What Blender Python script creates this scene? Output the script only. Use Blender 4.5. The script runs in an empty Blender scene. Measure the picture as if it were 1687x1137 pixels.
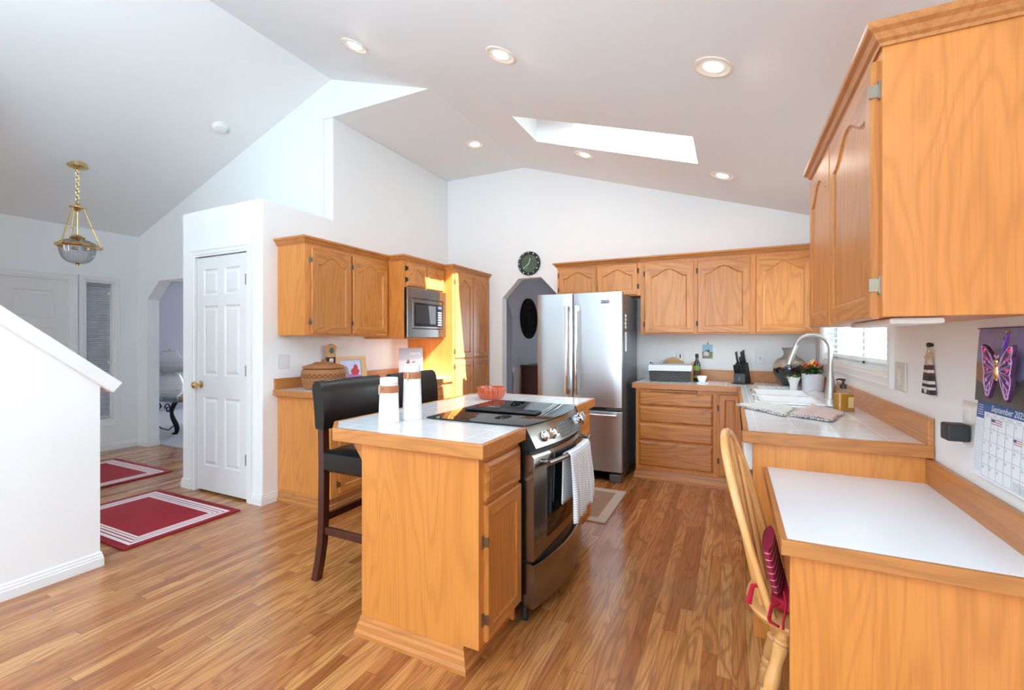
import bpy, bmesh, math, random
from mathutils import Vector, Matrix, Quaternion
random.seed(7)
PI = math.pi
SC = bpy.context.scene
COL = SC.collection

# ------------------------------------------------------------------ camera
cam_d = bpy.data.cameras.new('camera')
cam_d.sensor_width = 36.0
cam_d.lens = 750.6 / 1687 * 36
cam_d.shift_y = -7.7 / 1687
cam_d.clip_start = 0.02
cam = bpy.data.objects.new('camera', cam_d)
COL.objects.link(cam)
cam.location = (0, 0, 1.32)
cam.rotation_euler = (PI / 2, 0, math.radians(25.79))
SC.camera = cam

# ------------------------------------------------------------------ sky, sun, added fill lamps, exposure
world = bpy.data.worlds.new('world')
SC.world = world
world.use_nodes = True
wn = world.node_tree.nodes
wl = world.node_tree.links
wn.clear()
w_out = wn.new('ShaderNodeOutputWorld')
w_bg = wn.new('ShaderNodeBackground')
w_bg.inputs['Color'].default_value = (0.76, 0.89, 1.0, 1)
w_bg.inputs['Strength'].default_value = 10.0
wl.new(w_bg.outputs[0], w_out.inputs[0])

sun_d = bpy.data.lights.new('sun', 'SUN')
sun_d.energy = 44.0
sun_d.angle = math.radians(0.6)
sun_d.color = (0.90, 0.96, 1.0)
sun = bpy.data.objects.new('sun', sun_d)
COL.objects.link(sun)
sun.location = (4, 0, 8)
sun.rotation_euler = Vector((-1, 0.19, -0.88)).to_track_quat('-Z', 'Y').to_euler()


def area(name, loc, aim, sx, sy, energy, color=(1, 1, 1), parent=None, spread=PI):
    d = bpy.data.lights.new(name, 'AREA')
    d.shape = 'RECTANGLE'
    d.size, d.size_y = sx, sy
    d.energy = energy
    d.color = color
    d.spread = spread
    o = bpy.data.objects.new(name, d)
    COL.objects.link(o)
    o.location = loc
    o.rotation_euler = (Vector(aim) - Vector(loc)).to_track_quat('-Z', 'Y').to_euler()
    if parent:
        o.parent = parent
    return o


# added fill lamp behind the camera, boosting the light from the rear opening
area('rear_fill', (-1.3, -4.1, 1.75), (-1.3, 2, 1.75), 3.0, 2.2, 6, (0.62, 0.83, 1.0))
# unseen fill lamp added behind the camera, an assumed flash bounced off the ceiling
area('bounce_fill', (-1.3, -1.2, 1.9), (-1.3, -1.0, 4.0), 1.6, 1.6, 225, (0.51, 0.785, 1.0))

area('window_fill', (0.95, 3.73, 1.66), (0.0, 3.73, 1.2), 1.7, 0.8, 15, (0.90, 0.96, 1.0))  # lamp added outside the glass to boost the daylight on the counter

SC.view_settings.view_transform = 'Standard'
SC.view_settings.look = 'None'
SC.view_settings.gamma = 1.0
SC.view_settings.exposure = 0.27
SC.view_settings.use_curve_mapping = False
SC.cycles.max_bounces = 10
SC.cycles.diffuse_bounces = 6
SC.cycles.glossy_bounces = 4
SC.cycles.transmission_bounces = 6
SC.cycles.transparent_max_bounces = 16
SC.cycles.caustics_reflective = False
SC.cycles.caustics_refractive = False
SC.cycles.sample_clamp_indirect = 6.0
SC.cycles.use_denoising = True

# ------------------------------------------------------------------ materials


def srgb(r, g, b):
    def f(c):
        c /= 255.0
        return c / 12.92 if c <= 0.04045 else ((c + 0.055) / 1.055) ** 2.4
    return (f(r), f(g), f(b), 1.0)


class NT:
    """small node helper"""

    def __init__(self, name):
        self.m = bpy.data.materials.new(name)
        self.m.use_nodes = True
        self.t = self.m.node_tree
        self.b = self.t.nodes['Principled BSDF']

    def n(self, typ, **kw):
        nd = self.t.nodes.new('ShaderNode' + typ)
        for k, v in kw.items():
            setattr(nd, k, v)
        return nd

    def l(self, a, b):
        self.t.links.new(a, b)

    def val(self, sock, v):
        if hasattr(v, 'type') and hasattr(v, 'links'):
            self.l(v, sock)
        else:
            sock.default_value = v

    def math(self, op, a, b=0.0, c=None):
        nd = self.n('Math', operation=op)
        self.val(nd.inputs[0], a)
        self.val(nd.inputs[1], b)
        if c is not None:
            self.val(nd.inputs[2], c)
        return nd.outputs[0]

    def mix(self, fac, a, b, mode='MIX'):
        nd = self.n('Mix', data_type='RGBA', blend_type=mode)
        self.val(nd.inputs[0], fac)
        self.val(nd.inputs[6], a)
        self.val(nd.inputs[7], b)
        return nd.outputs[2]

    def ramp(self, fac, stops):
        nd = self.n('ValToRGB')
        e = nd.color_ramp.elements
        while len(e) < len(stops):
            e.new(0.5)
        for i, (p, c) in enumerate(stops):
            e[i].position = p
            e[i].color = c if len(c) == 4 else (*c, 1)
        self.val(nd.inputs[0], fac)
        return nd.outputs[0]

    def coords(self, kind='Object'):
        return self.n('TexCoord').outputs[kind]

    def mapping(self, vec, scale=(1, 1, 1), loc=(0, 0, 0), rot=(0, 0, 0)):
        nd = self.n('Mapping')
        self.l(vec, nd.inputs[0])
        nd.inputs['Location'].default_value = loc
        nd.inputs['Rotation'].default_value = rot
        nd.inputs['Scale'].default_value = scale
        return nd.outputs[0]

    def noise(self, vec, scale=5, detail=2, rough=0.5, dist=0.0):
        nd = self.n('TexNoise')
        self.l(vec, nd.inputs['Vector'])
        nd.inputs['Scale'].default_value = scale
        nd.inputs['Detail'].default_value = detail
        nd.inputs['Roughness'].default_value = rough
        nd.inputs['Distortion'].default_value = dist
        return nd.outputs[0]

    def bump(self, h, strength=0.1, dist=0.01):
        nd = self.n('Bump')
        nd.inputs['Strength'].default_value = strength
        nd.inputs['Distance'].default_value = dist
        self.l(h, nd.inputs['Height'])
        self.l(nd.outputs[0], self.b.inputs['Normal'])

    def set(self, **kw):
        for k, v in kw.items():
            self.val(self.b.inputs[k.replace('_', ' ')], v)
        return self


def plain(name, col, rough=0.5, metal=0.0, bump=0.0, bscale=200, coat=0.0, var=0.04, spec=0.5, sheen=0.0):
    t = NT(name)
    v = t.coords()
    n = t.noise(v, bscale * 0.05 + 2, 3)
    dark = tuple(c * (1 - var * 2) for c in col[:3]) + (1,)
    lite = tuple(min(1, c * (1 + var)) for c in col[:3]) + (1,)
    t.set(Base_Color=t.mix(n, dark, lite), Roughness=rough, Metallic=metal)
    t.b.inputs['Coat Weight'].default_value = coat
    t.b.inputs['Specular IOR Level'].default_value = spec
    if sheen:
        t.b.inputs['Sheen Weight'].default_value = sheen
    if bump:
        t.bump(t.noise(v, bscale, 2), bump, 0.002)
    return t.m


def oak(name, axis, dark, mid, lite, rough=0.34, contrast=1.0, coat=0.10):
    """finished oak, grain running along axis (0 x, 1 y, 2 z)"""
    t = NT(name)
    v = t.coords()
    inf = t.n('ObjectInfo')
    rnd = t.n('Combine' + 'XYZ')
    t.l(t.math('MULTIPLY', inf.outputs['Random'], 31.0), rnd.inputs[0])
    t.l(t.math('MULTIPLY', inf.outputs['Random'], 17.0), rnd.inputs[1])
    t.l(t.math('MULTIPLY', inf.outputs['Random'], 23.0), rnd.inputs[2])
    add = t.n('VectorMath', operation='ADD')
    t.l(v, add.inputs[0])
    t.l(rnd.outputs[0], add.inputs[1])
    s1 = [4.6] * 3
    s1[axis] = 0.62
    a = t.mapping(add.outputs[0], s1)
    n1 = t.noise(a, 1.0, 2.0, 0.45, 0.35)
    bands = t.math('SINE', t.math('MULTIPLY', n1, 88.0))
    bands = t.math('MULTIPLY_ADD', bands, 0.5, 0.5)
    bands = t.math('POWER', bands, 3.0)
    s2 = [150.0] * 3
    s2[axis] = 4.0
    n2 = t.noise(t.mapping(add.outputs[0], s2), 1.0, 3.0, 0.6)
    pores = t.ramp(n2, [(0.36, (1, 1, 1)), (0.52, (0, 0, 0))])
    s3 = [1.3] * 3
    s3[axis] = 0.3
    n3 = t.noise(t.mapping(add.outputs[0], s3), 1.0, 2.0)
    base = t.mix(t.ramp(n3, [(0.3, (0, 0, 0)), (0.7, (1, 1, 1))]), mid, lite)
    c = t.mix(t.math('MULTIPLY', bands, 0.36 * contrast), base, dark)
    c = t.mix(t.math('MULTIPLY', pores, 0.30 * contrast), c, dark)
    tint = t.math('MULTIPLY_ADD', inf.outputs['Random'], 0.16, 0.90)
    hs = t.n('HueSaturation')
    t.l(c, hs.inputs['Color'])
    t.l(tint, hs.inputs['Value'])
    t.set(Base_Color=hs.outputs[0], Roughness=rough)
    t.b.inputs['Coat Weight'].default_value = coat
    t.b.inputs['Coat Roughness'].default_value = 0.3
    t.bump(n2, 0.05, 0.001)
    return t.m


M = {}
od, om, ol = srgb(140, 74, 26), srgb(198, 124, 55), srgb(212, 140, 68)
for ax, nm in enumerate('xyz'):
    M['oak_' + nm] = oak('honey_oak_' + nm, ax, od, om, ol, contrast=0.85 if nm == 'z' else 1.35)
bd, bm_, bl = srgb(156, 86, 32), srgb(216, 136, 62), srgb(224, 148, 74)
M['veneer_z'] = oak('oak_veneer_z', 2, bd, bm_, bl, 0.38, 0.62)
M['oak_edge_x'] = oak('oak_edge_x', 0, srgb(132, 76, 34), srgb(190, 120, 60), srgb(202, 134, 72), 0.35, 0.7)
M['oak_edge_y'] = oak('oak_edge_y', 1, srgb(132, 76, 34), srgb(190, 120, 60), srgb(202, 134, 72), 0.35, 0.7)
M['beech'] = oak('beech_chair_wood', 2, srgb(180, 112, 56), srgb(222, 160, 94), srgb(230, 174, 110), 0.28, 0.35)
M['espresso'] = oak('espresso_wood', 2, srgb(28, 10, 8), srgb(66, 28, 20), srgb(80, 36, 26), 0.25, 0.5)
M['board_wood'] = oak('board_wood', 0, srgb(160, 112, 66), srgb(206, 160, 108), srgb(216, 174, 124), 0.5, 0.6)


def floor_mat():
    t = NT('oak_strip_floor')
    g = t.n('NewGeometry').outputs['Position']
    sp = t.n('SeparateXYZ')
    t.l(g, sp.inputs[0])
    x, y = sp.outputs[0], sp.outputs[1]
    row = t.math('FLOOR', t.math('DIVIDE', x, 0.0572))
    fx = t.math('FRACT', t.math('DIVIDE', x, 0.0572))
    wn1 = t.n('TexWhiteNoise', noise_dimensions='1D')
    t.l(row, wn1.inputs['W'])
    ln = t.math('MULTIPLY_ADD', wn1.outputs['Value'], 0.7, 0.9)
    yy = t.math('ADD', t.math('DIVIDE', y, ln), t.math('MULTIPLY', wn1.outputs['Value'], 37.0))
    idx = t.math('FLOOR', yy)
    fy = t.math('FRACT', yy)
    cmb = t.n('CombineXYZ')
    t.l(row, cmb.inputs[0])
    t.l(idx, cmb.inputs[1])
    wn2 = t.n('TexWhiteNoise', noise_dimensions='3D')
    t.l(cmb.outputs[0], wn2.inputs['Vector'])
    r1 = wn2.outputs['Value']
    # grain coordinates shifted per board
    off = t.n('VectorMath', operation='MULTIPLY_ADD')
    t.l(wn2.outputs['Color'], off.inputs[0])
    off.inputs[1].default_value = (13.0, 29.0, 19.0)
    t.l(g, off.inputs[2])
    n1 = t.noise(t.mapping(off.outputs[0], (8.5, 1.0, 1)), 1.0, 2.0, 0.5, 0.5)
    bands = t.math('POWER', t.math('MULTIPLY_ADD', t.math('SINE', t.math('MULTIPLY', n1, 70.0)), 0.5, 0.5), 2.6)
    n2 = t.noise(t.mapping(off.outputs[0], (120, 4, 1)), 1.0, 3.0, 0.6)
    pores = t.ramp(n2, [(0.38, (1, 1, 1)), (0.55, (0, 0, 0))])
    base = t.ramp(r1, [(0.0, srgb(158, 92, 46)), (0.3, srgb(182, 113, 60)), (0.65, srgb(196, 129, 71)), (1.0, srgb(211, 148, 88))])
    dark = srgb(112, 62, 30)
    c = t.mix(t.math('MULTIPLY', bands, 0.48), base, dark)
    c = t.mix(t.math('MULTIPLY', pores, 0.38), c, dark)
    ex = t.math('LESS_THAN', t.math('MINIMUM', fx, t.math('SUBTRACT', 1.0, fx)), 0.012)
    ey = t.math('LESS_THAN', t.math('MULTIPLY', t.math('MINIMUM', fy, t.math('SUBTRACT', 1.0, fy)), ln), 0.0012)
    gap = t.math('MAXIMUM', ex, ey)
    c = t.mix(t.math('MULTIPLY', gap, 0.6), c, srgb(70, 38, 20))
    t.set(Base_Color=c, Roughness=0.24)
    t.b.inputs['Coat Weight'].default_value = 0.35
    t.b.inputs['Coat Roughness'].default_value = 0.12
    return t.m


M['floor'] = floor_mat()


def paint(name, col, bump=0.08, scale=160, rough=0.6):
    t = NT(name)
    v = t.coords()
    t.set(Base_Color=col, Roughness=rough)
    t.b.inputs['Specular IOR Level'].default_value = 0.3
    t.bump(t.noise(v, scale, 2.0, 0.5), bump, 0.004)
    return t.m


M['wall'] = paint('white_wall_paint', srgb(238, 238, 237))
M['ceiling'] = paint('white_ceiling_paint', srgb(238, 237, 235), 0.12, 120)
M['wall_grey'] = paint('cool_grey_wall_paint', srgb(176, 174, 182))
M['trim'] = paint('white_gloss_trim', srgb(234, 233, 231), 0.01, 40, 0.3)
M['door_paint'] = paint('white_door_paint', srgb(228, 226, 225), 0.01, 40, 0.35)
M['carpet'] = plain('grey_carpet', srgb(178, 174, 178), 0.95, bump=0.6, bscale=300)


def tile_mat():
    t = NT('white_counter_tile')
    g = t.n('NewGeometry').outputs['Position']
    sp = t.n('SeparateXYZ')
    t.l(g, sp.inputs[0])
    gap = None
    for ax, of in ((0, 0.035), (1, 0.05)):
        f = t.math('FRACT', t.math('DIVIDE', t.math('ADD', sp.outputs[ax], 10 + of), 0.156))
        e = t.math('LESS_THAN', t.math('MINIMUM', f, t.math('SUBTRACT', 1.0, f)), 0.014)
        gap = e if gap is None else t.math('MAXIMUM', gap, e)
    n = t.noise(g, 9, 2)
    c = t.mix(n, srgb(238, 241, 245), srgb(246, 247, 249))
    c = t.mix(gap, c, srgb(222, 222, 222))
    t.set(Base_Color=c, Roughness=t.math('MULTIPLY_ADD', gap, 0.5, 0.14))
    t.b.inputs['Coat Weight'].default_value = 0.3
    t.bump(t.math('SUBTRACT', 1.0, gap), 0.25, 0.001)
    return t.m


M['tile'] = tile_mat()
M['laminate'] = plain('white_laminate', srgb(240, 242, 246), 0.30, var=0.004)
M['porcelain'] = plain('white_porcelain', srgb(244, 245, 246), 0.08, coat=0.5, var=0.004)
M['ceramic'] = plain('matte_white_ceramic', srgb(240, 240, 241), 0.35, var=0.006)
M['concrete'] = plain('pale_grey_pot', srgb(214, 214, 222), 0.6, var=0.02)


def steel(name, col, axis, rough=0.27, aniso=0.4):
    t = NT(name)
    s = [220.0] * 3
    s[axis] = 2.0
    n = t.noise(t.mapping(t.coords(), s), 1.0, 3.0)
    t.set(Base_Color=t.mix(n, tuple(c * 0.96 for c in col[:3]) + (1,), col), Metallic=1.0,
          Roughness=t.math('MULTIPLY_ADD', n, 0.05, rough - 0.025))
    t.b.inputs['Anisotropic'].default_value = aniso
    return t.m


M['steel'] = steel('brushed_stainless_steel', (0.52, 0.53, 0.54, 1), 2, 0.30, 0.0)
M['steel_y'] = steel('brushed_range_steel', (0.33, 0.315, 0.30, 1), 1, 0.2)
M['steel_dark'] = plain('grey_appliance_side', srgb(120, 124, 130), 0.35, 0.6)
M['nickel'] = plain('brushed_nickel', (0.52, 0.51, 0.49, 1), 0.36, 1.0)
M['chrome'] = plain('polished_chrome', (0.8, 0.8, 0.8, 1), 0.1, 1.0)
M['hinge'] = plain('antique_hinge_metal', (0.34, 0.29, 0.22, 1), 0.3, 1.0)
M['hinge_dark'] = plain('dark_bronze_hinge', (0.07, 0.05, 0.04, 1), 0.45, 0.8)
M['brass'] = plain('polished_brass', (0.72, 0.50, 0.22, 1), 0.2, 1.0)
M['black_glass'] = plain('black_ceramic_glass', (0.006, 0.006, 0.007, 1), 0.03, spec=0.6, var=0.0)
M['black'] = plain('black_plastic', (0.012, 0.012, 0.013, 1), 0.35)
M['black_soft'] = plain('matte_black_plastic', (0.02, 0.02, 0.022, 1), 0.5)
M['iron'] = plain('black_wrought_iron', (0.012, 0.011, 0.012, 1), 0.4, 0.6)
M['dark_gap'] = plain('dark_recess', (0.01, 0.008, 0.006, 1), 0.8)
M['leather'] = plain('dark_brown_leather', srgb(20, 15, 14), 0.32, bump=0.12, bscale=260, coat=0.08, spec=0.35, var=0.06)
M['strap'] = plain('tan_leather_strap', srgb(176, 106, 70), 0.55, bump=0.1)
M['plastic_white'] = plain('white_plastic', srgb(232, 231, 226), 0.35, var=0.006)
M['plate_white'] = plain('white_wall_plate', srgb(222, 222, 222), 0.35, var=0.006)
M['grey_panel'] = plain('grey_control_panel', srgb(92, 98, 102), 0.3, 0.3)
M['paper'] = plain('white_paper', srgb(232, 234, 238), 0.7, var=0.008)
M['ink'] = plain('grey_print_ink', srgb(90, 92, 98), 0.7)
M['ink_line'] = plain('pale_grid_ink', srgb(168, 170, 176), 0.7)
M['blue'] = plain('calendar_blue', srgb(56, 96, 152), 0.6)
M['white'] = plain('plain_white', srgb(240, 240, 240), 0.5, var=0.004)
M['red_rug'] = plain('red_rug_pile', srgb(160, 24, 40), 0.95, bump=0.6, bscale=500, var=0.08)
M['rug_border'] = plain('dark_red_rug_border', srgb(146, 18, 32), 0.95, bump=0.6, bscale=500, var=0.08)
M['rug_white'] = plain('pale_rug_stripe', srgb(240, 222, 222), 0.95, bump=0.6, bscale=500)
M['red_cloth'] = plain('red_cushion_cloth', srgb(180, 14, 44), 0.8, bump=0.3, bscale=400)
M['green_leaf'] = plain('green_leaf', srgb(58, 104, 44), 0.45, var=0.2, bscale=300)
M['green_light'] = plain('light_green_leaf', srgb(112, 158, 76), 0.45, var=0.15, bscale=300)
M['pepper_red'] = plain('red_pepper', srgb(206, 44, 24), 0.25)
M['pepper_orange'] = plain('orange_pepper', srgb(238, 120, 44), 0.25)
M['pepper_yellow'] = plain('yellow_pepper', srgb(244, 200, 100), 0.25)
M['soil'] = plain('potting_soil', srgb(50, 38, 30), 0.95, var=0.2)
M['purple'] = plain('purple_glitter', srgb(104, 44, 108), 0.5, var=0.2)
M['purple_dark'] = plain('dark_purple_edge', srgb(66, 32, 66), 0.6)
M['ribbon'] = plain('purple_ribbon', srgb(122, 72, 170), 0.4)
M['piping'] = plain('pale_pink_piping', srgb(206, 166, 200), 0.5)
M['gem'] = plain('magenta_gem', srgb(214, 20, 110), 0.1, coat=1.0)
M['gem_lilac'] = plain('lilac_gem', srgb(168, 120, 186), 0.1, coat=1.0)
M['jute'] = plain('tan_jute_weave', srgb(160, 132, 112), 0.95, bump=0.8, bscale=350, var=0.15)
M['jute_edge'] = plain('beige_mat_border', srgb(192, 178, 168), 0.9, bump=0.3, bscale=300)


def emit(name, col, strength):
    t = NT(name)
    t.set(Base_Color=col, Roughness=0.5)
    t.b.inputs['Emission Color'].default_value = col
    t.b.inputs['Emission Strength'].default_value = strength
    return t.m


M['lamp_glow'] = emit('recessed_lamp_glow', (1.0, 0.90, 0.76, 1), 9.0)


def thin_glass(name, tint=(1, 1, 1, 1), gloss=0.08, rough=0.02):
    m = bpy.data.materials.new(name)
    m.use_nodes = True
    t = m.node_tree
    t.nodes.clear()
    o = t.nodes.new('ShaderNodeOutputMaterial')
    tr = t.nodes.new('ShaderNodeBsdfTransparent')
    gl = t.nodes.new('ShaderNodeBsdfGlossy')
    mx = t.nodes.new('ShaderNodeMixShader')
    lw = t.nodes.new('ShaderNodeLayerWeight')
    lw.inputs['Blend'].default_value = 0.25
    mm = t.nodes.new('ShaderNodeMath')
    mm.operation = 'MULTIPLY_ADD'
    t.links.new(lw.outputs['Fresnel'], mm.inputs[0])
    mm.inputs[1].default_value = 0.6
    mm.inputs[2].default_value = gloss
    tr.inputs[0].default_value = tint
    gl.inputs['Roughness'].default_value = rough
    t.links.new(mm.outputs[0], mx.inputs[0])
    t.links.new(tr.outputs[0], mx.inputs[1])
    t.links.new(gl.outputs[0], mx.inputs[2])
    t.links.new(mx.outputs[0], o.inputs[0])
    return m


M['glass'] = thin_glass('clear_window_glass', (0.97, 0.985, 0.98, 1), 0.03)
M['glass_bowl'] = thin_glass('ribbed_lantern_glass', (0.80, 0.82, 0.84, 1), 0.12, 0.12)
M['soap'] = thin_glass('amber_soap', (0.90, 0.66, 0.22, 1), 0.08, 0.05)
M['soap_liquid'] = plain('amber_soap_liquid', srgb(204, 146, 50), 0.15, coat=0.3)
# ------------------------------------------------------------------ mesh helpers


class MB:
    """collects shapes in world coordinates, then links them as ONE mesh object"""

    def __init__(self):
        self.bm = bmesh.new()
        self.mi = 0

    def face(self, vs):
        try:
            f = self.bm.faces.new(vs)
            f.material_index = self.mi
            return f
        except ValueError:
            return None

    def box(self, x0, x1, y0, y1, z0, z1, rot=None, about=None):
        c = [(x, y, z) for z in (z0, z1) for y in (y0, y1) for x in (x0, x1)]
        vs = [self.bm.verts.new(p) for p in c]
        for q in ((0, 2, 3, 1), (4, 5, 7, 6), (0, 1, 5, 4), (2, 6, 7, 3), (0, 4, 6, 2), (1, 3, 7, 5)):
            self.face([vs[i] for i in q])
        if rot is not None:
            bmesh.ops.rotate(self.bm, verts=vs, cent=about or ((x0 + x1) / 2, (y0 + y1) / 2, (z0 + z1) / 2), matrix=rot)
        return vs

    def rings(self, rings, closed=True, cap0=True, cap1=True):
        """loft through rings of equal length"""
        R = [[self.bm.verts.new(p) for p in r] for r in rings]
        n = len(R[0])
        for a, b in zip(R, R[1:]):
            for i in range(n if closed else n - 1):
                self.face([a[i], a[(i + 1) % n], b[(i + 1) % n], b[i]])
        if cap0:
            self.face(list(reversed(R[0])))
        if cap1:
            self.face(R[-1])
        return R

    def prism(self, pts, axis, a, b):
        """polygon given in the two other axes, extruded along axis from a to b"""
        def w(p, t):
            if axis == 0:
                return (t, p[0], p[1])
            if axis == 1:
                return (p[0], t, p[1])
            return (p[0], p[1], t)
        return self.rings([[w(p, a) for p in pts], [w(p, b) for p in pts]])

    def lathe(self, prof, cx, cy, seg=32, rib=0.0, ribs=0, axis=2, cz=0.0, ring_=True):
        rs = []
        for r, z in prof:
            ring = []
            for i in range(seg):
                an = 2 * PI * i / seg
                rr = r * (1 + rib * math.cos(ribs * an)) if ribs else r
                if axis == 2:
                    ring.append((cx + rr * math.cos(an), cy + rr * math.sin(an), z))
                elif axis == 1:
                    ring.append((cx + rr * math.cos(an), z, cz + rr * math.sin(an)))
                else:
                    ring.append((z, cy + rr * math.cos(an), cz + rr * math.sin(an)))
            rs.append(ring)
        if prof[0][0] > 0 and prof[-1][0] > 0 and ring_:
            rs.append(rs[0])
        return self.rings(rs, True, False, False)

    def tube(self, path, r, seg=10, closed=False, flat=1.0):
        P = [Vector(p) for p in path]
        n = len(P)
        rad = r if isinstance(r, (list, tuple)) else [r] * n
        up = None
        rs = []
        for i in range(n):
            a = P[i - 1] if (i > 0 or closed) else P[i]
            b = P[(i + 1) % n] if (i < n - 1 or closed) else P[i]
            t = (b - a).normalized()
            if up is None:
                h = Vector((0, 0, 1)) if abs(t.z) < 0.9 else Vector((1, 0, 0))
                up = (h - t * h.dot(t)).normalized()
            else:
                up = up - t * up.dot(t)
                up = up.normalized() if up.length > 1e-6 else Vector((1, 0, 0))
            s = t.cross(up)
            rs.append([P[i] + (up * math.cos(2 * PI * k / seg) + s * math.sin(2 * PI * k / seg) * flat) * rad[i] for k in range(seg)])
        if closed:
            rs.append(rs[0])
            self.rings(rs, True, False, False)
        else:
            self.rings(rs)

    def bar(self, p0, p1, w, d, up=(0, 0, 1)):
        """square bar from p0 to p1"""
        p0, p1 = Vector(p0), Vector(p1)
        t = (p1 - p0).normalized()
        u = Vector(up)
        if abs(u.dot(t)) > 0.98:
            u = Vector((1, 0, 0))
        s = t.cross(u).normalized()
        u = s.cross(t).normalized()
        q = [(-1, -1), (1, -1), (1, 1), (-1, 1)]
        self.rings([[p + s * (a * w / 2) + u * (b * d / 2) for a, b in q] for p in (p0, p1)])

    def ball(self, c, r, seg=14, rg=8, sc=(1, 1, 1)):
        rs = []
        for j in range(1, rg):
            th = PI * j / rg
            rs.append([(c[0] + r * sc[0] * math.sin(th) * math.cos(2 * PI * i / seg), c[1] + r * sc[1] * math.sin(th) * math.sin(2 * PI * i / seg), c[2] - r * sc[2] * math.cos(th)) for i in range(seg)])
        self.rings(rs)

    def sweep(self, path, prof, closed=False):
        """moulding: profile (out, z) carried along a plan path (x, y); out is to the right of travel"""
        P = [Vector(p) for p in path]
        n = len(P)
        nor = []
        for i in range(n):
            ds = []
            if i > 0 or closed:
                ds.append((P[i] - P[i - 1]).normalized())
            if i < n - 1 or closed:
                ds.append((P[(i + 1) % n] - P[i]).normalized())
            ns = [Vector((d.y, -d.x)) for d in ds]
            m = sum(ns, Vector((0, 0)))
            m.normalize()
            nor.append(m / max(0.3, m.dot(ns[0])))
        rs = [[(P[i].x + nor[i].x * o, P[i].y + nor[i].y * o, z) for o, z in prof] for i in range(n)]
        if closed:
            rs.append(rs[0])
        self.rings(rs, True, not closed, not closed)

    def text(self, s, size, mat4, extrude=0.0, shear=0.0, align='CENTER'):
        cu = bpy.data.curves.new('t', 'FONT')
        cu.body = s
        cu.size = size
        cu.extrude = extrude
        cu.shear = shear
        cu.align_x = align
        cu.align_y = 'CENTER'
        cu.resolution_u = 2
        o = bpy.data.objects.new('t', cu)
        COL.objects.link(o)
        dg = bpy.context.evaluated_depsgraph_get()
        me = bpy.data.meshes.new_from_object(o.evaluated_get(dg))
        me.transform(mat4)
        k = len(self.bm.faces)
        self.bm.from_mesh(me)
        self.bm.faces.ensure_lookup_table()
        for f in self.bm.faces[k:]:
            f.material_index = self.mi
        bpy.data.objects.remove(o)
        bpy.data.curves.remove(cu)
        bpy.data.meshes.remove(me)

    def build(self, name, mat, parent=None, smooth=False, bevel=0.0, recalc=True, subsurf=0, solid=0.0, segs=2):
        bm = self.bm
        bmesh.ops.remove_doubles(bm, verts=[v for v in bm.verts], dist=1e-6)
        if recalc:
            bmesh.ops.recalc_face_normals(bm, faces=bm.faces)
        if parent is not None:
            off = world_loc(parent)
        else:
            xs = [v.co for v in bm.verts]
            mn = Vector((min(v.x for v in xs), min(v.y for v in xs), min(v.z for v in xs)))
            mx = Vector((max(v.x for v in xs), max(v.y for v in xs), max(v.z for v in xs)))
            off = Vector(((mn.x + mx.x) / 2, (mn.y + mx.y) / 2, mn.z))
        bmesh.ops.translate(bm, verts=bm.verts, vec=-off)
        if parent is not None and parent.get('_rot'):
            pass
        me = bpy.data.meshes.new(name)
        bm.to_mesh(me)
        bm.free()
        for m in (mat if isinstance(mat, (list, tuple)) else [mat]):
            me.materials.append(M[m] if isinstance(m, str) else m)
        if smooth:
            for p in me.polygons:
                p.use_smooth = True
            if smooth != 'all':
                try:
                    me.set_sharp_from_angle(angle=math.radians(40))
                except Exception:
                    pass
        o = bpy.data.objects.new(name, me)
        COL.objects.link(o)
        if parent is not None:
            o.parent = parent
        else:
            o.location = off
        if solid:
            md = o.modifiers.new('solid', 'SOLIDIFY')
            md.thickness = solid
            md.offset = 0
        if bevel:
            md = o.modifiers.new('bevel', 'BEVEL')
            md.width = bevel
            md.segments = segs
            md.limit_method = 'ANGLE'
            md.angle_limit = math.radians(40)
            md.harden_normals = False
        if subsurf:
            md = o.modifiers.new('sub', 'SUBSURF')
            md.levels = md.render_levels = subsurf
        return o


def world_loc(o):
    v = Vector((0, 0, 0))
    while o is not None:
        v += o.location
        o = o.parent
    return v


def thing(name, label, cat, loc, group=None):
    o = bpy.data.objects.new(name, None)
    o.empty_display_size = 0.1
    COL.objects.link(o)
    o.location = loc
    return tag(o, label, cat, group)


def tag(o, label, cat, group=None, kind=None):
    o['label'] = label
    o['category'] = cat
    if group:
        o['group'] = group
    if kind:
        o['kind'] = kind
    return o


def struct(o, label=None):
    o['kind'] = 'structure'
    if label:
        o['label'] = label
    return o


def copy_tree(o, parent=None):
    c = o.copy()
    COL.objects.link(c)
    c.parent = parent
    for ch in list(o.children):
        copy_tree(ch, c)
    return c


def turn(o, deg, base):
    """rotate a finished thing about a vertical axis through its own origin"""
    o.rotation_euler = (0, 0, math.radians(deg))
    return o


# ------------------------------------------------------------------ cabinet fronts
# a front lives in a plane: P(u, v, w) = O + U*u + Z*v + N*w


def plane_map(O, U, N):
    O, U, N = Vector(O), Vector(U), Vector(N)

    def P(u, v, w):
        p = O + U * u + N * w
        return (p.x, p.y, p.z + v)
    return P


def front_rings(w, h, stile, rise, n=18):
    """outer rectangle and inner (arched) outline with matching points"""
    inn, out = [], []
    x0, x1 = stile, w - stile
    y0, yt = stile, h - stile - (rise if rise else 0)
    inn += [(x0, y0), (x1, y0)]
    out += [(0, 0), (w, 0)]
    if rise:
        for i in range(n + 1):
            s = 1 - 2 * i / n
            a = min(1.0, abs(s) / 0.90)
            f = (0.5 * (1 + math.cos(PI * a))) ** 0.85
            x = (x0 + x1) / 2 + s * (x1 - x0) / 2
            inn.append((x, yt + rise * f))
            out.append((w / 2 + s * w / 2, h))
    else:
        inn += [(x1, yt), (x0, yt)]
        out += [(w, h), (0, h)]
    return out, inn


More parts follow.
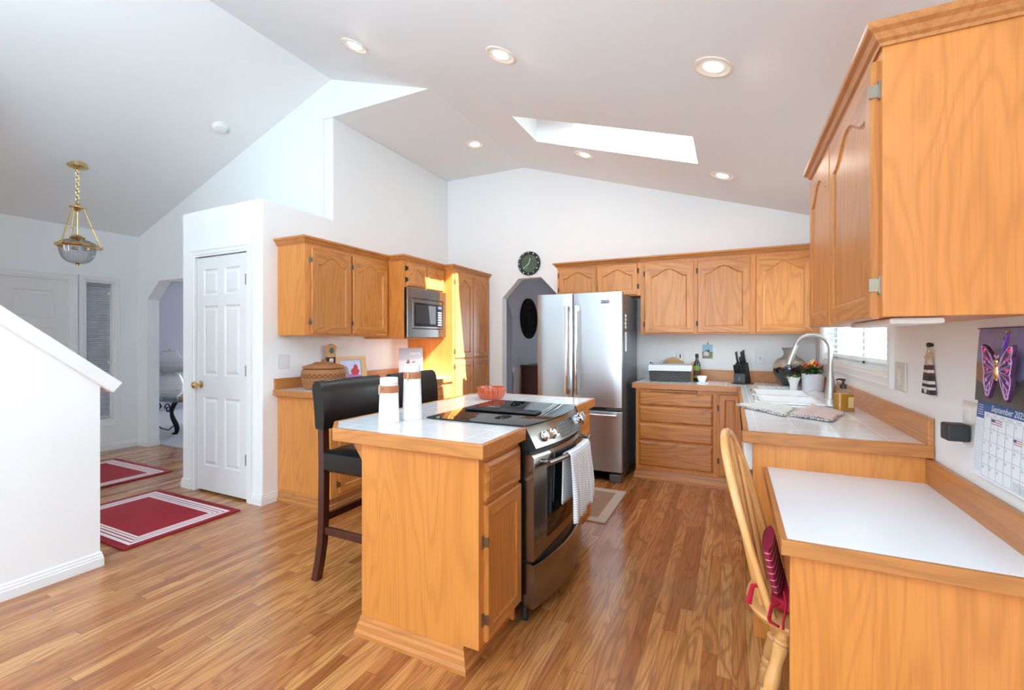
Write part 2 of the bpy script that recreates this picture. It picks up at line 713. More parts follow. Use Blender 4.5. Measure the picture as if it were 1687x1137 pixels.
def inset(poly, d):
    n = len(poly)
    res = []
    for i in range(n):
        a, b, c = Vector(poly[i - 1]), Vector(poly[i]), Vector(poly[(i + 1) % n])
        e1, e2 = (b - a).normalized(), (c - b).normalized()
        n1, n2 = Vector((-e1.y, e1.x)), Vector((-e2.y, e2.x))
        m = (n1 + n2)
        if m.length < 1e-6:
            m = n1
        m.normalize()
        k = d / max(0.45, m.dot(n1))
        res.append((b.x + m.x * k, b.y + m.y * k))
    return res


def cabinet_door(parent, P, w, h, rise=0.06, stile=0.058, t=0.02, gv='oak_z', gh='oak_x', name='door', raised=False):
    mb = MB()
    out, inn = front_rings(w, h, stile, rise)
    e = inset(out, 0.006)
    seq = [(out, 0.0), (out, t - 0.006), (e, t)]
    R = [[mb.bm.verts.new(P(x, y, d)) for x, y in ring] for ring, d in seq]
    g = inset(inn, 0.004)
    if raised:
        inner = [(inn, t), (g, t - 0.007), (inset(inn, 0.012), t - 0.007), (inset(inn, 0.036), t - 0.0015)]
    else:
        inner = [(inn, t), (inset(inn, 0.003), t - 0.004), (inset(inn, 0.010), t - 0.0075), (inset(inn, 0.013), t - 0.0065)]
    R += [[mb.bm.verts.new(P(x, y, d)) for x, y in ring] for ring, d in inner]
    n = len(out)
    for k, (a, b) in enumerate(zip(R, R[1:])):
        for i in range(n):
            f = mb.face([a[i], a[(i + 1) % n], b[(i + 1) % n], b[i]])
            if f and k == 2:
                horiz = (i == 0) or (2 <= i <= n - 2)
                f.material_index = 1 if horiz else 0
    mb.face(list(reversed(R[0])))
    mb.face(R[-1])
    return mb.build(name, [gv, gh], parent)


def drawer_front(parent, P, w, h, t=0.02, mat='oak_x', bead=False, name='drawer'):
    mb = MB()
    o = [(0, 0), (w, 0), (w, h), (0, h)]
    seq = [(o, 0), (o, t - 0.009), (inset(o, 0.004), t - 0.006), (inset(o, 0.016), t)]
    if bead:
        seq += [(inset(o, 0.024), t), (inset(o, 0.027), t - 0.004), (inset(o, 0.031), t - 0.004), (inset(o, 0.034), t)]
    mb.rings([[P(x, y, d) for x, y in r] for r, d in seq])
    return mb.build(name, [mat], parent)


def hinge(parent, P, v, mat='hinge', side=1):
    """small wrap hinge: leaf on the frame, knuckle and leaf on the door edge; P origin at the door edge"""
    mb = MB()
    for (u0, u1, v0, v1, w0, w1) in ((-0.014 * side, -0.001 * side, -0.026, 0.026, 0.0005, 0.004), (-0.003 * side, 0.004 * side, -0.018, 0.018, 0.001, 0.024)):
        pts = [P(u, v + vv, w) for w in (w0, w1) for vv in (v0, v1) for u in (u0, u1)]
        vs = [mb.bm.verts.new(p) for p in pts]
        for q in ((0, 2, 3, 1), (4, 5, 7, 6), (0, 1, 5, 4), (2, 6, 7, 3), (0, 4, 6, 2), (1, 3, 7, 5)):
            mb.face([vs[i] for i in q])
    return mb.build('hinge', mat, parent)


CROWN = [(0.0, 0.0), (0.007, 0.0), (0.009, 0.009), (0.018, 0.015), (0.026, 0.030), (0.038, 0.038), (0.041, 0.044), (0.041, 0.056), (0.0, 0.056)]


def crown_prof(z):
    return [(o, z + h) for o, h in CROWN]


def base_prof(h=0.085, t=0.014):
    return [(0, 0.0), (t, 0.0), (t, h * 0.55), (t * 0.8, h * 0.62), (t * 0.8, h * 0.72), (t * 0.55, h * 0.8), (t * 0.55, h * 0.9), (t * 0.25, h), (0, h)]


def toe_prof(h=0.10, t=0.022):
    return [(0, 0.0), (t, 0.0), (t, 0.018), (t * 0.7, 0.03), (t * 0.6, h * 0.6), (t * 0.35, h * 0.72), (t * 0.3, h * 0.85), (t * 0.1, h), (0, h)]
# ================================================================== the setting
XR, XL, YB = 0.70, -3.38, 5.05          # right wall, left kitchen wall, back wall
XE, YG = -6.73, 3.12                    # entry wall, gable wall
RIDGE_X, RIDGE_Z = -3.40, 3.775
KR, KL = 0.317, 0.348                   # roof slopes right / left of the ridge


def zr(x):
    return RIDGE_Z - KR * (x - RIDGE_X)


def zl(x):
    return RIDGE_Z + KL * (x - RIDGE_X)


def wall_boxes(mb, axis, a, b, u0, u1, z0, z1, holes):
    """wall of thickness a..b on axis (0: plane x, 1: plane y), with rectangular holes (ua, ub, za, zb)"""
    us = sorted({u0, u1, *[h[0] for h in holes], *[h[1] for h in holes]})
    zs = sorted({z0, z1, *[h[2] for h in holes], *[h[3] for h in holes]})
    for i in range(len(us) - 1):
        z = 0
        run = None
        for j in range(len(zs) - 1):
            um, zm = (us[i] + us[i + 1]) / 2, (zs[j] + zs[j + 1]) / 2
            solid = not any(h[0] < um < h[1] and h[2] < zm < h[3] for h in holes)
            if solid:
                if run is None:
                    run = zs[j]
                end = zs[j + 1]
            if (not solid or j == len(zs) - 2) and run is not None:
                if axis == 0:
                    mb.box(a, b, us[i], us[i + 1], run, end)
                else:
                    mb.box(us[i], us[i + 1], a, b, run, end)
                run = None


# floor
mb = MB()
mb.box(-9.6, 0.82, -4.3, 9.0, -0.1, 0.0)
struct(mb.build('floor', 'floor'))
mb = MB()
mb.box(-9.6, -3.6, 3.25, 9.0, 0.0, 0.012)
struct(mb.build('floor_carpet', 'carpet'))

# right wall with the kitchen window
WY0, WY1, WZ0, WZ1 = 2.842, 4.62, 1.16, 2.05
mb = MB()
wall_boxes(mb, 0, XR, XR + 0.14, -4.3, 9.0, 0.0, 2.75, [(WY0, WY1, WZ0, WZ1)])
struct(mb.build('wall_right', 'wall'))

# back wall with the chamfered archway
mb = MB()
AX0, AX1, AZ, ACX, ACZ = -2.575, -1.83, 2.076, 0.225, 0.235
wall_boxes(mb, 1, YB, YB + 0.12, XL - 0.12, XR, 0.0, 2.6, [(AX0, AX1, 0.0, AZ)])
for xa, s in ((AX0, 1), (AX1, -1)):
    mb.prism([(xa, AZ - ACZ), (xa, AZ), (xa + s * ACX, AZ)], 1, YB, YB + 0.12)
mb.prism([(XL - 0.12, 2.6), (XR, 2.6), (XR, 2.75), (-1.9, 3.6), (XL - 0.12, 3.6)], 1, YB, YB + 0.12)
struct(mb.build('wall_back', 'wall'))

# left kitchen wall: low beside the pantry, full height beyond the gable
mb = MB()
mb.prism([(2.405, 0.0), (YB, 0.0), (YB, 3.42), (YG, 3.42), (YG, 2.455), (2.405, 2.455)], 0, XL - 0.12, XL)
struct(mb.build('wall_left', 'wall', bevel=0.012, segs=3))

# pantry closet: front wall with a door hole, side and lid
mb = MB()
PX0, PX1 = -4.45, XL - 0.12
wall_boxes(mb, 1, 2.405, 2.50, PX0, PX1, 0.0, 2.455, [(-4.262, -3.552, 0.0, 2.055)])
mb.box(PX0, PX0 + 0.1, 2.50, YG, 0.0, 2.455)
mb.box(PX0 + 0.1, PX1, 2.50, YG, 2.36, 2.455)
struct(mb.build('wall_pantry', 'wall'))

# gable wall between entry and living room, with its archway, rising to the ridge
mb = MB()
GX0, GX1, GZ = -6.53, -4.75, 2.045
wall_boxes(mb, 1, YG, YG + 0.13, XE - 0.12, XL - 0.12, 0.0, 2.5, [(GX0, GX1, 0.0, GZ)])
for xa, s in ((GX0, 1), (GX1, -1)):
    mb.prism([(xa, GZ - 0.22), (xa, GZ), (xa + s * 0.26, GZ)], 1, YG, YG + 0.13)
mb.prism([(XE - 0.12, 2.5), (XL - 0.12, 2.5), (XL - 0.12, zl(XL - 0.12) + 0.1), (XE - 0.12, zl(XE - 0.12) + 0.1)], 1, YG, YG + 0.13)
mb.prism([(XL - 0.12, 3.42), (-2.262, 3.42), (-2.262, zr(-2.262) + 0.05), (RIDGE_X, RIDGE_Z + 0.06), (XL - 0.12, RIDGE_Z + 0.03)], 1, YG, YG + 0.13)
struct(mb.build('wall_gable', 'wall'))

# entry wall with front door and sidelight openings
mb = MB()
wall_boxes(mb, 0, XE - 0.14, XE, -4.3, YG, 0.0, 2.75, [(1.50, 2.452, 0.0, 1.995), (2.594, 2.864, 0.355, 2.012)])
struct(mb.build('wall_entry', 'wall'))

# rear wall behind the camera, with unseen openings added to let light in
mb = MB()
wall_boxes(mb, 1, -4.3, -4.2, XE, XR, 0.0, 4.0, [(-2.0, 0.2, 0.35, 2.1), (-6.3, -5.0, 0.8, 2.1)])
struct(mb.build('wall_rear', 'wall'))

# unseen wall added beside the stairs to hold light off the entry
mb = MB()
mb.prism([(-4.57, 0), (-4.45, 0), (-4.45, zl(-4.45) + 0.1), (-4.57, zl(-4.57) + 0.1)], 1, -4.2, 1.0)
struct(mb.build('wall_light_block', 'wall'))

# ceilings
T = 0.30
SX0, SX1, SY0, SY1 = -1.695, -0.255, 3.50, 4.055
mb = MB()


def slab_r(x0, x1, y0, y1):
    mb.prism([(x0, zr(x0)), (x1, zr(x1)), (x1, zr(x1) + T), (x0, zr(x0) + T)], 1, y0, y1)


slab_r(RIDGE_X, 1.35, -4.6, YG)
slab_r(-2.262, 1.35, YG, SY0)
slab_r(-2.262, SX0, SY0, SY1)
FL = 0.32
mb.prism([(SX1, zr(SX1)), (1.35, zr(1.35)), (1.35, zr(1.35) + T), (SX1 + FL, zr(SX1 + FL) + T)], 1, SY0, SY1)
slab_r(-2.262, 1.35, SY1, YB + 0.3)
mb.prism([(XE - 0.6, zl(XE - 0.6)), (RIDGE_X, RIDGE_Z), (RIDGE_X, RIDGE_Z + T), (XE - 0.6, zl(XE - 0.6) + T)], 1, -4.6, YG + 0.13)
mb.box(XL - 0.14, -2.262, YG + 0.13, YB + 0.3, 3.42, 3.72)
mb.prism([(RIDGE_X - 0.1, RIDGE_Z + 0.02), (-2.2, zr(-2.2) + 0.08), (-2.2, 4.1), (RIDGE_X - 0.1, 4.1)], 1, YG + 0.13, YB + 0.3)
struct(mb.build('ceiling', 'ceiling'))
# living and dining room ceilings
mb = MB()
mb.box(-9.6, XL - 0.12, YG + 0.13, 9.0, 2.44, 2.56)
mb.box(XL - 0.12, XR, YB + 0.12, 9.0, 2.44, 2.56)
struct(mb.build('ceiling_beyond', 'ceiling'))

# skylight curb, frame and pane
mb = MB()
for (x0, x1, y0, y1) in ((SX0 - 0.06, SX1 + FL + 0.06, SY0 - 0.06, SY0 + 0.03), (SX0 - 0.06, SX1 + FL + 0.06, SY1 - 0.01, SY1 + 0.06), (SX0 - 0.06, -1.24, SY0, SY1), (SX1 + FL, SX1 + FL + 0.06, SY0, SY1)):  # left member widened to trim the sun patch
    mb.prism([(x0, zr(x0) + T), (x1, zr(x1) + T), (x1, zr(x1) + T + 0.10), (x0, zr(x0) + T + 0.10)], 1, y0, y1)
M['shaft_white'] = paint('bright_white_curb', srgb(250, 250, 250), 0.0, 40, 0.5)
sk = struct(mb.build('window_2', 'shaft_white'))
mb = MB()
mb.prism([(-1.24, zr(-1.24) + T + 0.06), (SX1 + FL, zr(SX1 + FL) + T + 0.06), (SX1 + FL, zr(SX1 + FL) + T + 0.068), (-1.24, zr(-1.24) + T + 0.068)], 1, SY0, SY1)
mb.build('pane', 'glass', sk)

# rooms beyond: living room walls, dining room walls
mb = MB()
wall_boxes(mb, 0, -9.6, -9.5, YG, 9.0, 0.0, 2.5, [(5.7, 8.5, 0.8, 2.15)])  # opening out of view, added to light the living room
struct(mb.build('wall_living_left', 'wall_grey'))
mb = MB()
wall_boxes(mb, 1, 8.9, 9.0, -9.6, XR, 0.0, 2.5, [(-9.2, -7.6, 0.7, 2.1), (-0.9, 0.2, 1.0, 1.9)])  # two openings out of view, added to light living and dining rooms
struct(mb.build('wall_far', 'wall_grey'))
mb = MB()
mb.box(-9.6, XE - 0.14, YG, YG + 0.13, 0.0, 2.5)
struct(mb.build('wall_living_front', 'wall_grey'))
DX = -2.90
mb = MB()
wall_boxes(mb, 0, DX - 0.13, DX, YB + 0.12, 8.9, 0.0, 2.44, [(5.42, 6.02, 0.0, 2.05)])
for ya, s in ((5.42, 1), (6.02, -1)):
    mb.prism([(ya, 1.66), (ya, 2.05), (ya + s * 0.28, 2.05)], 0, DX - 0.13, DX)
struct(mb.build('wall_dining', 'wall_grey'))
mb = MB()
mb.box(DX, DX + 0.012, 6.02, 8.9, 0.0, 0.86)
mb.box(DX, DX + 0.03, 6.02, 8.9, 0.86, 0.92)
mb.box(DX, DX + 0.022, 6.02, 8.9, 0.0, 0.12)
mb.box(DX, DX + 0.022, 6.02, 6.10, 0.12, 0.86)
struct(mb.build('trim_4', 'trim'))

# stair half wall with its sloping cap
mb = MB()
ST = 0.853
y1, z1 = 1.352, 1.052
mb.prism([(-0.9, 0), (y1, 0), (y1, z1), (-0.9, z1 + ST * (y1 + 0.9))], 0, -3.47, -3.33)
struct(mb.build('wall_stair', 'wall'))
mb = MB()
ca = (y1 + 0.052, z1 + 0.0 - 0.052 * ST)
cb = (-0.9, z1 + ST * (y1 + 0.9))
n = Vector((ST, 1)).normalized()
k = 0.072
mb.prism([ca, cb, (cb[0] + n.x * k, cb[1] + n.y * k), (ca[0] + n.x * k, ca[1] + n.y * k)], 0, -3.505, -3.295)
struct(mb.build('trim_1', 'trim', bevel=0.008))

# baseboards
mb = MB()
mb.sweep([(-3.33, -0.9), (-3.33, 1.352), (-3.47, 1.352)], base_prof())
struct(mb.build('baseboard_stair', 'trim'))
mb = MB()
mb.sweep([(-3.50, 2.405), (XL, 2.405), (XL, 2.545)], base_prof())
mb.sweep([(PX0, YG), (PX0, 2.405), (-4.315, 2.405)], base_prof())
struct(mb.build('baseboard_pantry', 'trim'))
mb = MB()
mb.sweep([(XE, 2.525), (XE, YG), (GX0, YG), (GX0, YG + 0.13)], base_prof())
struct(mb.build('baseboard_entry', 'trim'))
mb = MB()
mb.sweep([(-1.83, YB + 0.12), (-1.83, YB), (-0.83, YB)], base_prof())
struct(mb.build('baseboard_back', 'trim'))


def casing(mb, P, w, h, cw=0.062, t=0.018, bottom=False):
    """stepped door or window casing around an opening 0..w, 0..h"""
    prof = [(0.0, 0.0), (0.0, t * 0.55), (cw * 0.22, t * 0.55), (cw * 0.30, t * 0.8), (cw * 0.75, t * 0.8), (cw * 0.82, t), (cw, t), (cw, 0.0)]
    if bottom:
        pts = [(0, 0), (0, h), (w, h), (w, 0)]
        dirs = [(-1, -1), (-1, 1), (1, 1), (1, -1)]
    else:
        pts = [(0, 0), (0, h), (w, h), (w, 0)]
        dirs = [(-1, 0), (-1, 1), (1, 1), (1, 0)]
    rs = [[P(p[0] + d[0] * o, p[1] + d[1] * o, z) for o, z in prof] for p, d in zip(pts, dirs)]
    if bottom:
        rs.append(rs[0])
        mb.rings(rs, True, False, False)
    else:
        mb.rings(rs)


def six_panel(parent_name, P, w, h, t, panels, mat='door_paint'):
    """door leaf front: flat face with moulded raised panels (u0,u1,v0,v1)"""
    mb = MB()
    us = sorted({0, w, *[p[0] for p in panels], *[p[1] for p in panels]})
    vs_ = sorted({0, h, *[p[2] for p in panels], *[p[3] for p in panels]})
    cache = {}

    def V(u, v, d):
        k = (round(u, 5), round(v, 5), round(d, 5))
        if k not in cache:
            cache[k] = mb.bm.verts.new(P(u, v, d))
        return cache[k]
    for i in range(len(us) - 1):
        for j in range(len(vs_) - 1):
            um, vm = (us[i] + us[i + 1]) / 2, (vs_[j] + vs_[j + 1]) / 2
            if any(p[0] < um < p[1] and p[2] < vm < p[3] for p in panels):
                continue
            mb.face([V(us[i], vs_[j], t), V(us[i + 1], vs_[j], t), V(us[i + 1], vs_[j + 1], t), V(us[i], vs_[j + 1], t)])
    for (a, b, c, d) in panels:
        o = [(a, c), (b, c), (b, d), (a, d)]
        seq = [(o, t), (inset(o, 0.010), t - 0.009), (inset(o, 0.018), t - 0.009), (inset(o, 0.040), t - 0.002)]
        R = [[V(u, v, dd) for u, v in r] for r, dd in seq]
        for x, y in zip(R, R[1:]):
            for i in range(4):
                mb.face([x[i], x[(i + 1) % 4], y[(i + 1) % 4], y[i]])
        mb.face(R[-1])
    q = [V(0, 0, t), V(w, 0, t), V(w, h, t), V(0, h, t)]
    bq = [mb.bm.verts.new(P(u, v, 0)) for u, v in ((0, 0), (w, 0), (w, h), (0, h))]
    for i in range(4):
        mb.face([q[i], q[(i + 1) % 4], bq[(i + 1) % 4], bq[i]])
    mb.face(bq[::-1])
    return mb.build(parent_name, mat)


# pantry door (door_1)
P = plane_map((-4.247, 2.44, 0.018), (1, 0, 0), (0, -1, 0))
W1 = 0.682
cols = ((0.095, 0.292), (0.385, 0.590))
rows = ((0.218, 0.808), (0.998, 1.600), (1.694, 1.918))
d1 = struct(six_panel('door_1', P, W1, 2.022, 0.03, [(a, b, c, d) for a, b in cols for c, d in rows]), 'white six-panel pantry door')
mb = MB()
mb.lathe([(0.0, 2.409), (0.030, 2.409), (0.030, 2.404), (0.011, 2.400), (0.011, 2.376), (0.022, 2.368), (0.029, 2.355), (0.027, 2.340), (0.016, 2.332), (0.0, 2.330)], -4.185, 0, 24, axis=1, cz=0.935)
mb.build('knob', 'brass', d1, smooth=True)
for z in (1.82, 1.07, 0.34):
    mb = MB()
    mb.tube([(-3.562, 2.402, z - 0.045), (-3.562, 2.402, z + 0.045)], 0.007, 10)
    mb.box(-3.585, -3.562, 2.404, 2.412, z - 0.044, z + 0.044)
    mb.build('hinge', 'hinge', d1)
mb = MB()
casing(mb, plane_map((-4.255, 2.405, 0), (1, 0, 0), (0, -1, 0)), 0.70, 2.048)
mb.box(-4.262, -4.255, 2.405, 2.50, 0, 2.055)
mb.box(-3.555, -3.552, 2.405, 2.50, 0, 2.055)
mb.box(-4.262, -3.552, 2.405, 2.50, 2.048, 2.055)
struct(mb.build('trim_2', 'trim'))

# front door (door_2), its casing and the sidelight window
P = plane_map((XE - 0.05, 1.495, 0.005), (0, 1, 0), (1, 0, 0))
d2 = struct(six_panel('door_2', P, 0.962, 2.0, 0.035, [(0.11, 0.42, 0.2, 0.72), (0.52, 0.83, 0.2, 0.72), (0.11, 0.42, 0.86, 1.46), (0.52, 0.83, 0.86, 1.46), (0.11, 0.42, 1.56, 1.86), (0.52, 0.83, 1.56, 1.86)]), 'white panelled front door')
mb = MB()
mb.lathe([(0.0, XE - 0.016), (0.009, XE - 0.016), (0.009, XE - 0.010), (0.0, XE - 0.010)], 0, 1.975, 14, axis=0, cz=1.575)
mb.build('peephole', 'black', d2)
mb = MB()
casing(mb, plane_map((XE, 1.50, 0), (0, 1, 0), (1, 0, 0)), 0.952, 1.995, 0.07)
struct(mb.build('trim_3', 'trim'))
mb = MB()
casing(mb, plane_map((XE, 2.594, 0.355), (0, 1, 0), (1, 0, 0)), 0.27, 1.657, 0.062, bottom=True)
for (a, b, c, d) in ((2.594, 2.606, 0.355, 2.012), (2.852, 2.864, 0.355, 2.012), (2.594, 2.864, 0.355, 0.375), (2.594, 2.864, 1.995, 2.012)):
    mb.box(XE - 0.14, XE, a, b, c, d)
sl = struct(mb.build('window_3', 'trim'))
mb = MB()
mb.box(XE - 0.10, XE - 0.094, 2.60, 2.858, 0.37, 2.0)
mb.build('pane', 'glass', sl)

# kitchen window (window_1): casing, sash, pane, stool
mb = MB()
casing(mb, plane_map((XR, WY1, WZ0), (0, -1, 0), (-1, 0, 0)), WY1 - WY0, WZ1 - WZ0, 0.075, bottom=True)
for (a, b, c, d) in ((WY0, WY1, WZ0, WZ0 + 0.008), (WY0, WY1, WZ1 - 0.008, WZ1), (WY0, WY0 + 0.008, WZ0, WZ1), (WY1 - 0.008, WY1, WZ0, WZ1)):
    mb.box(XR, XR + 0.14, a, b, c, d)
k1 = struct(mb.build('window_1', 'trim'))
mb = MB()
for (a, b, c, d) in ((WY0 + 0.008, WY1 - 0.008, WZ0 + 0.008, WZ0 + 0.06), (WY0 + 0.008, WY1 - 0.008, WZ1 - 0.05, WZ1 - 0.008), (WY0 + 0.008, WY0 + 0.05, WZ0, WZ1), (WY1 - 0.05, WY1 - 0.008, WZ0, WZ1), (3.71, 3.76, WZ0, WZ1)):
    mb.box(XR + 0.085, XR + 0.115, a, b, c, d)
mb.build('sash', 'plastic_white', k1)
mb = MB()
mb.box(XR + 0.098, XR + 0.103, WY0 + 0.02, WY1 - 0.02, WZ0 + 0.02, WZ1 - 0.02)
mb.build('pane', 'glass', k1)

# the white house next door, seen through the blind
M['siding'] = plain('white_siding', srgb(236, 236, 236), 0.7)
M['dusk_glass'] = plain('bluish_window_glass', srgb(120, 140, 165), 0.1)
nb = thing('neighbour_house', 'white sided house next door seen faintly through the kitchen blind', 'house', (5.2, 3.6, -0.6))
mb = MB()
mb.box(5.2, 9.0, -3.0, 12.0, -0.6, 6.2)
mb.build('wall', 'siding', nb)
for (ya, yb, za, zb) in ((9.2, 10.0, 1.0, 2.2), (5.9, 6.9, 1.0, 2.2)):
    mb = MB()
    mb.box(5.17, 5.2, ya - 0.1, yb + 0.1, za - 0.1, zb + 0.1)
    w = mb.build('window_frame', 'trim', nb)
    mb = MB()
    mb.box(5.16, 5.17, ya, (ya + yb) / 2 - 0.03, za, zb)
    mb.box(5.16, 5.17, (ya + yb) / 2 + 0.03, yb, za, zb)
    mb.build('pane', 'dusk_glass', w)
mb = MB()
mb.box(0.84, 5.2, -3.0, 12.0, -0.7, -0.6)
M['lawn'] = plain('lawn', srgb(90, 120, 60), 0.95)
struct(mb.build('ground', 'lawn'))
# ================================================================== cabinets
HC = 0.914      # counter height
XL, XR, YB = XL + 0.002, XR - 0.002, YB - 0.002     # cabinets stand 2 mm off the walls


def box_part(name, mat, parent, *a, bevel=0.0015):
    mb = MB()
    mb.box(*a)
    return mb.build(name, mat, parent, bevel=bevel)


# ---- upper right cabinet on the right wall (doors face -x)
c = thing('upper_cabinet', 'large honey oak wall cabinet with two arched doors, above the desk on the right wall', 'cabinet', (0.535, 2.15, 1.375), 'oak wall cabinets')
box_part('body', 'veneer_z', c, 0.372, XR, 1.57, 2.74, 1.385, 2.14)
P = plane_map((0.372, 2.20, 1.38), (0, -1, 0), (-1, 0, 0))
cabinet_door(c, P, 0.60, 0.725, 0.075, 0.062, gh='oak_y')
P = plane_map((0.372, 2.725, 1.38), (0, -1, 0), (-1, 0, 0))
cabinet_door(c, P, 0.51, 0.725, 0.075, 0.062, gh='oak_y')
P = plane_map((0.372, 1.60, 1.375), (0, 1, 0), (-1, 0, 0))
for v in (0.10, 0.645):
    hinge(c, P, v)
mb = MB()
mb.sweep([(XR, 2.74), (0.372, 2.74), (0.372, 1.57), (XR, 1.57)][::-1], [(-o, z) for o, z in crown_prof(2.125)])
mb.build('crown_moulding', 'oak_edge_y', c)
mb = MB()
mb.box(0.40, 0.52, 1.62, 2.10, 1.366, 1.3835)
t = mb.build('under_cabinet_light', 'plastic_white', bevel=0.006)
tag(t, 'slim white light fixture fixed under the big right-hand wall cabinet', 'light')

# ---- upper cabinets on the back wall (doors face -y)
FY = 4.74
c = thing('upper_cabinet', 'low honey oak wall cabinet with two small arched doors above the fridge', 'cabinet', (-1.28, 4.9, 1.77), 'oak wall cabinets')
box_part('body', 'veneer_z', c, -1.735, -0.838, FY, YB, 1.775, 2.13)
for x0 in (-1.712, -1.285):
    P = plane_map((x0, FY, 1.783), (1, 0, 0), (0, -1, 0))
    cabinet_door(c, P, 0.418, 0.318, 0.062, 0.05)
for x, s in ((-1.712, 1), (-0.867, -1)):
    P = plane_map((x, FY, 1.78), (1, 0, 0), (0, -1, 0))
    for v in (0.09, 0.25):
        hinge(c, P, v, 'hinge_dark', s)
mb = MB()
mb.sweep([(-1.735, YB), (-1.735, FY), (-0.838, FY)], crown_prof(2.11))
mb.build('crown_moulding', 'oak_edge_x', c)

c = thing('upper_cabinet', 'honey oak wall cabinet with two arched doors, right of the fridge', 'cabinet', (-0.3, 4.9, 1.38), 'oak wall cabinets')
box_part('body', 'veneer_z', c, -0.838, 0.172, FY, YB, 1.38, 2.13)
for x0, w in ((-0.797, 0.463), (-0.300, 0.452)):
    P = plane_map((x0, FY, 1.392), (1, 0, 0), (0, -1, 0))
    cabinet_door(c, P, w, 0.70, 0.072, 0.062)
    P = plane_map((x0, FY, 1.392), (1, 0, 0), (0, -1, 0))
    for v in (0.09, 0.60):
        hinge(c, P, v, 'hinge_dark')
mb = MB()
mb.sweep([(-0.838, FY), (0.172, FY)], crown_prof(2.11))
mb.build('crown_moulding', 'oak_edge_x', c)

c = thing('upper_cabinet', 'single-door honey oak wall cabinet in the back right corner beside the window', 'cabinet', (0.43, 4.9, 1.38), 'oak wall cabinets')
box_part('body', 'veneer_z', c, 0.172, XR - 0.002, FY, YB, 1.38, 2.13)
P = plane_map((0.195, FY, 1.392), (1, 0, 0), (0, -1, 0))
cabinet_door(c, P, 0.44, 0.70, 0.072, 0.062)
mb = MB()
mb.sweep([(0.172, FY), (XR - 0.002, FY)], crown_prof(2.11))
mb.build('crown_moulding', 'oak_edge_x', c)

# ---- left wall run (doors face +x)
c = thing('upper_cabinet', 'honey oak wall cabinet with two arched doors above the woven basket', 'cabinet', (-3.2, 3.03, 1.355), 'oak wall cabinets')
LX = -3.06
box_part('body', 'veneer_z', c, XL, LX, 2.545, 3.518, 1.36, 2.115)
for y0, w in ((2.598, 0.420), (3.042, 0.450)):
    P = plane_map((LX, y0, 1.372), (0, 1, 0), (1, 0, 0))
    cabinet_door(c, P, w, 0.70, 0.072, 0.062, gh='oak_y')
    for v in (0.10, 0.60):
        hinge(c, P, v, 'hinge')
mb = MB()
mb.sweep([(XL, 2.545), (LX, 2.545), (LX, 3.518)], crown_prof(2.095))
mb.build('crown_moulding', 'oak_edge_y', c)

MX = -2.875
c = thing('microwave_cabinet', 'deep honey oak cabinet with two small doors holding the built-in microwave', 'cabinet', (-3.1, 3.87, 1.34), 'oak wall cabinets')
mb = MB()
mb.box(XL, MX, 3.52, 3.54, 1.34, 2.115)
mb.box(XL, MX, 4.20, 4.218, 1.34, 2.115)
mb.box(XL, MX, 3.54, 4.20, 1.84, 2.115)
mb.box(XL, MX - 0.02, 3.54, 4.20, 1.335, 1.352)
mb.box(XL, XL + 0.01, 3.54, 4.20, 1.352, 1.84)
mb.build('body', 'veneer_z', c)
for y0 in (3.565, 3.885):
    P = plane_map((MX, y0, 1.855), (0, 1, 0), (1, 0, 0))
    cabinet_door(c, P, 0.31, 0.228, 0.06, 0.045, gh='oak_y')
P = plane_map((MX, 3.565, 1.855), (0, 1, 0), (1, 0, 0))
for v in (0.06, 0.17):
    hinge(c, P, v, 'hinge_dark')
mb = MB()
mb.sweep([(LX + 0.043, 3.52), (MX, 3.52), (MX, 4.218)], crown_prof(2.095))
mb.build('crown_moulding', 'oak_edge_y', c)

TX = -2.765
c = thing('pantry_cabinet', 'full height honey oak pantry cabinet in the back left corner, beside the microwave', 'cabinet', (-3.07, 4.62, 0.0))
mb = MB()
mb.box(XL, TX, 4.22, YB, 0.10, 2.115)
mb.box(XL, TX - 0.07, 4.24, YB, 0.0, 0.10)
mb.build('body', 'veneer_z', c)
for y0, w in ((4.256, 0.375), (4.638, 0.372)):
    P = plane_map((TX, y0, 1.122), (0, 1, 0), (1, 0, 0))
    cabinet_door(c, P, w, 0.945, 0.075, 0.058, gh='oak_y')
    P = plane_map((TX, y0, 0.13), (0, 1, 0), (1, 0, 0))
    cabinet_door(c, P, w, 0.972, 0.0, 0.058, gh='oak_y')
P = plane_map((TX, 4.256, 0.0), (0, 1, 0), (1, 0, 0))
for v in (1.97, 1.20, 1.03, 0.25):
    hinge(c, P, v, 'hinge')
mb = MB()
mb.sweep([(MX + 0.043, 4.22), (TX, 4.22), (TX, YB)], crown_prof(2.095))
mb.build('crown_moulding', 'oak_edge_y', c)

# base cabinet on the left wall
BX = -2.775
c = thing('base_cabinet', 'honey oak base cabinet along the left wall under the woven basket, behind the stools', 'cabinet', (-3.07, 3.38, 0.0), 'oak base cabinets')
mb = MB()
mb.box(XL, BX, 2.545, 4.218, 0.098, 0.872)
mb.box(XL, BX - 0.075, 2.549, 4.218, 0.0, 0.098)
mb.build('body', 'veneer_z', c)
for y0, w in ((2.615, 0.49), (3.145, 0.49), (3.675, 0.49)):
    P = plane_map((BX, y0, 0.125), (0, 1, 0), (1, 0, 0))
    dn = 0.53
    for ya, ww, flip in ((y0, w, 1),):
        P = plane_map((BX, ya, 0.125), (0, 1, 0), (1, 0, 0))
        cabinet_door(c, P, ww, dn, 0.0, 0.055, gh='oak_y', raised=False)
        for v in (0.07, 0.43):
            hinge(c, P, v, 'hinge')
    P = plane_map((BX, y0, 0.69), (0, 1, 0), (1, 0, 0))
    drawer_front(c, P, w, 0.150, mat='oak_y')
mb = MB()
mb.sweep([(XL, 2.549), (BX - 0.075, 2.549), (BX - 0.075, 4.218)], toe_prof(0.09))
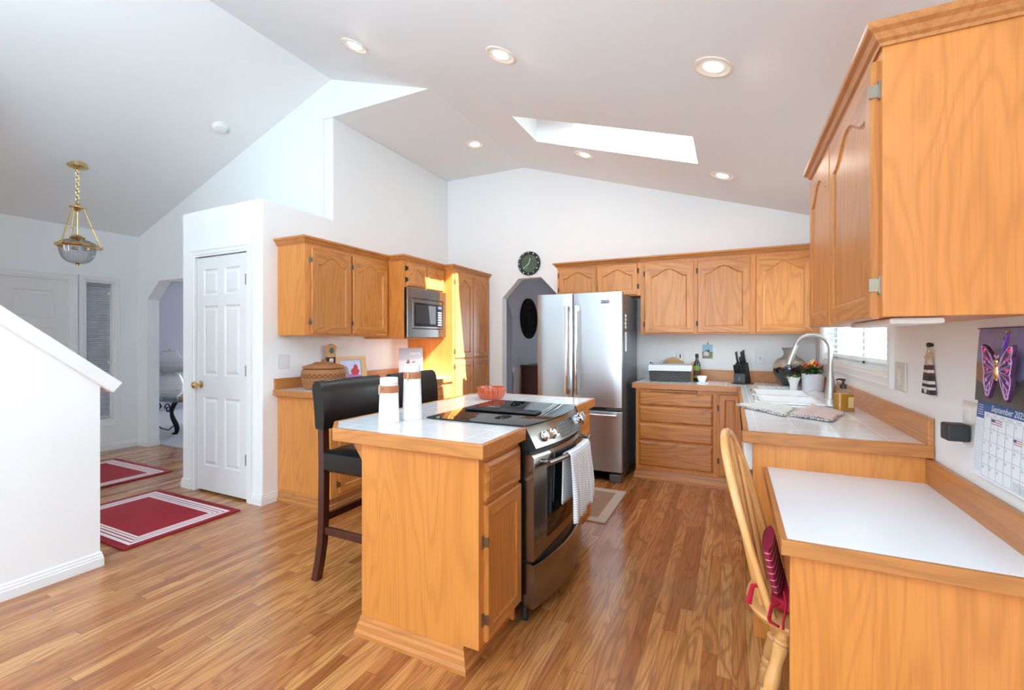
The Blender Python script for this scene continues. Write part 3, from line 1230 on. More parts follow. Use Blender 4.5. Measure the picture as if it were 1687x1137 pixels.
mb.build('toe_moulding', 'oak_edge_x', c)

w = thing('countertop', 'narrow white countertop with oak edge along the left wall under the basket and picture', 'countertop', (-3.06, 3.36, 0.872))
mb = MB()
mb.box(XL, BX + 0.006, 2.524, 4.218, 0.874, HC)
mb.build('top', 'tile', w)
mb = MB()
mb.box(XL, BX + 0.030, 2.500, 2.524, 0.868, HC + 0.001)
mb.box(BX + 0.006, BX + 0.030, 2.524, 4.218, 0.868, HC + 0.001)
mb.build('edge_trim', 'oak_edge_y', w, bevel=0.004)
mb = MB()
mb.box(XL, XL + 0.02, 2.510, 4.218, HC + 0.001, 1.005)
mb.build('backsplash', 'oak_edge_y', w, bevel=0.003)

# ---- back wall base run
BY = 4.445
c = thing('drawer_cabinet', 'honey oak base cabinet of four wide drawers beside the fridge', 'cabinet', (-0.48, 4.7, 0.0), 'oak base cabinets')
mb = MB()
mb.box(-0.83, -0.125, BY, YB, 0.098, 0.872)
mb.box(-0.825, -0.125, BY + 0.03, YB, 0.0, 0.098)
mb.build('body', 'veneer_z', c)
for z0, h in ((0.135, 0.232), (0.382, 0.152), (0.549, 0.145), (0.708, 0.125)):
    P = plane_map((-0.80, BY, z0), (1, 0, 0), (0, -1, 0))
    drawer_front(c, P, 0.645, h)
mb = MB()
mb.box(-0.70, -0.285, BY - 0.024, BY + 0.2, 0.840, 0.860)
mb.build('cutting_board_pull', 'oak_x', c, bevel=0.005)
mb = MB()
mb.sweep([(-0.827, YB), (-0.827, BY + 0.022), (-0.125, BY + 0.022)], toe_prof(0.10, 0.03))
mb.build('toe_moulding', 'oak_edge_x', c)

c = thing('base_cabinet', 'narrow honey oak base cabinet with one tall door, between drawers and sink run', 'cabinet', (-0.03, 4.7, 0.0), 'oak base cabinets')
mb = MB()
mb.box(-0.124, 0.085, BY, YB, 0.098, 0.872)
mb.box(-0.124, 0.085, BY + 0.03, YB, 0.0, 0.098)
mb.build('body', 'veneer_z', c)
P = plane_map((-0.106, BY, 0.118), (1, 0, 0), (0, -1, 0))
cabinet_door(c, P, 0.178, 0.722, 0.0, 0.046)
for v in (0.13, 0.60):
    hinge(c, P, v, 'hinge_dark')
mb = MB()
mb.sweep([(-0.124, BY + 0.022), (0.09, BY + 0.022)], toe_prof(0.10, 0.03))
mb.build('toe_moulding', 'oak_edge_x', c)

# ---- right wall base run: sink cabinet, dishwasher, end panel
RX = 0.085
c = thing('sink_cabinet', 'honey oak sink base cabinet below the window, its oak end panel behind the desk', 'cabinet', (0.40, 3.4, 0.0), 'oak base cabinets')
mb = MB()
mb.box(RX, 0.10, 3.05, BY, 0.098, 0.872)
mb.box(RX + 0.06, 0.16, 3.05, BY, 0.0, 0.098)
mb.box(RX + 0.06, 0.16, 2.32, 2.40, 0.0, 0.098)
mb.box(RX, XR, 2.30, 2.32, 0.0, 0.872)
mb.box(0.10, XR, 3.05, 3.07, 0.098, 0.872)
mb.box(RX, 0.10, 2.32, 2.40, 0.098, 0.872)
mb.build('body', 'veneer_z', c)
for y0 in (3.10, 3.52, 3.94):
    P = plane_map((RX, y0 + 0.40, 0.125), (0, -1, 0), (-1, 0, 0))
    cabinet_door(c, P, 0.40, 0.55, 0.0, 0.055, gh='oak_y')
    P = plane_map((RX, y0 + 0.40, 0.70), (0, -1, 0), (-1, 0, 0))
    drawer_front(c, P, 0.40, 0.145, mat='oak_y')
d = thing('dishwasher', 'white dishwasher control edge glimpsed under the oak counter edge behind the chair', 'dishwasher', (0.3, 2.73, 0.0))
mb = MB()
mb.box(0.10, 0.66, 2.42, 3.03, 0.06, 0.86)
mb.build('body', 'plastic_white', d)
mb = MB()
mb.box(0.088, 0.099, 2.42, 3.03, 0.11, 0.70)
mb.build('door', 'steel_dark', d, bevel=0.006)
mb = MB()
mb.box(0.050, 0.098, 2.42, 3.03, 0.71, 0.86)
mb.build('control_panel', 'plastic_white', d, bevel=0.006)

# L-shaped tiled worktop with sink cut-out
w = thing('countertop', 'L-shaped white tiled countertop with oak edging around the sink and back wall', 'countertop', (0.0, 4.4, 0.872))
S0, S1, Q0, Q1 = 0.125, 0.590, 3.32, 4.225
mb = MB()
mb.box(-0.835, 0.066, 4.437, YB, 0.874, HC)
for (a, b, e, f) in ((0.066, S0 + 0.015, 2.296, YB), (S1 - 0.015, XR, 2.296, YB), (S0 + 0.015, S1 - 0.015, 2.296, Q0 + 0.015), (S0 + 0.015, S1 - 0.015, Q1 - 0.015, YB)):
    mb.box(a, b, e, f, 0.874, HC)
mb.build('top', 'tile', w)
mb = MB()
mb.box(-0.86, -0.835, 4.412, YB, 0.866, HC + 0.002)
mb.box(-0.835, 0.041, 4.412, 4.437, 0.866, HC + 0.002)
mb.mi = 1
mb.box(0.041, 0.066, 2.296, 4.437, 0.866, HC + 0.002)
mb.mi = 0
mb.box(0.041, XR, 2.270, 2.296, 0.866, HC + 0.002)
mb.build('edge_trim', ['oak_edge_x', 'oak_edge_y'], w, bevel=0.003)
mb = MB()
mb.box(-0.60, XR - 0.02, YB - 0.02, YB, HC, 1.02)
mb.mi = 1
mb.box(XR - 0.02, XR, 2.274, YB, HC, 1.02)
mb.build('backsplash', ['oak_edge_x', 'oak_edge_y'], w, bevel=0.003)

# ---- desk
d = thing('desk', 'built-in oak desk with white laminate top against the right wall', 'desk', (0.42, 1.88, 0.0))
mb = MB()
mb.box(0.147, XR, 1.500, 1.522, 0.0, 0.722)
mb.build('end_panel', 'veneer_z', d, bevel=0.001)
mb = MB()
mb.box(0.150, 0.170, 1.522, 2.299, 0.585, 0.722)
mb.build('drawer_front', 'oak_edge_y', d, bevel=0.004)
mb = MB()
mb.box(0.140, XR, 1.494, 2.299, 0.722, 0.762)
mb.build('top', 'laminate', d)
mb = MB()
mb.box(0.124, XR, 1.478, 1.494, 0.718, 0.761)
mb.mi = 1
mb.box(0.124, 0.140, 1.494, 2.299, 0.718, 0.761)
mb.build('edge_trim', ['oak_edge_x', 'oak_edge_y'], d, bevel=0.002)
mb = MB()
mb.box(XR - 0.02, XR, 1.478, 2.299, 0.762, 0.862)
mb.build('backsplash', 'oak_edge_y', d, bevel=0.003)

# ---- island
IX0, IX1 = -1.50, -0.895
c = thing('island_cabinet', 'honey oak island cabinet in the foreground with plain end panel, drawer and door', 'cabinet', (-1.2, 1.74, 0.0), 'oak island cabinets')
mb = MB()
mb.prism([(IX0, 0.0), (IX1 - 0.07, 0.0), (IX1 - 0.07, 0.10), (IX1, 0.10), (IX1, 0.872), (IX0, 0.872)], 1, 1.552, 1.57)
mb.box(IX0, IX0 + 0.018, 1.57, 3.07, 0.0, 0.872)
mb.box(IX1 - 0.02, IX1, 1.57, 1.925, 0.10, 0.872)
mb.box(IX0 + 0.018, IX1 - 0.02, 1.907, 1.925, 0.02, 0.872)
mb.box(IX1 - 0.09, IX1 - 0.07, 1.57, 1.925, 0.0, 0.10)
mb.box(IX0 + 0.018, IX1 - 0.02, 1.57, 1.907, 0.10, 0.12)
mb.build('body', 'veneer_z', c)
P = plane_map((IX1, 1.59, 0.115), (0, 1, 0), (1, 0, 0))
cabinet_door(c, P, 0.325, 0.545, 0.0, 0.052, gh='oak_y', raised=False)
for v in (0.09, 0.40):
    hinge(c, P, v, 'hinge')
P = plane_map((IX1, 1.59, 0.675), (0, 1, 0), (1, 0, 0))
drawer_front(c, P, 0.325, 0.155, mat='oak_y', bead=True)
mb = MB()
mb.sweep([(IX0, 3.07), (IX0, 1.552), (IX1 - 0.07, 1.552), (IX1 - 0.07, 1.925)], toe_prof(0.085, 0.024))
mb.build('toe_moulding', 'oak_edge_x', c)
mb = MB()
mb.prism([(IX0, 0.872), (IX0 - 0.125, 0.872), (IX0, 0.70)], 1, 1.60, 1.64)
mb.build('bracket', 'oak_x', c)

c = thing('island_cabinet', 'small honey oak island cabinet at the far side of the range', 'cabinet', (-1.2, 2.89, 0.0), 'oak island cabinets')
mb = MB()
mb.box(IX0 + 0.02, IX1, 2.695, 3.07, 0.10, 0.872)
mb.box(IX0 + 0.02, IX1 - 0.07, 2.72, 3.05, 0.0, 0.10)
mb.build('body', 'veneer_z', c)
P = plane_map((IX1, 2.715, 0.115), (0, 1, 0), (1, 0, 0))
cabinet_door(c, P, 0.335, 0.545, 0.0, 0.052, gh='oak_y', raised=False)
P = plane_map((IX1, 2.715, 0.675), (0, 1, 0), (1, 0, 0))
drawer_front(c, P, 0.335, 0.155, mat='oak_y', bead=True)

w = thing('island_countertop', 'white tiled island top with oak edging and clipped corners around the range', 'countertop', (-1.32, 2.3, 0.872))
XA, XB, YA, YC, CH = -1.79, -0.862, 1.527, 3.118, 0.135
RY0, RY1, RXB = 1.936, 2.6935, -1.405


def shrink(e):
    k = e * math.tan(PI / 8)
    return [(XA + CH + k, YA + e), (XB - e, YA + e), (XB - e, YC - e), (XA + CH + k, YC - e), (XA + e, YC - CH - k), (XA + e, YA + CH + k)]


o, i_ = shrink(0.0), shrink(0.022)
mb = MB()
mb.prism([i_[0], (RXB, YA + 0.022), (RXB, YC - 0.022), i_[3], i_[4], i_[5]], 2, 0.874, HC)
mb.prism([(RXB, YA + 0.022), i_[1], (XB - 0.022, RY0), (RXB, RY0)], 2, 0.874, HC)
mb.prism([(RXB, RY1), (XB - 0.022, RY1), i_[2], (RXB, YC - 0.022)], 2, 0.874, HC)
mb.build('top', 'tile', w)
mb = MB()
# trim runs from the range front corner round the outside to the other corner
path_o = [(XB, RY0), o[1], o[0], o[5], o[4], o[3], o[2], (XB, RY1)]
path_i = [(XB - 0.022, RY0), i_[1], i_[0], i_[5], i_[4], i_[3], i_[2], (XB - 0.022, RY1)]
rs = []
for (a, b) in zip(path_o, path_i):
    rs.append([(a[0], a[1], 0.858), (a[0], a[1], HC + 0.002), (b[0], b[1], HC + 0.002), (b[0], b[1], 0.858)])
mb.rings(rs)
mb.build('edge_trim', 'oak_edge_x', w, bevel=0.004)
# ================================================================== appliances
XL, XR, YB = -3.38, 0.70, 5.05
# ---- fridge
f = thing('fridge', 'stainless steel french door fridge with long bar handles and bottom freezer', 'fridge', (-1.335, 4.58, 0.0))
FX0, FX1, FD, FB = -1.752, -0.912, 4.205, 4.275
box_part('body', 'steel_dark', f, FX0 + 0.01, FX1 - 0.006, FB + 0.012, 4.98, 0.03, 1.755, bevel=0.006)
mid = -1.384
for (a, b) in ((FX0, mid - 0.003), (mid + 0.003, FX1)):
    mb = MB()
    n = 10
    pts = [(a, FB)]
    for i in range(n + 1):
        s = i / n
        x = a + (b - a) * s
        e = 0.012 * (1 - math.sin(PI * min(1, max(0, s)))) ** 3
        pts.append((x, FD + e))
    pts.append((b, FB))
    mb.prism(pts, 2, 0.692, 1.772)
    mb.build('door', 'steel', f, bevel=0.004, smooth=True)
mb = MB()
mb.prism([(FX0, FB), (FX0, FD + 0.012)] + [(FX0 + (FX1 - FX0) * i / 10, FD + 0.012 * (1 - math.sin(PI * i / 10)) ** 3) for i in range(1, 10)] + [(FX1, FD + 0.012), (FX1, FB)], 2, 0.095, 0.655)
mb.build('freezer_drawer', 'steel', f, bevel=0.004, smooth=True)
mb = MB()
mb.box(FX0 + 0.02, FX1 - 0.02, FD + 0.03, FB + 0.02, 0.03, 1.76)
mb.build('gasket', 'black', f)
for x in (-1.424, -1.330):
    mb = MB()
    mb.tube([(x, 4.135, 0.81), (x, 4.135, 1.645)], 0.0135, 16)
    mb.tube([(x, 4.135, 1.585), (x, 4.135, 1.647)], 0.0155, 16)
    mb.tube([(x, 4.135, 0.808), (x, 4.135, 0.870)], 0.0155, 16)
    mb.box(x - 0.011, x + 0.013, 4.135, FD + 0.004, 1.60, 1.645)
    mb.box(x - 0.011, x + 0.013, 4.135, FD + 0.004, 0.81, 0.855)
    mb.build('handle', 'chrome', f, smooth=True)
mb = MB()
mb.tube([(-1.70, 4.135, 0.63), (-0.945, 4.135, 0.63)], 0.0135, 16)
mb.tube([(-1.70, 4.135, 0.63), (-1.64, 4.135, 0.63)], 0.0155, 16)
mb.tube([(-1.005, 4.135, 0.63), (-0.943, 4.135, 0.63)], 0.0155, 16)
mb.box(-1.69, -1.66, 4.135, FD + 0.006, 0.62, 0.64)
mb.box(-0.985, -0.955, 4.135, FD + 0.006, 0.62, 0.64)
mb.build('freezer_handle', 'chrome', f, smooth=True)
mb = MB()
mb.box(-1.108, -1.028, FD - 0.002, FD + 0.008, 1.666, 1.694)
bg = mb.build('badge', plain('navy_badge', srgb(44, 52, 84), 0.3), f, bevel=0.001)
mb = MB()
RXm = Matrix.Rotation(PI / 2, 4, 'X')
mb.text('MAYTAG', 0.0195, Matrix.Translation((-1.068, FD - 0.0026, 1.680)) @ RXm)
mb.build('lettering', 'white', bg, recalc=False)
mb = MB()
mb.box(-1.06, FX1 - 0.012, FD + 0.015, FB + 0.02, 0.672, 0.684)
mb.build('mullion_hinge', 'steel_dark', f)
mb = MB()
mb.box(FX0 + 0.02, FX1 - 0.12, FD + 0.03, FB + 0.03, 0.035, 0.088)
mb.build('kick_grille', 'black', f)
for x in (FX1 - 0.115, FX0 + 0.005):
    mb = MB()
    mb.box(x, x + 0.11, FD + 0.005, FB + 0.1, 0.0, 0.075)
    mb.build('foot', 'steel_dark', f, bevel=0.006)
# things stuck on the fridge side
mb = MB()
mb.box(FX1 - 0.005, FX1 + 0.0, 4.36, 4.42, 1.215, 1.40)
t = mb.build('notepad', 'paper')
tag(t, 'narrow white notepad on the right side of the fridge', 'notepad')
mb = MB()
for k in range(4):
    mb.ball((FX1 + 0.001, 4.36, 1.44 + k * 0.037), 0.015, sc=(0.5, 1, 1.2))
t = mb.build('fridge_magnet', 'ceramic', smooth=True)
tag(t, 'small pale beaded magnet on the fridge side above the notepad', 'magnet')

# ---- slide-in range
r = thing('range', 'slide-in steel range with black glass cooktop in the island', 'range', (-1.12, 2.313, 0.0))
RA, RB_ = 1.942, 2.686


def bow(y, k=0.052):
    s = (y - RA) / (RB_ - RA)
    return k * (1 - (2 * s - 1) ** 2)


def bowed(mb, y0, y1, secs, n=20, k=0.052):
    """closed section [(x, z)...] swept along y, pushed out by the bow; section x <= -1 stays straight"""
    rs = []
    for i in range(n + 1):
        y = y0 + (y1 - y0) * i / n
        s = secs(y) if callable(secs) else secs
        rs.append([((x + bow(y, k)) if x > -0.95 else x, y, z) for x, z in s])
    return mb.rings(rs)


box_part('body', 'black', r, -1.40, -0.90, RA + 0.006, RB_ - 0.006, 0.06, 0.90)
mb = MB()
bowed(mb, RA - 0.012, RB_ + 0.012, [(-1.425, HC + 0.0042), (-0.872, HC + 0.0042), (-0.868, HC + 0.007), (-0.872, HC + 0.010), (-1.425, HC + 0.010)])
mb.build('cooktop', 'black_glass', r, smooth=True)
M['burner_line'] = plain('grey_burner_print', srgb(70, 70, 74), 0.3)
mb = MB()
for (cx, cy, rr) in ((-1.00, 2.08, 0.105), (-1.00, 2.52, 0.085), (-1.27, 2.08, 0.085), (-1.27, 2.52, 0.105)):
    for q in (rr, rr * 0.6):
        mb.lathe([(q - 0.0016, HC + 0.0100), (q, HC + 0.0104), (q + 0.0016, HC + 0.0100)], cx, cy, 48)
mb.build('burner_rings', 'burner_line', r)
mb = MB()
mb.box(-1.362, -0.925, 2.203, 2.288, HC + 0.012, HC + 0.026)
dv = mb.build('downdraft_vent', 'black', r, bevel=0.006)
mb = MB()
for k in range(4):
    for j in range(6):
        x0 = -1.345 + k * 0.103
        mb.box(x0, x0 + 0.092, 2.212 + j * 0.0117, 2.218 + j * 0.0117, HC + 0.0255, HC + 0.0275)
mb.build('vent_slats', 'black_soft', dv)
# control panel: sloping bowed fascia
mb = MB()
bowed(mb, RA, RB_, [(-0.90, 0.80), (-0.822, 0.812), (-0.818, 0.818), (-0.866, 0.906), (-0.874, 0.9155), (-0.90, 0.9155)])
cp = mb.build('control_panel', 'steel_y', r, smooth=True)
mb = MB()
for ya, yb in ((RA - 0.004, RA), (RB_, RB_ + 0.004)):
    mb.prism([(-0.96, 0.80), (-0.818, 0.808), (-0.814, 0.818), (-0.864, 0.908), (-0.874, 0.917), (-0.96, 0.917)], 1, ya, yb)
mb.build('panel_end', 'black', r)


def on_panel(y, v, lift=0.0):
    """point on the sloping fascia; v 0 bottom .. 1 top"""
    x = -0.818 + (-0.866 + 0.818) * v + bow(y)
    z = 0.818 + (0.906 - 0.818) * v
    n = Vector((0.088, 0, 0.048)).normalized()
    return (x + n.x * lift, y, z + n.z * lift)


mb = MB()
rs = []
for i in range(13):
    y = 2.19 + 0.34 * i / 12
    rs.append([on_panel(y, 0.10, 0.0008), on_panel(y, 0.90, 0.0008), on_panel(y, 0.90, -0.002), on_panel(y, 0.10, -0.002)])
mb.rings(rs)
kp = mb.build('keypad', 'grey_panel', r)
mb = MB()
rs = []
for i in range(5):
    y = 2.365 + 0.075 * i / 4
    rs.append([on_panel(y, 0.34, 0.0016), on_panel(y, 0.84, 0.0016), on_panel(y, 0.84, -0.001), on_panel(y, 0.34, -0.001)])
mb.rings(rs)
mb.build('display', 'black_glass', kp)
mb = MB()
M['keypad_print'] = plain('pale_keypad_print', srgb(170, 176, 180), 0.5)
for i in range(4):
    for j in range(3):
        y = 2.215 + j * 0.035
        v = 0.24 + i * 0.18
        p = on_panel(y, v, 0.0012)
        mb.ball(p, 0.0035, 8, 4, (0.5, 1, 1))
for i in range(3):
    p = on_panel(2.36 + i * 0.05, 0.2, 0.0012)
    mb.ball(p, 0.0035, 8, 4, (0.5, 1.4, 1))
mb.build('keypad_marks', 'keypad_print', kp)
nrm = Vector((0.088, 0, 0.048)).normalized()
for y in (2.045, 2.122, 2.595, 2.655):
    mb = MB()
    q = nrm.to_track_quat('Z', 'Y').to_matrix().to_4x4()
    c0 = Vector(on_panel(y, 0.46, 0.0))
    vs0 = len(mb.bm.verts)
    mb.lathe([(0.0, -0.002), (0.027, -0.002), (0.027, 0.004), (0.022, 0.008), (0.020, 0.022), (0.0, 0.024)], 0, 0, 24)
    mb.box(-0.006, 0.006, -0.021, 0.021, 0.01, 0.034)
    bmesh.ops.transform(mb.bm, matrix=Matrix.Translation(c0) @ q, verts=mb.bm.verts)
    mb.build('knob', 'chrome', r, smooth=True)

# oven door with smile-shaped lower edge
DXo = -0.826


def door_sec(y):
    zb = 0.292 + 0.058 * (1 - ((2 * (y - RA) / (RB_ - RA)) - 1) ** 2)
    return [(DXo - 0.05, zb), (DXo - 0.004, zb), (DXo, zb + 0.004), (DXo, 0.772), (DXo - 0.012, 0.786), (DXo - 0.05, 0.786)]


mb = MB()
bowed(mb, RA, RB_, door_sec)
dr = mb.build('oven_door', 'steel_y', r, smooth=True)


def win_sec(y):
    zb = 0.352 + 0.045 * (1 - ((2 * (y - RA) / (RB_ - RA)) - 1) ** 2)
    return [(DXo - 0.002, zb), (DXo + 0.0012, zb), (DXo + 0.0012, 0.712), (DXo - 0.002, 0.712)]


mb = MB()
bowed(mb, 2.045, 2.59, win_sec)
mb.build('window', 'black_glass', dr, smooth=True)
mb = MB()
pth = []
for i in range(19):
    y = 1.982 + 0.664 * i / 18
    pth.append((DXo + 0.048 + bow(y, 0.050), y, 0.748))
mb.tube(pth, 0.0125, 14)
for y in (2.0, 2.628):
    x = DXo + bow(y)
    mb.tube([(x - 0.004, y, 0.75), (x + 0.05, y, 0.748)], 0.011, 12)
mb.build('handle', 'steel_y', dr, smooth=True)
mb = MB()
bowed(mb, RA, RB_, [(DXo - 0.05, 0.072), (DXo - 0.004, 0.072), (DXo, 0.076), (DXo, 0.272), (DXo - 0.01, 0.278), (DXo - 0.05, 0.278)])
mb.build('warming_drawer', 'steel_y', r, smooth=True)
mb = MB()
bowed(mb, RA + 0.005, RB_ - 0.005, [(-0.92, 0.10), (DXo - 0.03, 0.10), (DXo - 0.03, 0.80), (-0.92, 0.80)])
mb.build('door_recess', 'black', r)
for (x, y) in ((-0.885, RA + 0.03), (-0.885, RB_ - 0.03), (-1.37, RA + 0.03), (-1.37, RB_ - 0.03)):
    mb = MB()
    mb.lathe([(0.018, 0.0), (0.018, 0.012), (0.010, 0.016), (0.010, 0.062)], x, y, 14)
    mb.build('foot', 'black_soft', r)

# ---- built-in microwave
m = thing('microwave', 'built-in stainless microwave with black door set into the oak cabinet', 'microwave', (-3.0, 3.88, 1.352))
MY0, MY1, MZ0, MZ1 = 3.555, 4.215, 1.352, 1.842
box_part('body', 'steel_dark', m, -3.33, MX - 0.003, 3.58, 4.18, 1.375, 1.82)
FXm = MX + 0.026
wall = MB()
wall_boxes(wall, 0, MX + 0.001, FXm, MY0, MY1, MZ0, MZ1, [(3.628, 4.165, 1.435, 1.742)])
wall.build('trim_kit', 'steel_y', m, bevel=0.002)
mb = MB()
mb.box(MX - 0.002, MX + 0.010, 3.628, 4.165, 1.435, 1.742)
mb.build('recess', 'black', m)
mb = MB()
mb.box(MX + 0.010, FXm - 0.004, 3.638, 4.157, 1.443, 1.734)
dm = mb.build('door', 'steel_y', m, bevel=0.002)
mb = MB()
mb.box(FXm - 0.005, FXm - 0.002, 3.668, 4.148, 1.462, 1.700)
gw = mb.build('glass', 'black_glass', dm)
mb = MB()
mb.box(FXm - 0.002, FXm - 0.0012, 3.69, 4.03, 1.49, 1.68)
mb.build('screen_mesh', 'black_soft', gw)
mb = MB()
for i in range(6):
    for j in range(3):
        mb.box(FXm - 0.002, FXm - 0.0012, 4.072 + j * 0.022, 4.088 + j * 0.022, 1.478 + i * 0.026, 1.492 + i * 0.026)
mb.build('buttons', 'keypad_print', gw)
mb = MB()
mb.box(FXm - 0.002, FXm - 0.0012, 4.07, 4.135, 1.655, 1.682)
mb.build('display', plain('dim_display', srgb(60, 70, 90), 0.2), gw)

# ---- drop-in sink and faucet
s = thing('sink', 'white drop-in double bowl sink under the kitchen window', 'sink', (0.36, 3.77, 0.70))


def basin_rings(x0, x1, y0, y1, r, z, n=6):
    pts = []
    for (cx, cy, a0) in ((x1 - r, y1 - r, 0), (x0 + r, y1 - r, 90), (x0 + r, y0 + r, 180), (x1 - r, y0 + r, 270)):
        for i in range(n + 1):
            a = math.radians(a0 + 90 * i / n)
            pts.append((cx + r * math.cos(a), cy + r * math.sin(a), z))
    return pts


def basin(mb, x0, x1, y0, y1, zt, zb, w=0.03):
    o = lambda e, z, r: basin_rings(x0 + e, x1 - e, y0 + e, y1 - e, r, z)
    mb.rings([o(-w, zt - 0.012, 0.05), o(-w, zt - 0.003, 0.05), o(-w + 0.006, zt, 0.05), o(-0.006, zt, 0.045), o(0.004, zt - 0.006, 0.045), o(0.022, zb + 0.03, 0.05), o(0.05, zb, 0.05), o(0.05, zb - 0.01, 0.05), o(0.01, zb + 0.02, 0.05), o(-0.008, zt - 0.02, 0.045)], True, False, False)
    mb.face([mb.bm.verts.new(p) for p in o(0.05, zb, 0.05)])


mb = MB()
basin(mb, 0.160, 0.500, 3.36, 3.71, HC + 0.014, 0.72)
mb.build('front_bowl', 'porcelain', s, smooth=True)
mb = MB()
basin(mb, 0.160, 0.500, 3.775, 4.185, HC + 0.014, 0.70)
mb.build('back_bowl', 'porcelain', s, smooth=True)
mb = MB()
mb.box(0.518, 0.598, 3.325, 4.22, HC + 0.003, HC + 0.014)
mb.build('faucet_deck', 'porcelain', s, bevel=0.006)
for y in (3.53, 3.98):
    mb = MB()
    mb.lathe([(0.0, 0.725 if y < 3.7 else 0.706), (0.04, 0.725 if y < 3.7 else 0.706), (0.042, 0.722 if y < 3.7 else 0.702)], 0.33, y, 20)
    mb.build('drain', 'chrome', s)

f = thing('faucet', 'tall brushed nickel gooseneck faucet with pull-down spray head behind the sink', 'faucet', (0.60, 3.72, HC))
mb = MB()
fx, fy = 0.600, 3.72
mb.lathe([(0.038, HC + 0.014), (0.038, HC + 0.020), (0.030, HC + 0.026), (0.027, HC + 0.05), (0.026, HC + 0.11), (0.019, HC + 0.15), (0.0155, HC + 0.17), (0.0155, HC + 0.2)], fx, fy, 24)
mb.build('base', 'nickel', f, smooth=True)
mb = MB()
pth = [(fx, fy, HC + 0.19), (fx, fy, HC + 0.33)]
R_ = 0.105
dx, dy = -0.94, 0.34
for i in range(1, 17):
    a = PI * i / 16 * 0.93
    q = R_ * (1 - math.cos(a))
    pth.append((fx + dx * q, fy + dy * q, HC + 0.34 + R_ * math.sin(a)))
mb.tube(pth, 0.0145, 16)
mb.build('spout', 'nickel', f, smooth=True)
e0, e1 = Vector(pth[-2]), Vector(pth[-1])
d_ = (e1 - e0).normalized()
mb = MB()
mb.tube([e1 - d_ * 0.005, e1 + d_ * 0.004, e1 + d_ * 0.05, e1 + d_ * 0.11, e1 + d_ * 0.135], [0.0145, 0.0165, 0.0185, 0.025, 0.025], 18)
mb.build('spray_head', 'nickel', f, smooth=True)
mb = MB()
mb.tube([(fx + 0.02, fy + 0.02, HC + 0.09), (fx + 0.035, fy + 0.05, HC + 0.10), (fx + 0.05, fy + 0.10, HC + 0.13)], [0.012, 0.009, 0.006], 12)
mb.build('lever', 'nickel', f, smooth=True)

# ================================================================== lights in the ceiling
ang = math.atan(KR)


def can_light(x, y, z, label, tilt):
    c = thing('recessed_light', label, 'ceiling light', (x, y, z), 'recessed lights in the kitchen ceiling')
    R = Matrix.Rotation(tilt, 4, 'Y')
    T4 = Matrix.Translation((x, y, z)) @ R
    mb = MB()
    mb.lathe([(0.098, 0.002), (0.098, -0.004), (0.090, -0.007), (0.082, -0.006), (0.066, 0.004), (0.060, 0.004), (0.060, 0.012), (0.098, 0.012)], 0, 0, 40)
    mb.bm.faces.ensure_lookup_table()
    bmesh.ops.transform(mb.bm, matrix=T4, verts=mb.bm.verts)
    mb.build('trim_ring', 'trim_ring', c, smooth=True)
    mb = MB()
    mb.lathe([(0.0, -0.012), (0.030, -0.010), (0.048, -0.002), (0.056, 0.010), (0.0, 0.012)], 0, 0, 32)
    bmesh.ops.transform(mb.bm, matrix=T4, verts=mb.bm.verts)
    mb.build('lamp', 'lamp_glow', c, smooth=True)
    d = bpy.data.lights.new('can_lamp', 'AREA')
    d.shape = 'DISK'
    d.size = 0.11
    d.energy = 1.5
    d.color = (1.0, 0.92, 0.82)
    o = bpy.data.objects.new('can_lamp', d)
    COL.objects.link(o)
    o.parent = c
    o.location = (0, 0, -0.04)
    return c


M['trim_ring'] = plain('cream_light_trim', srgb(240, 226, 210), 0.4)
can_light(-2.505, 2.52, zr(-2.505) - 0.001, 'recessed light nearest the ridge, left of the front three', ang)
can_light(-1.310, 2.545, zr(-1.310) - 0.001, 'middle one of the three front recessed lights, over the island', ang)
can_light(-0.088, 2.558, zr(-0.088) - 0.001, 'rightmost of the front three recessed lights, the one that looks largest', ang)
can_light(-2.480, 4.22, 3.419, 'recessed light in the flat strip of ceiling by the back wall', 0.0)
can_light(-1.275, 4.24, zr(-1.275) - 0.001, 'recessed light just below the left half of the skylight', ang)
can_light(-0.075, 4.27, zr(-0.075) - 0.001, 'recessed light beyond the low right end of the skylight', ang)

c = thing('smoke_detector', 'round white smoke detector on the sloping entry ceiling', 'smoke detector', (-4.48, 2.748, zl(-4.48)))
T4 = Matrix.Translation((-4.48, 2.748, zl(-4.48) - 0.001)) @ Matrix.Rotation(-math.atan(KL), 4, 'Y')
mb = MB()
mb.lathe([(0.0, -0.042), (0.045, -0.042), (0.058, -0.036), (0.062, -0.02), (0.062, -0.012), (0.070, -0.010), (0.072, 0.0), (0.0, 0.0)], 0, 0, 36)
bmesh.ops.transform(mb.bm, matrix=T4, verts=mb.bm.verts)
mb.build('body', 'plastic_white', c, smooth=True)
mb = MB()
mb.lathe([(0.0, -0.046), (0.012, -0.045), (0.014, -0.042)], 0.0, 0, 20)
bmesh.ops.transform(mb.bm, matrix=T4, verts=mb.bm.verts)
mb.build('test_button', 'plate_white', c)

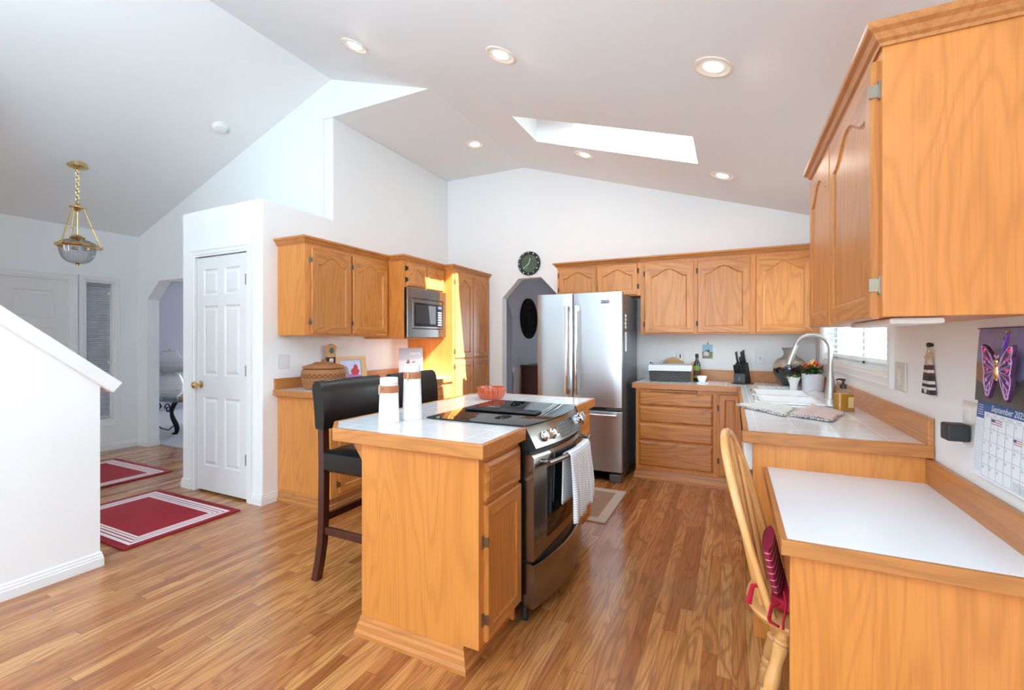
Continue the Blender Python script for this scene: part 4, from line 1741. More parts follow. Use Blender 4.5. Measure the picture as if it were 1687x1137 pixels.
# ---- entry pendant lantern
px, py = -5.645, 2.118
c = thing('pendant_light', 'brass pendant lantern with ribbed glass bowl on a chain in the entry', 'pendant light', (px, py, 2.04))
zc = zl(px)
mb = MB()
mb.lathe([(0.072, zc + 0.03), (0.074, zc - 0.012), (0.060, zc - 0.022), (0.030, zc - 0.034), (0.012, zc - 0.042), (0.010, zc - 0.055), (0.0, zc - 0.056)], px, py, 32)
mb.build('canopy', 'brass', c, smooth=True)
mb = MB()
nl = 10
zt, zb_ = zc - 0.05, 2.63
for k in range(nl):
    zz = zt - (zt - zb_) * (k + 0.5) / nl
    h = (zt - zb_) / nl * 0.72
    pts = []
    for i in range(14):
        a = 2 * PI * i / 14
        u, v = 0.013 * math.cos(a), h * math.sin(a)
        pts.append((px + (u if k % 2 else 0), py + (0 if k % 2 else u), zz + v))
    mb.tube(pts, 0.0032, 6, closed=True)
mb.build('chain', 'brass', c, smooth=True)
mb = MB()
mb.lathe([(0.0, 2.655), (0.010, 2.65), (0.012, 2.62), (0.026, 2.605), (0.062, 2.596), (0.062, 2.588), (0.034, 2.576), (0.022, 2.556), (0.0, 2.55)], px, py, 28)
mb.lathe([(0.0, 2.335), (0.02, 2.33), (0.040, 2.318), (0.060, 2.30), (0.044, 2.284), (0.028, 2.27), (0.0, 2.268)], px, py, 28)
mb.tube([(px, py, 2.33), (px, py, 2.56)], 0.006, 8)
mb.build('stem', 'brass', c, smooth=True)
for k in range(3):
    a = 2 * PI * k / 3 + 1.05
    ux, uy = math.cos(a), math.sin(a)
    mb = MB()
    mb.tube([(px + ux * 0.045, py + uy * 0.045, 2.585), (px + ux * 0.166, py + uy * 0.166, 2.235)], 0.0065, 10)
    mb.ball((px + ux * 0.106, py + uy * 0.106, 2.41), 0.011)
    mb.ball((px + ux * 0.178, py + uy * 0.178, 2.222), 0.013)
    mb.ball((px + ux * 0.166, py + uy * 0.166, 2.205), 0.009)
    mb.build('rod', 'brass', c, smooth=True)
mb = MB()
mb.lathe([(0.140, 2.240), (0.156, 2.236), (0.164, 2.226), (0.160, 2.214), (0.148, 2.206), (0.136, 2.214), (0.134, 2.232)], px, py, 48)
mb.build('ring', 'brass', c, smooth=True)
mb = MB()
prof = [(0.138, 2.222), (0.132, 2.20), (0.128, 2.165), (0.120, 2.13), (0.104, 2.097), (0.08, 2.072), (0.05, 2.058), (0.0, 2.052)]
mb.lathe(prof, px, py, 96, 0.02, 32)
mb.build('glass_bowl', 'glass_bowl', c, smooth='all')
mb = MB()
mb.lathe([(0.138, 2.236), (0.125, 2.255), (0.09, 2.276), (0.045, 2.288)], px, py, 96, 0.02, 32, ring_=False)
mb.build('glass_cap', 'glass_bowl', c, smooth='all')
mb = MB()
mb.lathe([(0.0, 2.03), (0.012, 2.034), (0.012, 2.044), (0.024, 2.056), (0.0, 2.064)], px, py, 20)
mb.build('finial', 'brass', c, smooth=True)
for k in range(3):
    a = 2 * PI * k / 3
    mb = MB()
    mb.tube([(px + 0.055 * math.cos(a), py + 0.055 * math.sin(a), 2.25), (px + 0.055 * math.cos(a), py + 0.055 * math.sin(a), 2.18)], 0.013, 12)
    mb.build('candle_sleeve', 'ceramic', c, smooth=True)
# ================================================================== stools
def pillow_box(mb, x0, x1, y0, y1, z0, z1, r=0.02, puff=0.012):
    """upholstered block: rounded ends with slightly domed top"""
    n = 8
    rs = []
    for k in range(n + 1):
        t = k / n
        z = z0 + (z1 - z0) * t
        e = r * (1 - math.sqrt(max(0, 1 - (2 * t - 1) ** 6)))
        rs.append(basin_rings(x0 + e, x1 - e, y0 + e, y1 - e, r, z))
    rs.append(basin_rings(x0 + 0.06, x1 - 0.06, y0 + 0.06, y1 - 0.06, r, z1 + puff))
    mb.rings(rs)


def make_stool(x, y, label):
    """bar stool facing +x; x, y = centre of the back at the floor"""
    s = thing('bar_stool', label, 'bar stool', (x, y, 0.0), 'bar stools at the island')
    w = 0.235
    for q in (-1, 1):
        yy = y + q * (w - 0.022)
        mb = MB()
        prof = [(-0.052, 0.0), (-0.028, 0.10), (-0.006, 0.22), (0.002, 0.34), (0.006, 0.62), (0.000, 0.90)]
        rs = []
        for (ox, z) in prof:
            a, b = x + ox - 0.0, x + ox + 0.042
            rs.append([(a, yy - 0.021, z), (b, yy - 0.021, z), (b, yy + 0.021, z), (a, yy + 0.021, z)])
        mb.rings(rs)
        mb.build('leg', 'espresso', s, bevel=0.003)
        mb = MB()
        mb.box(x + 0.385, x + 0.425, yy - 0.020, yy + 0.020, 0.0, 0.62)
        mb.build('leg', 'espresso', s, bevel=0.003)
        mb = MB()
        mb.box(x + 0.03, x + 0.40, yy - 0.011, yy + 0.011, 0.265, 0.305)
        mb.build('stretcher', 'espresso', s, bevel=0.002)
    mb = MB()
    mb.box(x + 0.012, x + 0.034, y - w + 0.04, y + w - 0.04, 0.33, 0.37)
    mb.build('stretcher', 'espresso', s, bevel=0.002)
    mb = MB()
    mb.box(x + 0.395, x + 0.417, y - w + 0.04, y + w - 0.04, 0.20, 0.245)
    mb.build('footrest', 'espresso', s, bevel=0.002)
    mb = MB()
    pillow_box(mb, x + 0.035, x + 0.445, y - w, y + w, 0.605, 0.725, 0.022, 0.008)
    mb.build('seat', 'leather', s, smooth=True)
    # padded back, leaning back and rolled over at the top
    mb = MB()
    sec = []
    outl = [(0.052, 0.835), (0.056, 0.90), (0.050, 1.00), (0.040, 1.055), (0.026, 1.085), (0.004, 1.100), (-0.020, 1.096), (-0.036, 1.078), (-0.040, 1.05), (-0.030, 1.00), (-0.020, 0.92), (-0.014, 0.845), (-0.008, 0.835)]
    n = 14
    for i in range(n + 1):
        t = i / n
        e = 0.010 * (1 - math.sqrt(max(0, 1 - (2 * t - 1) ** 8)))
        bowx = -0.014 * (1 - (2 * t - 1) ** 2)
        yy = y - w - 0.003 + (2 * w + 0.006) * t
        cz = 0.965
        sec.append([(x + bowx + ox * (1 - e * 6) + 0.008 * e * 6, yy, cz + (z - cz) * (1 - e * 1.2)) for ox, z in outl])
    mb.rings(sec)
    mb.build('backrest', 'leather', s, smooth=True)
    return s


st = make_stool(-2.035, 2.008, 'dark leather bar stool nearest the camera at the clipped island corner')
st2 = copy_tree(st)
st2.location.y += 0.582
st2['label'] = 'dark leather bar stool behind the two white canisters, second along the island'

# ================================================================== windsor chair
ch = thing('chair', 'light wooden hoop-back chair tucked into the desk with red cushion', 'chair', (0.25, 1.82, 0.0))
SCX, SCY, SZ = 0.258, 1.82, 0.455
mb = MB()
rs = []
for (k, z) in ((0.80, SZ - 0.032), (0.97, SZ - 0.022), (1.0, SZ - 0.008), (0.985, SZ), (0.9, SZ + 0.001), (0.6, SZ - 0.006), (0.2, SZ - 0.009)):
    ring = []
    for i in range(40):
        a = 2 * PI * i / 40
        cx_, sy_ = math.cos(a), math.sin(a)
        rx = 0.225
        ry = 0.215 + 0.02 * max(0, cx_)
        ex = 2.4
        rr = (abs(cx_) ** ex + abs(sy_) ** ex) ** (-1 / ex)
        ring.append((SCX + rx * k * rr * cx_, SCY + ry * k * rr * sy_, z))
    rs.append(ring)
mb.rings(rs)
mb.build('seat', 'beech', ch, smooth=True)
# hoop: stands on the seat, leans back (towards -x)


def hoop_pt(t):
    """t 0..1 along the hoop from near foot over the top to far foot"""
    a = PI * t
    yy = -math.cos(a)
    h = math.sin(a) ** 0.62
    half = 0.155 + 0.05 * math.sin(a) ** 0.5
    z = SZ - 0.01 + 0.545 * h
    x = 0.122 - 0.157 * h
    return Vector((x, SCY + yy * half, z))


mb = MB()
N = 48
pts = [hoop_pt(i / N) for i in range(N + 1)]
rs = []
lean = Vector((0.545, 0, 0.157)).normalized()     # normal of the leaning plane
for i, p in enumerate(pts):
    a = pts[max(0, i - 1)]
    b = pts[min(N, i + 1)]
    t = (b - a).normalized()
    s_ = t.cross(lean).normalized()
    wd = 0.0125
    th = 0.0125 if 4 < i < N - 4 else 0.011
    rs.append([p + s_ * (wd * c) + lean * (th * d) for c, d in ((-1, -0.6), (-0.6, -1), (0.6, -1), (1, -0.6), (1, 0.6), (0.6, 1), (-0.6, 1), (-1, 0.6))])
mb.rings(rs)
mb.build('hoop_back', 'beech', ch, smooth=True)
for k in range(5):
    y0 = SCY + (k - 2) * 0.048
    # top of the spindle on the hoop
    best = min((abs(hoop_pt(i / 200).y - (SCY + (k - 2) * 0.066)), i) for i in range(40, 161))
    top = hoop_pt(best[1] / 200)
    bx = 0.088 - 0.020 * (1 - ((k - 2) / 2) ** 2)
    b0 = Vector((bx, y0, SZ - 0.012))
    mb = MB()
    mb.tube([b0, b0.lerp(top, 0.2), b0.lerp(top, 0.4), b0.lerp(top, 0.75), top], [0.0075, 0.0105, 0.0105, 0.0075, 0.006], 10)
    mb.build('spindle', 'beech', ch, smooth=True)
LEG = [(0.0, 0.011), (0.04, 0.013), (0.12, 0.0175), (0.17, 0.019), (0.20, 0.013), (0.212, 0.019), (0.235, 0.021), (0.262, 0.019), (0.275, 0.013), (0.285, 0.017), (0.30, 0.020), (0.36, 0.0225), (0.44, 0.021), (0.48, 0.017), (0.495, 0.023), (0.51, 0.023), (0.525, 0.017), (0.58, 0.021), (0.64, 0.020), (0.72, 0.017), (0.80, 0.020), (0.84, 0.0225), (0.855, 0.018), (0.87, 0.0235), (0.885, 0.0235), (0.90, 0.018), (0.94, 0.020), (1.0, 0.018)]
for (tx, ty, bx, by) in ((0.155, 1.70, 0.065, 1.615), (0.155, 1.94, 0.065, 2.025), (0.37, 1.69, 0.445, 1.63), (0.37, 1.95, 0.445, 2.01)):
    mb = MB()
    b0, t0 = Vector((bx, by, 0.0)), Vector((tx, ty, SZ - 0.028))
    mb.tube([b0.lerp(t0, q) for q, _ in LEG], [q * 1.12 for _, q in LEG], 16)
    lg = mb.build('leg', 'beech', ch, smooth=True)
    mb = MB()
    mb.tube([b0 + (t0 - b0) * 0.0, b0 + (t0 - b0) * 0.012], 0.0135, 14)
    mb.build('glide', 'nickel', lg)
for ya in (1.652, 1.988):
    mb = MB()
    mb.tube([(0.095, ya, 0.175), (0.25, ya, 0.175), (0.415, ya, 0.175)], [0.009, 0.014, 0.009], 12)
    mb.build('stretcher', 'beech', ch, smooth=True)
mb = MB()
mb.tube([(0.25, 1.652, 0.175), (0.25, 1.82, 0.175), (0.25, 1.988, 0.175)], [0.009, 0.014, 0.009], 12)
mb.build('stretcher', 'beech', ch, smooth=True)


def stripes(name, c0, c1, axis, period, duty, kind='Object', rough=0.85):
    t = NT(name)
    sp = t.n('SeparateXYZ')
    t.l(t.coords(kind), sp.inputs[0])
    f = t.math('FRACT', t.math('DIVIDE', t.math('ADD', sp.outputs[axis], 10.0), period))
    t.set(Base_Color=t.mix(t.math('LESS_THAN', f, duty), c0, c1), Roughness=rough)
    t.bump(t.noise(t.coords(), 500, 2), 0.3, 0.002)
    return t.m


M['cushion_stripe'] = stripes('striped_maroon_cloth', srgb(156, 26, 62), srgb(226, 186, 190), 2, 0.019, 0.12)
cu = thing('seat_cushion', 'red seat cushion with a striped folded end and tie strings on the hoop-back chair', 'cushion', (0.27, 1.80, SZ))
mb = MB()
pillow_box(mb, 0.112, 0.42, 1.692, 1.948, SZ + 0.003, SZ + 0.050, 0.04, 0.012)
mb.build('pad', 'red_cloth', cu, smooth=True)
mb = MB()
rs = []
for (z, x, hw) in ((SZ + 0.056, 0.142, 0.10), (SZ + 0.07, 0.139, 0.12), (SZ + 0.10, 0.132, 0.125), (SZ + 0.16, 0.119, 0.12), (SZ + 0.195, 0.112, 0.11)):
    ring = []
    for i in range(20):
        a = 2 * PI * i / 20
        ring.append((x - 0.012 + 0.017 * math.cos(a), 1.80 + hw * max(-1, min(1, 1.15 * math.sin(a))), z + 0.004 * math.sin(5 * a)))
    rs.append(ring)
mb.rings(rs)
mb.build('folded_end', 'cushion_stripe', cu, smooth=True)
for pts in ([(0.14, 1.665, SZ + 0.05), (0.118, 1.640, SZ + 0.045), (0.112, 1.63, SZ + 0.01), (0.116, 1.625, SZ + 0.004), (0.138, 1.612, SZ + 0.004)],
            [(0.10, 1.692, SZ + 0.08), (0.062, 1.690, SZ + 0.07), (0.052, 1.686, SZ + 0.02), (0.050, 1.684, SZ + 0.012)],
            [(0.15, 1.66, SZ + 0.09), (0.158, 1.625, SZ + 0.07), (0.150, 1.610, SZ + 0.02), (0.150, 1.600, SZ + 0.005)],
            [(0.19, 1.68, SZ + 0.03), (0.20, 1.60, SZ + 0.014), (0.205, 1.582, SZ - 0.00), (0.208, 1.580, SZ - 0.10)]):
    mb = MB()
    mb.tube(pts, [0.005, 0.008, 0.009, 0.010, 0.008][:len(pts)], 8, flat=0.4)
    mb.build('tie_string', 'red_cloth', cu, smooth=True)

CHR = math.radians(-7)
for o_ in (ch, cu):
    rel = Vector((o_.location.x - 0.25, o_.location.y - 1.82, 0))
    rel.rotate(Quaternion((0, 0, 1), CHR))
    o_.location = (0.25 + rel.x + 0.012, 1.82 + rel.y - 0.045, o_.location.z)
    o_.rotation_euler = (0, 0, CHR)

# ================================================================== rugs
def rect_ring(mb, x0, x1, y0, y1, a, b, z):
    o = [(x0 + a, y0 + a), (x1 - a, y0 + a), (x1 - a, y1 - a), (x0 + a, y1 - a)]
    i = [(x0 + b, y0 + b), (x1 - b, y0 + b), (x1 - b, y1 - b), (x0 + b, y1 - b)]
    vo = [mb.bm.verts.new((*p, z)) for p in o]
    vi = [mb.bm.verts.new((*p, z)) for p in i]
    for k in range(4):
        mb.face([vo[k], vo[(k + 1) % 4], vi[(k + 1) % 4], vi[k]])
    return vo, vi


def red_rug(x0, x1, y0, y1, label):
    mb = MB()
    z = 0.010
    cuts = [(0.0, 0.048, 0), (0.048, 0.072, 1), (0.072, 0.081, 0), (0.081, 0.099, 1), (0.099, 0.108, 0), (0.108, 0.124, 1), (0.124, 0.130, 0), (0.130, 0.146, 1)]
    for a, b, m in cuts:
        mb.mi = m
        rect_ring(mb, x0, x1, y0, y1, a, b, z)
    mb.mi = 2
    b = 0.146
    mb.face([mb.bm.verts.new(p) for p in ((x0 + b, y0 + b, z), (x1 - b, y0 + b, z), (x1 - b, y1 - b, z), (x0 + b, y1 - b, z))])
    mb.mi = 0
    o = [(x0, y0), (x1, y0), (x1, y1), (x0, y1)]
    t = [mb.bm.verts.new((*p, z)) for p in o]
    q = [mb.bm.verts.new((*p, 0.001)) for p in o]
    for k in range(4):
        mb.face([t[k], t[(k + 1) % 4], q[(k + 1) % 4], q[k]])
    mb.face(q[::-1])
    bmesh.ops.remove_doubles(mb.bm, verts=mb.bm.verts, dist=0.0005)
    r = mb.build('rug', ['rug_border', 'rug_white', 'red_rug'])
    return tag(r, label, 'rug', 'red striped entry rugs')


red_rug(-4.545, -3.425, 1.508, 2.258, 'red rug with white stripes in front of the pantry door')
red_rug(-6.17, -5.06, 1.90, 2.64, 'red rug with white stripes farther off near the front door')
mb = MB()
mx0, mx1, my0, my1 = -1.36, -0.822, 3.235, 3.985
mb.box(mx0 + 0.075, mx1 - 0.075, my0 + 0.075, my1 - 0.075, 0.001, 0.0085)
mb.mi = 1
for (a, b, e, g) in ((mx0, mx1, my0, my0 + 0.075), (mx0, mx1, my1 - 0.075, my1), (mx0, mx0 + 0.075, my0 + 0.075, my1 - 0.075), (mx1 - 0.075, mx1, my0 + 0.075, my1 - 0.075)):
    mb.box(a, b, e, g, 0.001, 0.009)
tag(mb.build('kitchen_mat', ['jute', 'jute_edge']), 'tan woven mat with pale border on the floor between island and fridge', 'mat')

# ================================================================== living room glimpse
lx, ly = -7.36, 3.80
tb = thing('side_table', 'glass-topped side table with scrolled black iron legs beyond the entry arch', 'table', (-6.98, 3.95, 0.012))
mb = MB()
mb.prism([(-7.62, 3.56), (-6.80, 3.56), (-6.80, 4.24), (-7.62, 4.24)], 2, 0.47, 0.482)
mb.build('glass_top', thin_glass('green_table_glass', (0.75, 0.82, 0.80, 1), 0.15), tb)
for (qx, qy) in ((-7.54, 3.66), (-6.98, 3.66), (-7.52, 4.15), (-6.92, 4.15)):
    mb = MB()
    s_ = 1
    pts = []
    for i in range(17):
        t = i / 16
        z = 0.012 + 0.458 * t
        pts.append((qx + 0.035 * math.sin(2 * PI * t) * s_, qy + 0.02 * math.sin(2 * PI * t + 1), z))
    rad = [0.022 + 0.010 * abs(math.sin(PI * (i / 16) * 1.5)) for i in range(17)]
    mb.tube(pts, rad, 10)
    mb.ball((qx + 0.02, qy - 0.015, 0.030), 0.018, sc=(1.6, 1.3, 0.9))
    mb.ball((qx + 0.012, qy, 0.44), 0.028, sc=(1.5, 0.8, 1))
    mb.build('leg', 'iron', tb, smooth=True)
for (y0, zz) in ((3.66, 0.32), (4.15, 0.30)):
    mb = MB()
    for sg, cx_ in ((1, -7.36), (-1, -7.16)):
        pts = []
        for i in range(26):
            t = i / 25
            a = t * 2.6 * PI
            rr = 0.075 * (1 - 0.75 * t)
            pts.append((cx_ + sg * (rr * math.cos(a) - 0.02), y0, zz + rr * math.sin(a) + 0.04))
        mb.tube(pts, 0.009, 8)
    mb.tube([(-7.50, y0, 0.15), (-7.30, y0, 0.07), (-7.12, y0, 0.06), (-6.98, y0, 0.14)], 0.009, 8)
    mb.build('scroll_apron', 'iron', tb, smooth=True)
M['shade'] = stripes('pleated_white_shade', srgb(222, 220, 222), srgb(204, 202, 206), 2, 0.5, 0.5)
lp = thing('table_lamp', 'white table lamp with ribbed urn base and pleated shade on the glass table', 'lamp', (lx, ly, 0.482))
prof = [(0.085, 0.4835), (0.090, 0.495), (0.075, 0.505)]
for i in range(15):
    t = i / 14
    z = 0.51 + 0.32 * t
    r0 = 0.085 + 0.088 * math.sin(PI * (0.12 + 0.76 * t) ** 0.9) if t < 0.93 else 0.10
    prof.append((r0, z))
    prof.append((r0 - 0.006, z + 0.011))
prof += [(0.06, 0.85), (0.075, 0.862), (0.03, 0.87), (0.012, 0.88)]
mb = MB()
mb.lathe(prof, lx, ly, 40)
mb.build('base', 'ceramic', lp, smooth=True)
mb = MB()
mb.lathe([(0.265, 0.872), (0.27, 0.868), (0.09, 1.165), (0.086, 1.165), (0.262, 0.874)], lx, ly, 96, 0.008, 48)
mb.build('lamp_shade', 'shade', lp, smooth='all')
mb = MB()
mb.tube([(lx, ly, 0.87), (lx, ly, 1.18)], 0.005, 8)
mb.lathe([(0.088, 1.160), (0.092, 1.164), (0.088, 1.168)], lx, ly, 32)
mb.ball((lx, ly, 1.19), 0.012)
mb.build('stem', 'brass', lp, smooth=True)
mb = MB()
mb.box(-7.0, -6.86, 3.72, 3.85, 0.4825, 0.535)
tag(mb.build('wooden_box', 'board_wood', bevel=0.004), 'small wooden box on the glass table beside the lamp', 'box')
mb = MB()
mb.box(-9.49, -9.46, 3.3, 8.9, 0.84, 0.90)
struct(mb.build('trim_5', 'trim'))
mb = MB()
mb.box(-9.45, -5.5, 8.86, 8.89, 0.84, 0.90)
mb.box(-9.45, -5.5, 8.86, 8.89, 0.0, 0.12)
struct(mb.build('trim_6', 'trim'))

# ================================================================== dining room glimpse
M['medallion'] = plain('dark_carved_wood', srgb(26, 21, 19), 0.85, bump=0.3, bscale=60, var=0.3, spec=0.1)
md = thing('wall_medallion', 'large round dark carved medallion on the wall seen through the back arch', 'wall decoration', (DX + 0.02, 6.60, 1.34))
mb = MB()
mb.lathe([(0.0, DX + 0.012), (0.26, DX + 0.012), (0.275, DX + 0.026), (0.315, DX + 0.026), (0.318, DX + 0.001), (0.0, DX + 0.001)], 0, 6.60, 56, axis=0, cz=1.663)
mb.build('disc', 'medallion', md, smooth=True)
mb = MB()
for rr in (0.10, 0.18, 0.235):
    pts = [(DX + 0.014, 6.60 + rr * math.cos(2 * PI * i / 40), 1.663 + rr * math.sin(2 * PI * i / 40)) for i in range(40)]
    mb.tube(pts, 0.007, 6, closed=True)
for k in range(12):
    a = 2 * PI * k / 12
    mb.tube([(DX + 0.013, 6.60 + 0.11 * math.cos(a), 1.663 + 0.11 * math.sin(a)), (DX + 0.014, 6.60 + 0.23 * math.cos(a + 0.3), 1.663 + 0.23 * math.sin(a + 0.3))], 0.006, 6)
mb.build('carving', 'medallion', md, smooth=True)
sb = thing('sideboard', 'dark wooden sideboard standing in the dim room through the back arch', 'sideboard', (-2.66, 6.72, 0.0))
mb = MB()
mb.box(DX + 0.035, -2.42, 6.25, 7.6, 0.06, 0.92)
mb.build('body', 'espresso', sb, bevel=0.004)
mb = MB()
mb.box(DX + 0.032, -2.39, 6.22, 7.63, 0.92, 0.95)
mb.build('top', 'espresso', sb, bevel=0.004)
for k in range(3):
    mb = MB()
    mb.box(-2.42, -2.405, 6.29 + k * 0.43, 6.68 + k * 0.43, 0.12, 0.86)
    mb.build('door', 'espresso', sb, bevel=0.006)
mb = MB()
mb.box(DX + 0.04, -2.44, 6.27, 6.33, 0.0, 0.06)
mb.box(DX + 0.04, -2.44, 7.5, 7.56, 0.0, 0.06)
mb.build('plinth', 'espresso', sb)
M['maroon_glass'] = plain('dark_red_glass', srgb(90, 20, 24), 0.15)
mb = MB()
mb.lathe([(0.0, 0.951), (0.075, 0.951), (0.08, 0.958), (0.02, 0.965), (0.0, 0.966)], -2.60, 6.62, 24)
tag(mb.build('dark_tray', 'black', smooth=True), 'small round dark tray on the sideboard through the back arch', 'tray')
mb = MB()
mb.lathe([(0.0, 0.966), (0.034, 0.966), (0.036, 1.05), (0.03, 1.10), (0.014, 1.15), (0.014, 1.24), (0.0, 1.24)], -2.60, 6.62, 20)
tag(mb.build('bottle', 'maroon_glass', smooth=True), 'dark red bottle on the sideboard through the back arch', 'bottle')
# ================================================================== clock on the back wall
cx, cz = -2.205, 2.247
ck = thing('wall_clock', 'round black wall clock with green face above the back archway', 'clock', (cx, YB - 0.02, cz - 0.145))
mb = MB()
mb.lathe([(0.108, YB - 0.018), (0.112, YB - 0.032), (0.128, YB - 0.036), (0.142, YB - 0.028), (0.146, YB - 0.006), (0.14, YB - 0.001), (0.0, YB - 0.001), (0.0, YB - 0.01), (0.108, YB - 0.012)], cx, 0, 64, axis=1, cz=cz)
mb.build('frame', 'black', ck, smooth=True)
M['clock_face'] = plain('dark_green_clock_face', srgb(74, 92, 62), 0.3, var=0.15)
mb = MB()
mb.lathe([(0.0, YB - 0.0205), (0.109, YB - 0.0205), (0.109, YB - 0.016), (0.0, YB - 0.016)], cx, 0, 48, axis=1, cz=cz)
mb.build('face', 'clock_face', ck)
mb = MB()
for k in range(12):
    a = PI / 2 - 2 * PI * k / 12
    mb.ball((cx + 0.127 * math.cos(a), YB - 0.037, cz + 0.127 * math.sin(a)), 0.0075, 10, 6, (1, 0.4, 1))
mb.build('hour_marks', 'white', ck, smooth=True)
for (hour, ln, w) in ((0.58, 0.062, 0.007), (7.7, 0.095, 0.005), (6.9, 0.085, 0.0022)):
    a = PI / 2 - 2 * PI * hour / 12
    mb = MB()
    u = Vector((math.cos(a), 0, math.sin(a)))
    c0 = Vector((cx, YB - 0.0235, cz))
    mb.bar(c0 - u * 0.008, c0 + u * ln, w, 0.0015, (0, 1, 0))
    mb.build('hand', 'white', ck)

# ================================================================== wall plates
def plate(name, label, cat, P, w, h, slots, group=None, mat='plate_white'):
    o = Vector(P(0, -h / 2, 0))
    t = thing(name, label, cat, o, group)
    mb = MB()
    pts = [(-w / 2, -h / 2), (w / 2, -h / 2), (w / 2, h / 2), (-w / 2, h / 2)]
    mb.rings([[P(u, v, 0.0005) for u, v in pts], [P(u, v, 0.004) for u, v in pts], [P(u * 0.94, v * 0.96, 0.006) for u, v in pts]])
    mb.build('plate', mat, t)
    for s in slots:
        mb = MB()
        kind, u0, v0, a, b, m = s
        q = [(u0 - a, v0 - b), (u0 + a, v0 - b), (u0 + a, v0 + b), (u0 - a, v0 + b)]
        d = 0.010 if kind == 'toggle' else 0.0068
        mb.rings([[P(u, v, 0.005) for u, v in q], [P(u, v, d) for u, v in q]])
        mb.build(kind, m, t)
    return t


M['slot'] = plain('dark_socket_slot', srgb(60, 60, 62), 0.6)
P = plane_map((XL, 2.598, 1.142), (0, 1, 0), (1, 0, 0))
plate('light_switch', 'double toggle light switch on the left wall beside the basket', 'light switch', P, 0.118, 0.118, [('toggle', -0.023, 0, 0.006, 0.012, 'plate_white'), ('toggle', 0.023, 0, 0.006, 0.012, 'plate_white')])
P = plane_map((0.247, YB, 1.15), (1, 0, 0), (0, -1, 0))
rec = [('socket_face', 0, 0.0, 0.017, 0.034, 'white')] + [('slot', u, v, 0.0015, 0.006, 'slot') for v in (0.022, -0.020) for u in (-0.006, 0.006)] + [('test_button', 0, 0.0, 0.007, 0.006, 'slot')]
plate('outlet', 'white outlet with test button on the back wall right of the knife block', 'outlet', P, 0.078, 0.124, rec)
P = plane_map((-0.488, YB, 1.145), (1, 0, 0), (0, -1, 0))
plate('outlet', 'white wall plate half hidden behind the round cutting board', 'outlet', P, 0.082, 0.124, [('toggle', 0.0, 0.01, 0.006, 0.02, 'slot'), ('socket_face', 0, 0, 0.016, 0.032, 'white')])
P = plane_map((XR, 1.978, 1.048), (0, -1, 0), (-1, 0, 0))
M['clear_plate'] = plain('glossy_translucent_plate', srgb(222, 216, 208), 0.08, coat=0.6)
plate('outlet', 'pale wall outlet over the desk with a black adapter plugged in', 'outlet', P, 0.105, 0.145, [('socket_face', -0.015, 0.028, 0.018, 0.016, 'white'), ('socket_face', -0.015, -0.028, 0.018, 0.016, 'white')], mat='clear_plate')
ad = thing('power_adapter', 'black cube power adapter plugged in at the wall over the desk', 'adapter', (XR - 0.04, 1.995, 0.985))
mb = MB()
mb.box(XR - 0.066, XR - 0.008, 1.962, 2.022, 0.990, 1.046)
mb.build('body', 'black_soft', ad, bevel=0.006, segs=3)
mb = MB()
mb.box(XR - 0.0085, XR - 0.003, 1.985, 1.987, 1.01, 1.024)
mb.box(XR - 0.0085, XR - 0.003, 1.998, 2.000, 1.01, 1.024)
mb.build('prong', 'nickel', ad)

# small relief plaque beside the window
M['plaque'] = plain('ivory_relief', srgb(214, 206, 194), 0.5, bump=0.5, bscale=50, var=0.12)
pq = thing('wall_plaque', 'ivory relief plaque beside the kitchen window', 'wall decoration', (XR - 0.006, 2.649, 1.085))
mb = MB()
mb.box(XR - 0.010, XR - 0.0005, 2.578, 2.720, 1.088, 1.218)
mb.build('plate', 'plaque', pq, bevel=0.004)
mb = MB()
for (y, z, r, s_) in ((2.655, 1.188, 0.014, (0.5, 1, 1)), (2.655, 1.155, 0.022, (0.4, 0.9, 1.4)), (2.66, 1.118, 0.028, (0.4, 1.1, 1.0)), (2.63, 1.14, 0.012, (0.4, 0.7, 1.8)), (2.685, 1.14, 0.012, (0.4, 0.7, 1.8))):
    mb.ball((XR - 0.011, y, z), r, sc=s_)
mb.build('relief_figure', 'plaque', pq, smooth=True)

# lighthouse ornament on a hook
lh = thing('lighthouse_ornament', 'small wooden lighthouse ornament striped brown, white and black, hung on a hook', 'ornament', (XR - 0.012, 2.292, 1.108))
mb = MB()
mb.lathe([(0.0, XR - 0.022), (0.008, XR - 0.020), (0.010, XR - 0.012), (0.006, XR - 0.001), (0.0, XR - 0.001)], 0, 2.292, 16, axis=0, cz=1.302)
mb.build('hook', 'black', lh, smooth=True)
mb = MB()
mb.tube([(XR - 0.012, 2.315, 1.262), (XR - 0.016, 2.294, 1.300), (XR - 0.012, 2.268, 1.264)], 0.0022, 6)
M['twine'] = plain('natural_twine', srgb(190, 160, 120), 0.9)
mb.build('cord', 'twine', lh, smooth=True)
mb = MB()
star = []
for k in range(10):
    a = PI / 2 + 2 * PI * k / 10
    r_ = 0.026 if k % 2 == 0 else 0.012
    star.append((2.292 + r_ * math.cos(a), 1.249 + r_ * math.sin(a)))
mb.prism(star, 0, XR - 0.022, XR - 0.008)
M['shell'] = plain('pale_starfish', srgb(206, 180, 150), 0.8, bump=0.5, bscale=120, var=0.15)
mb.build('star', 'shell', lh)
M['lh_brown'] = plain('dark_red_brown_paint', srgb(84, 46, 42), 0.7)
M['lh_black'] = plain('worn_black_paint', srgb(44, 44, 48), 0.7)
M['lh_white'] = plain('worn_white_paint', srgb(216, 206, 200), 0.7)
mb = MB()
bands = [(1.112, 1.130, 1), (1.130, 1.140, 2), (1.140, 1.152, 1), (1.152, 1.164, 2), (1.164, 1.182, 1), (1.182, 1.195, 0), (1.195, 1.206, 2), (1.206, 1.224, 0)]
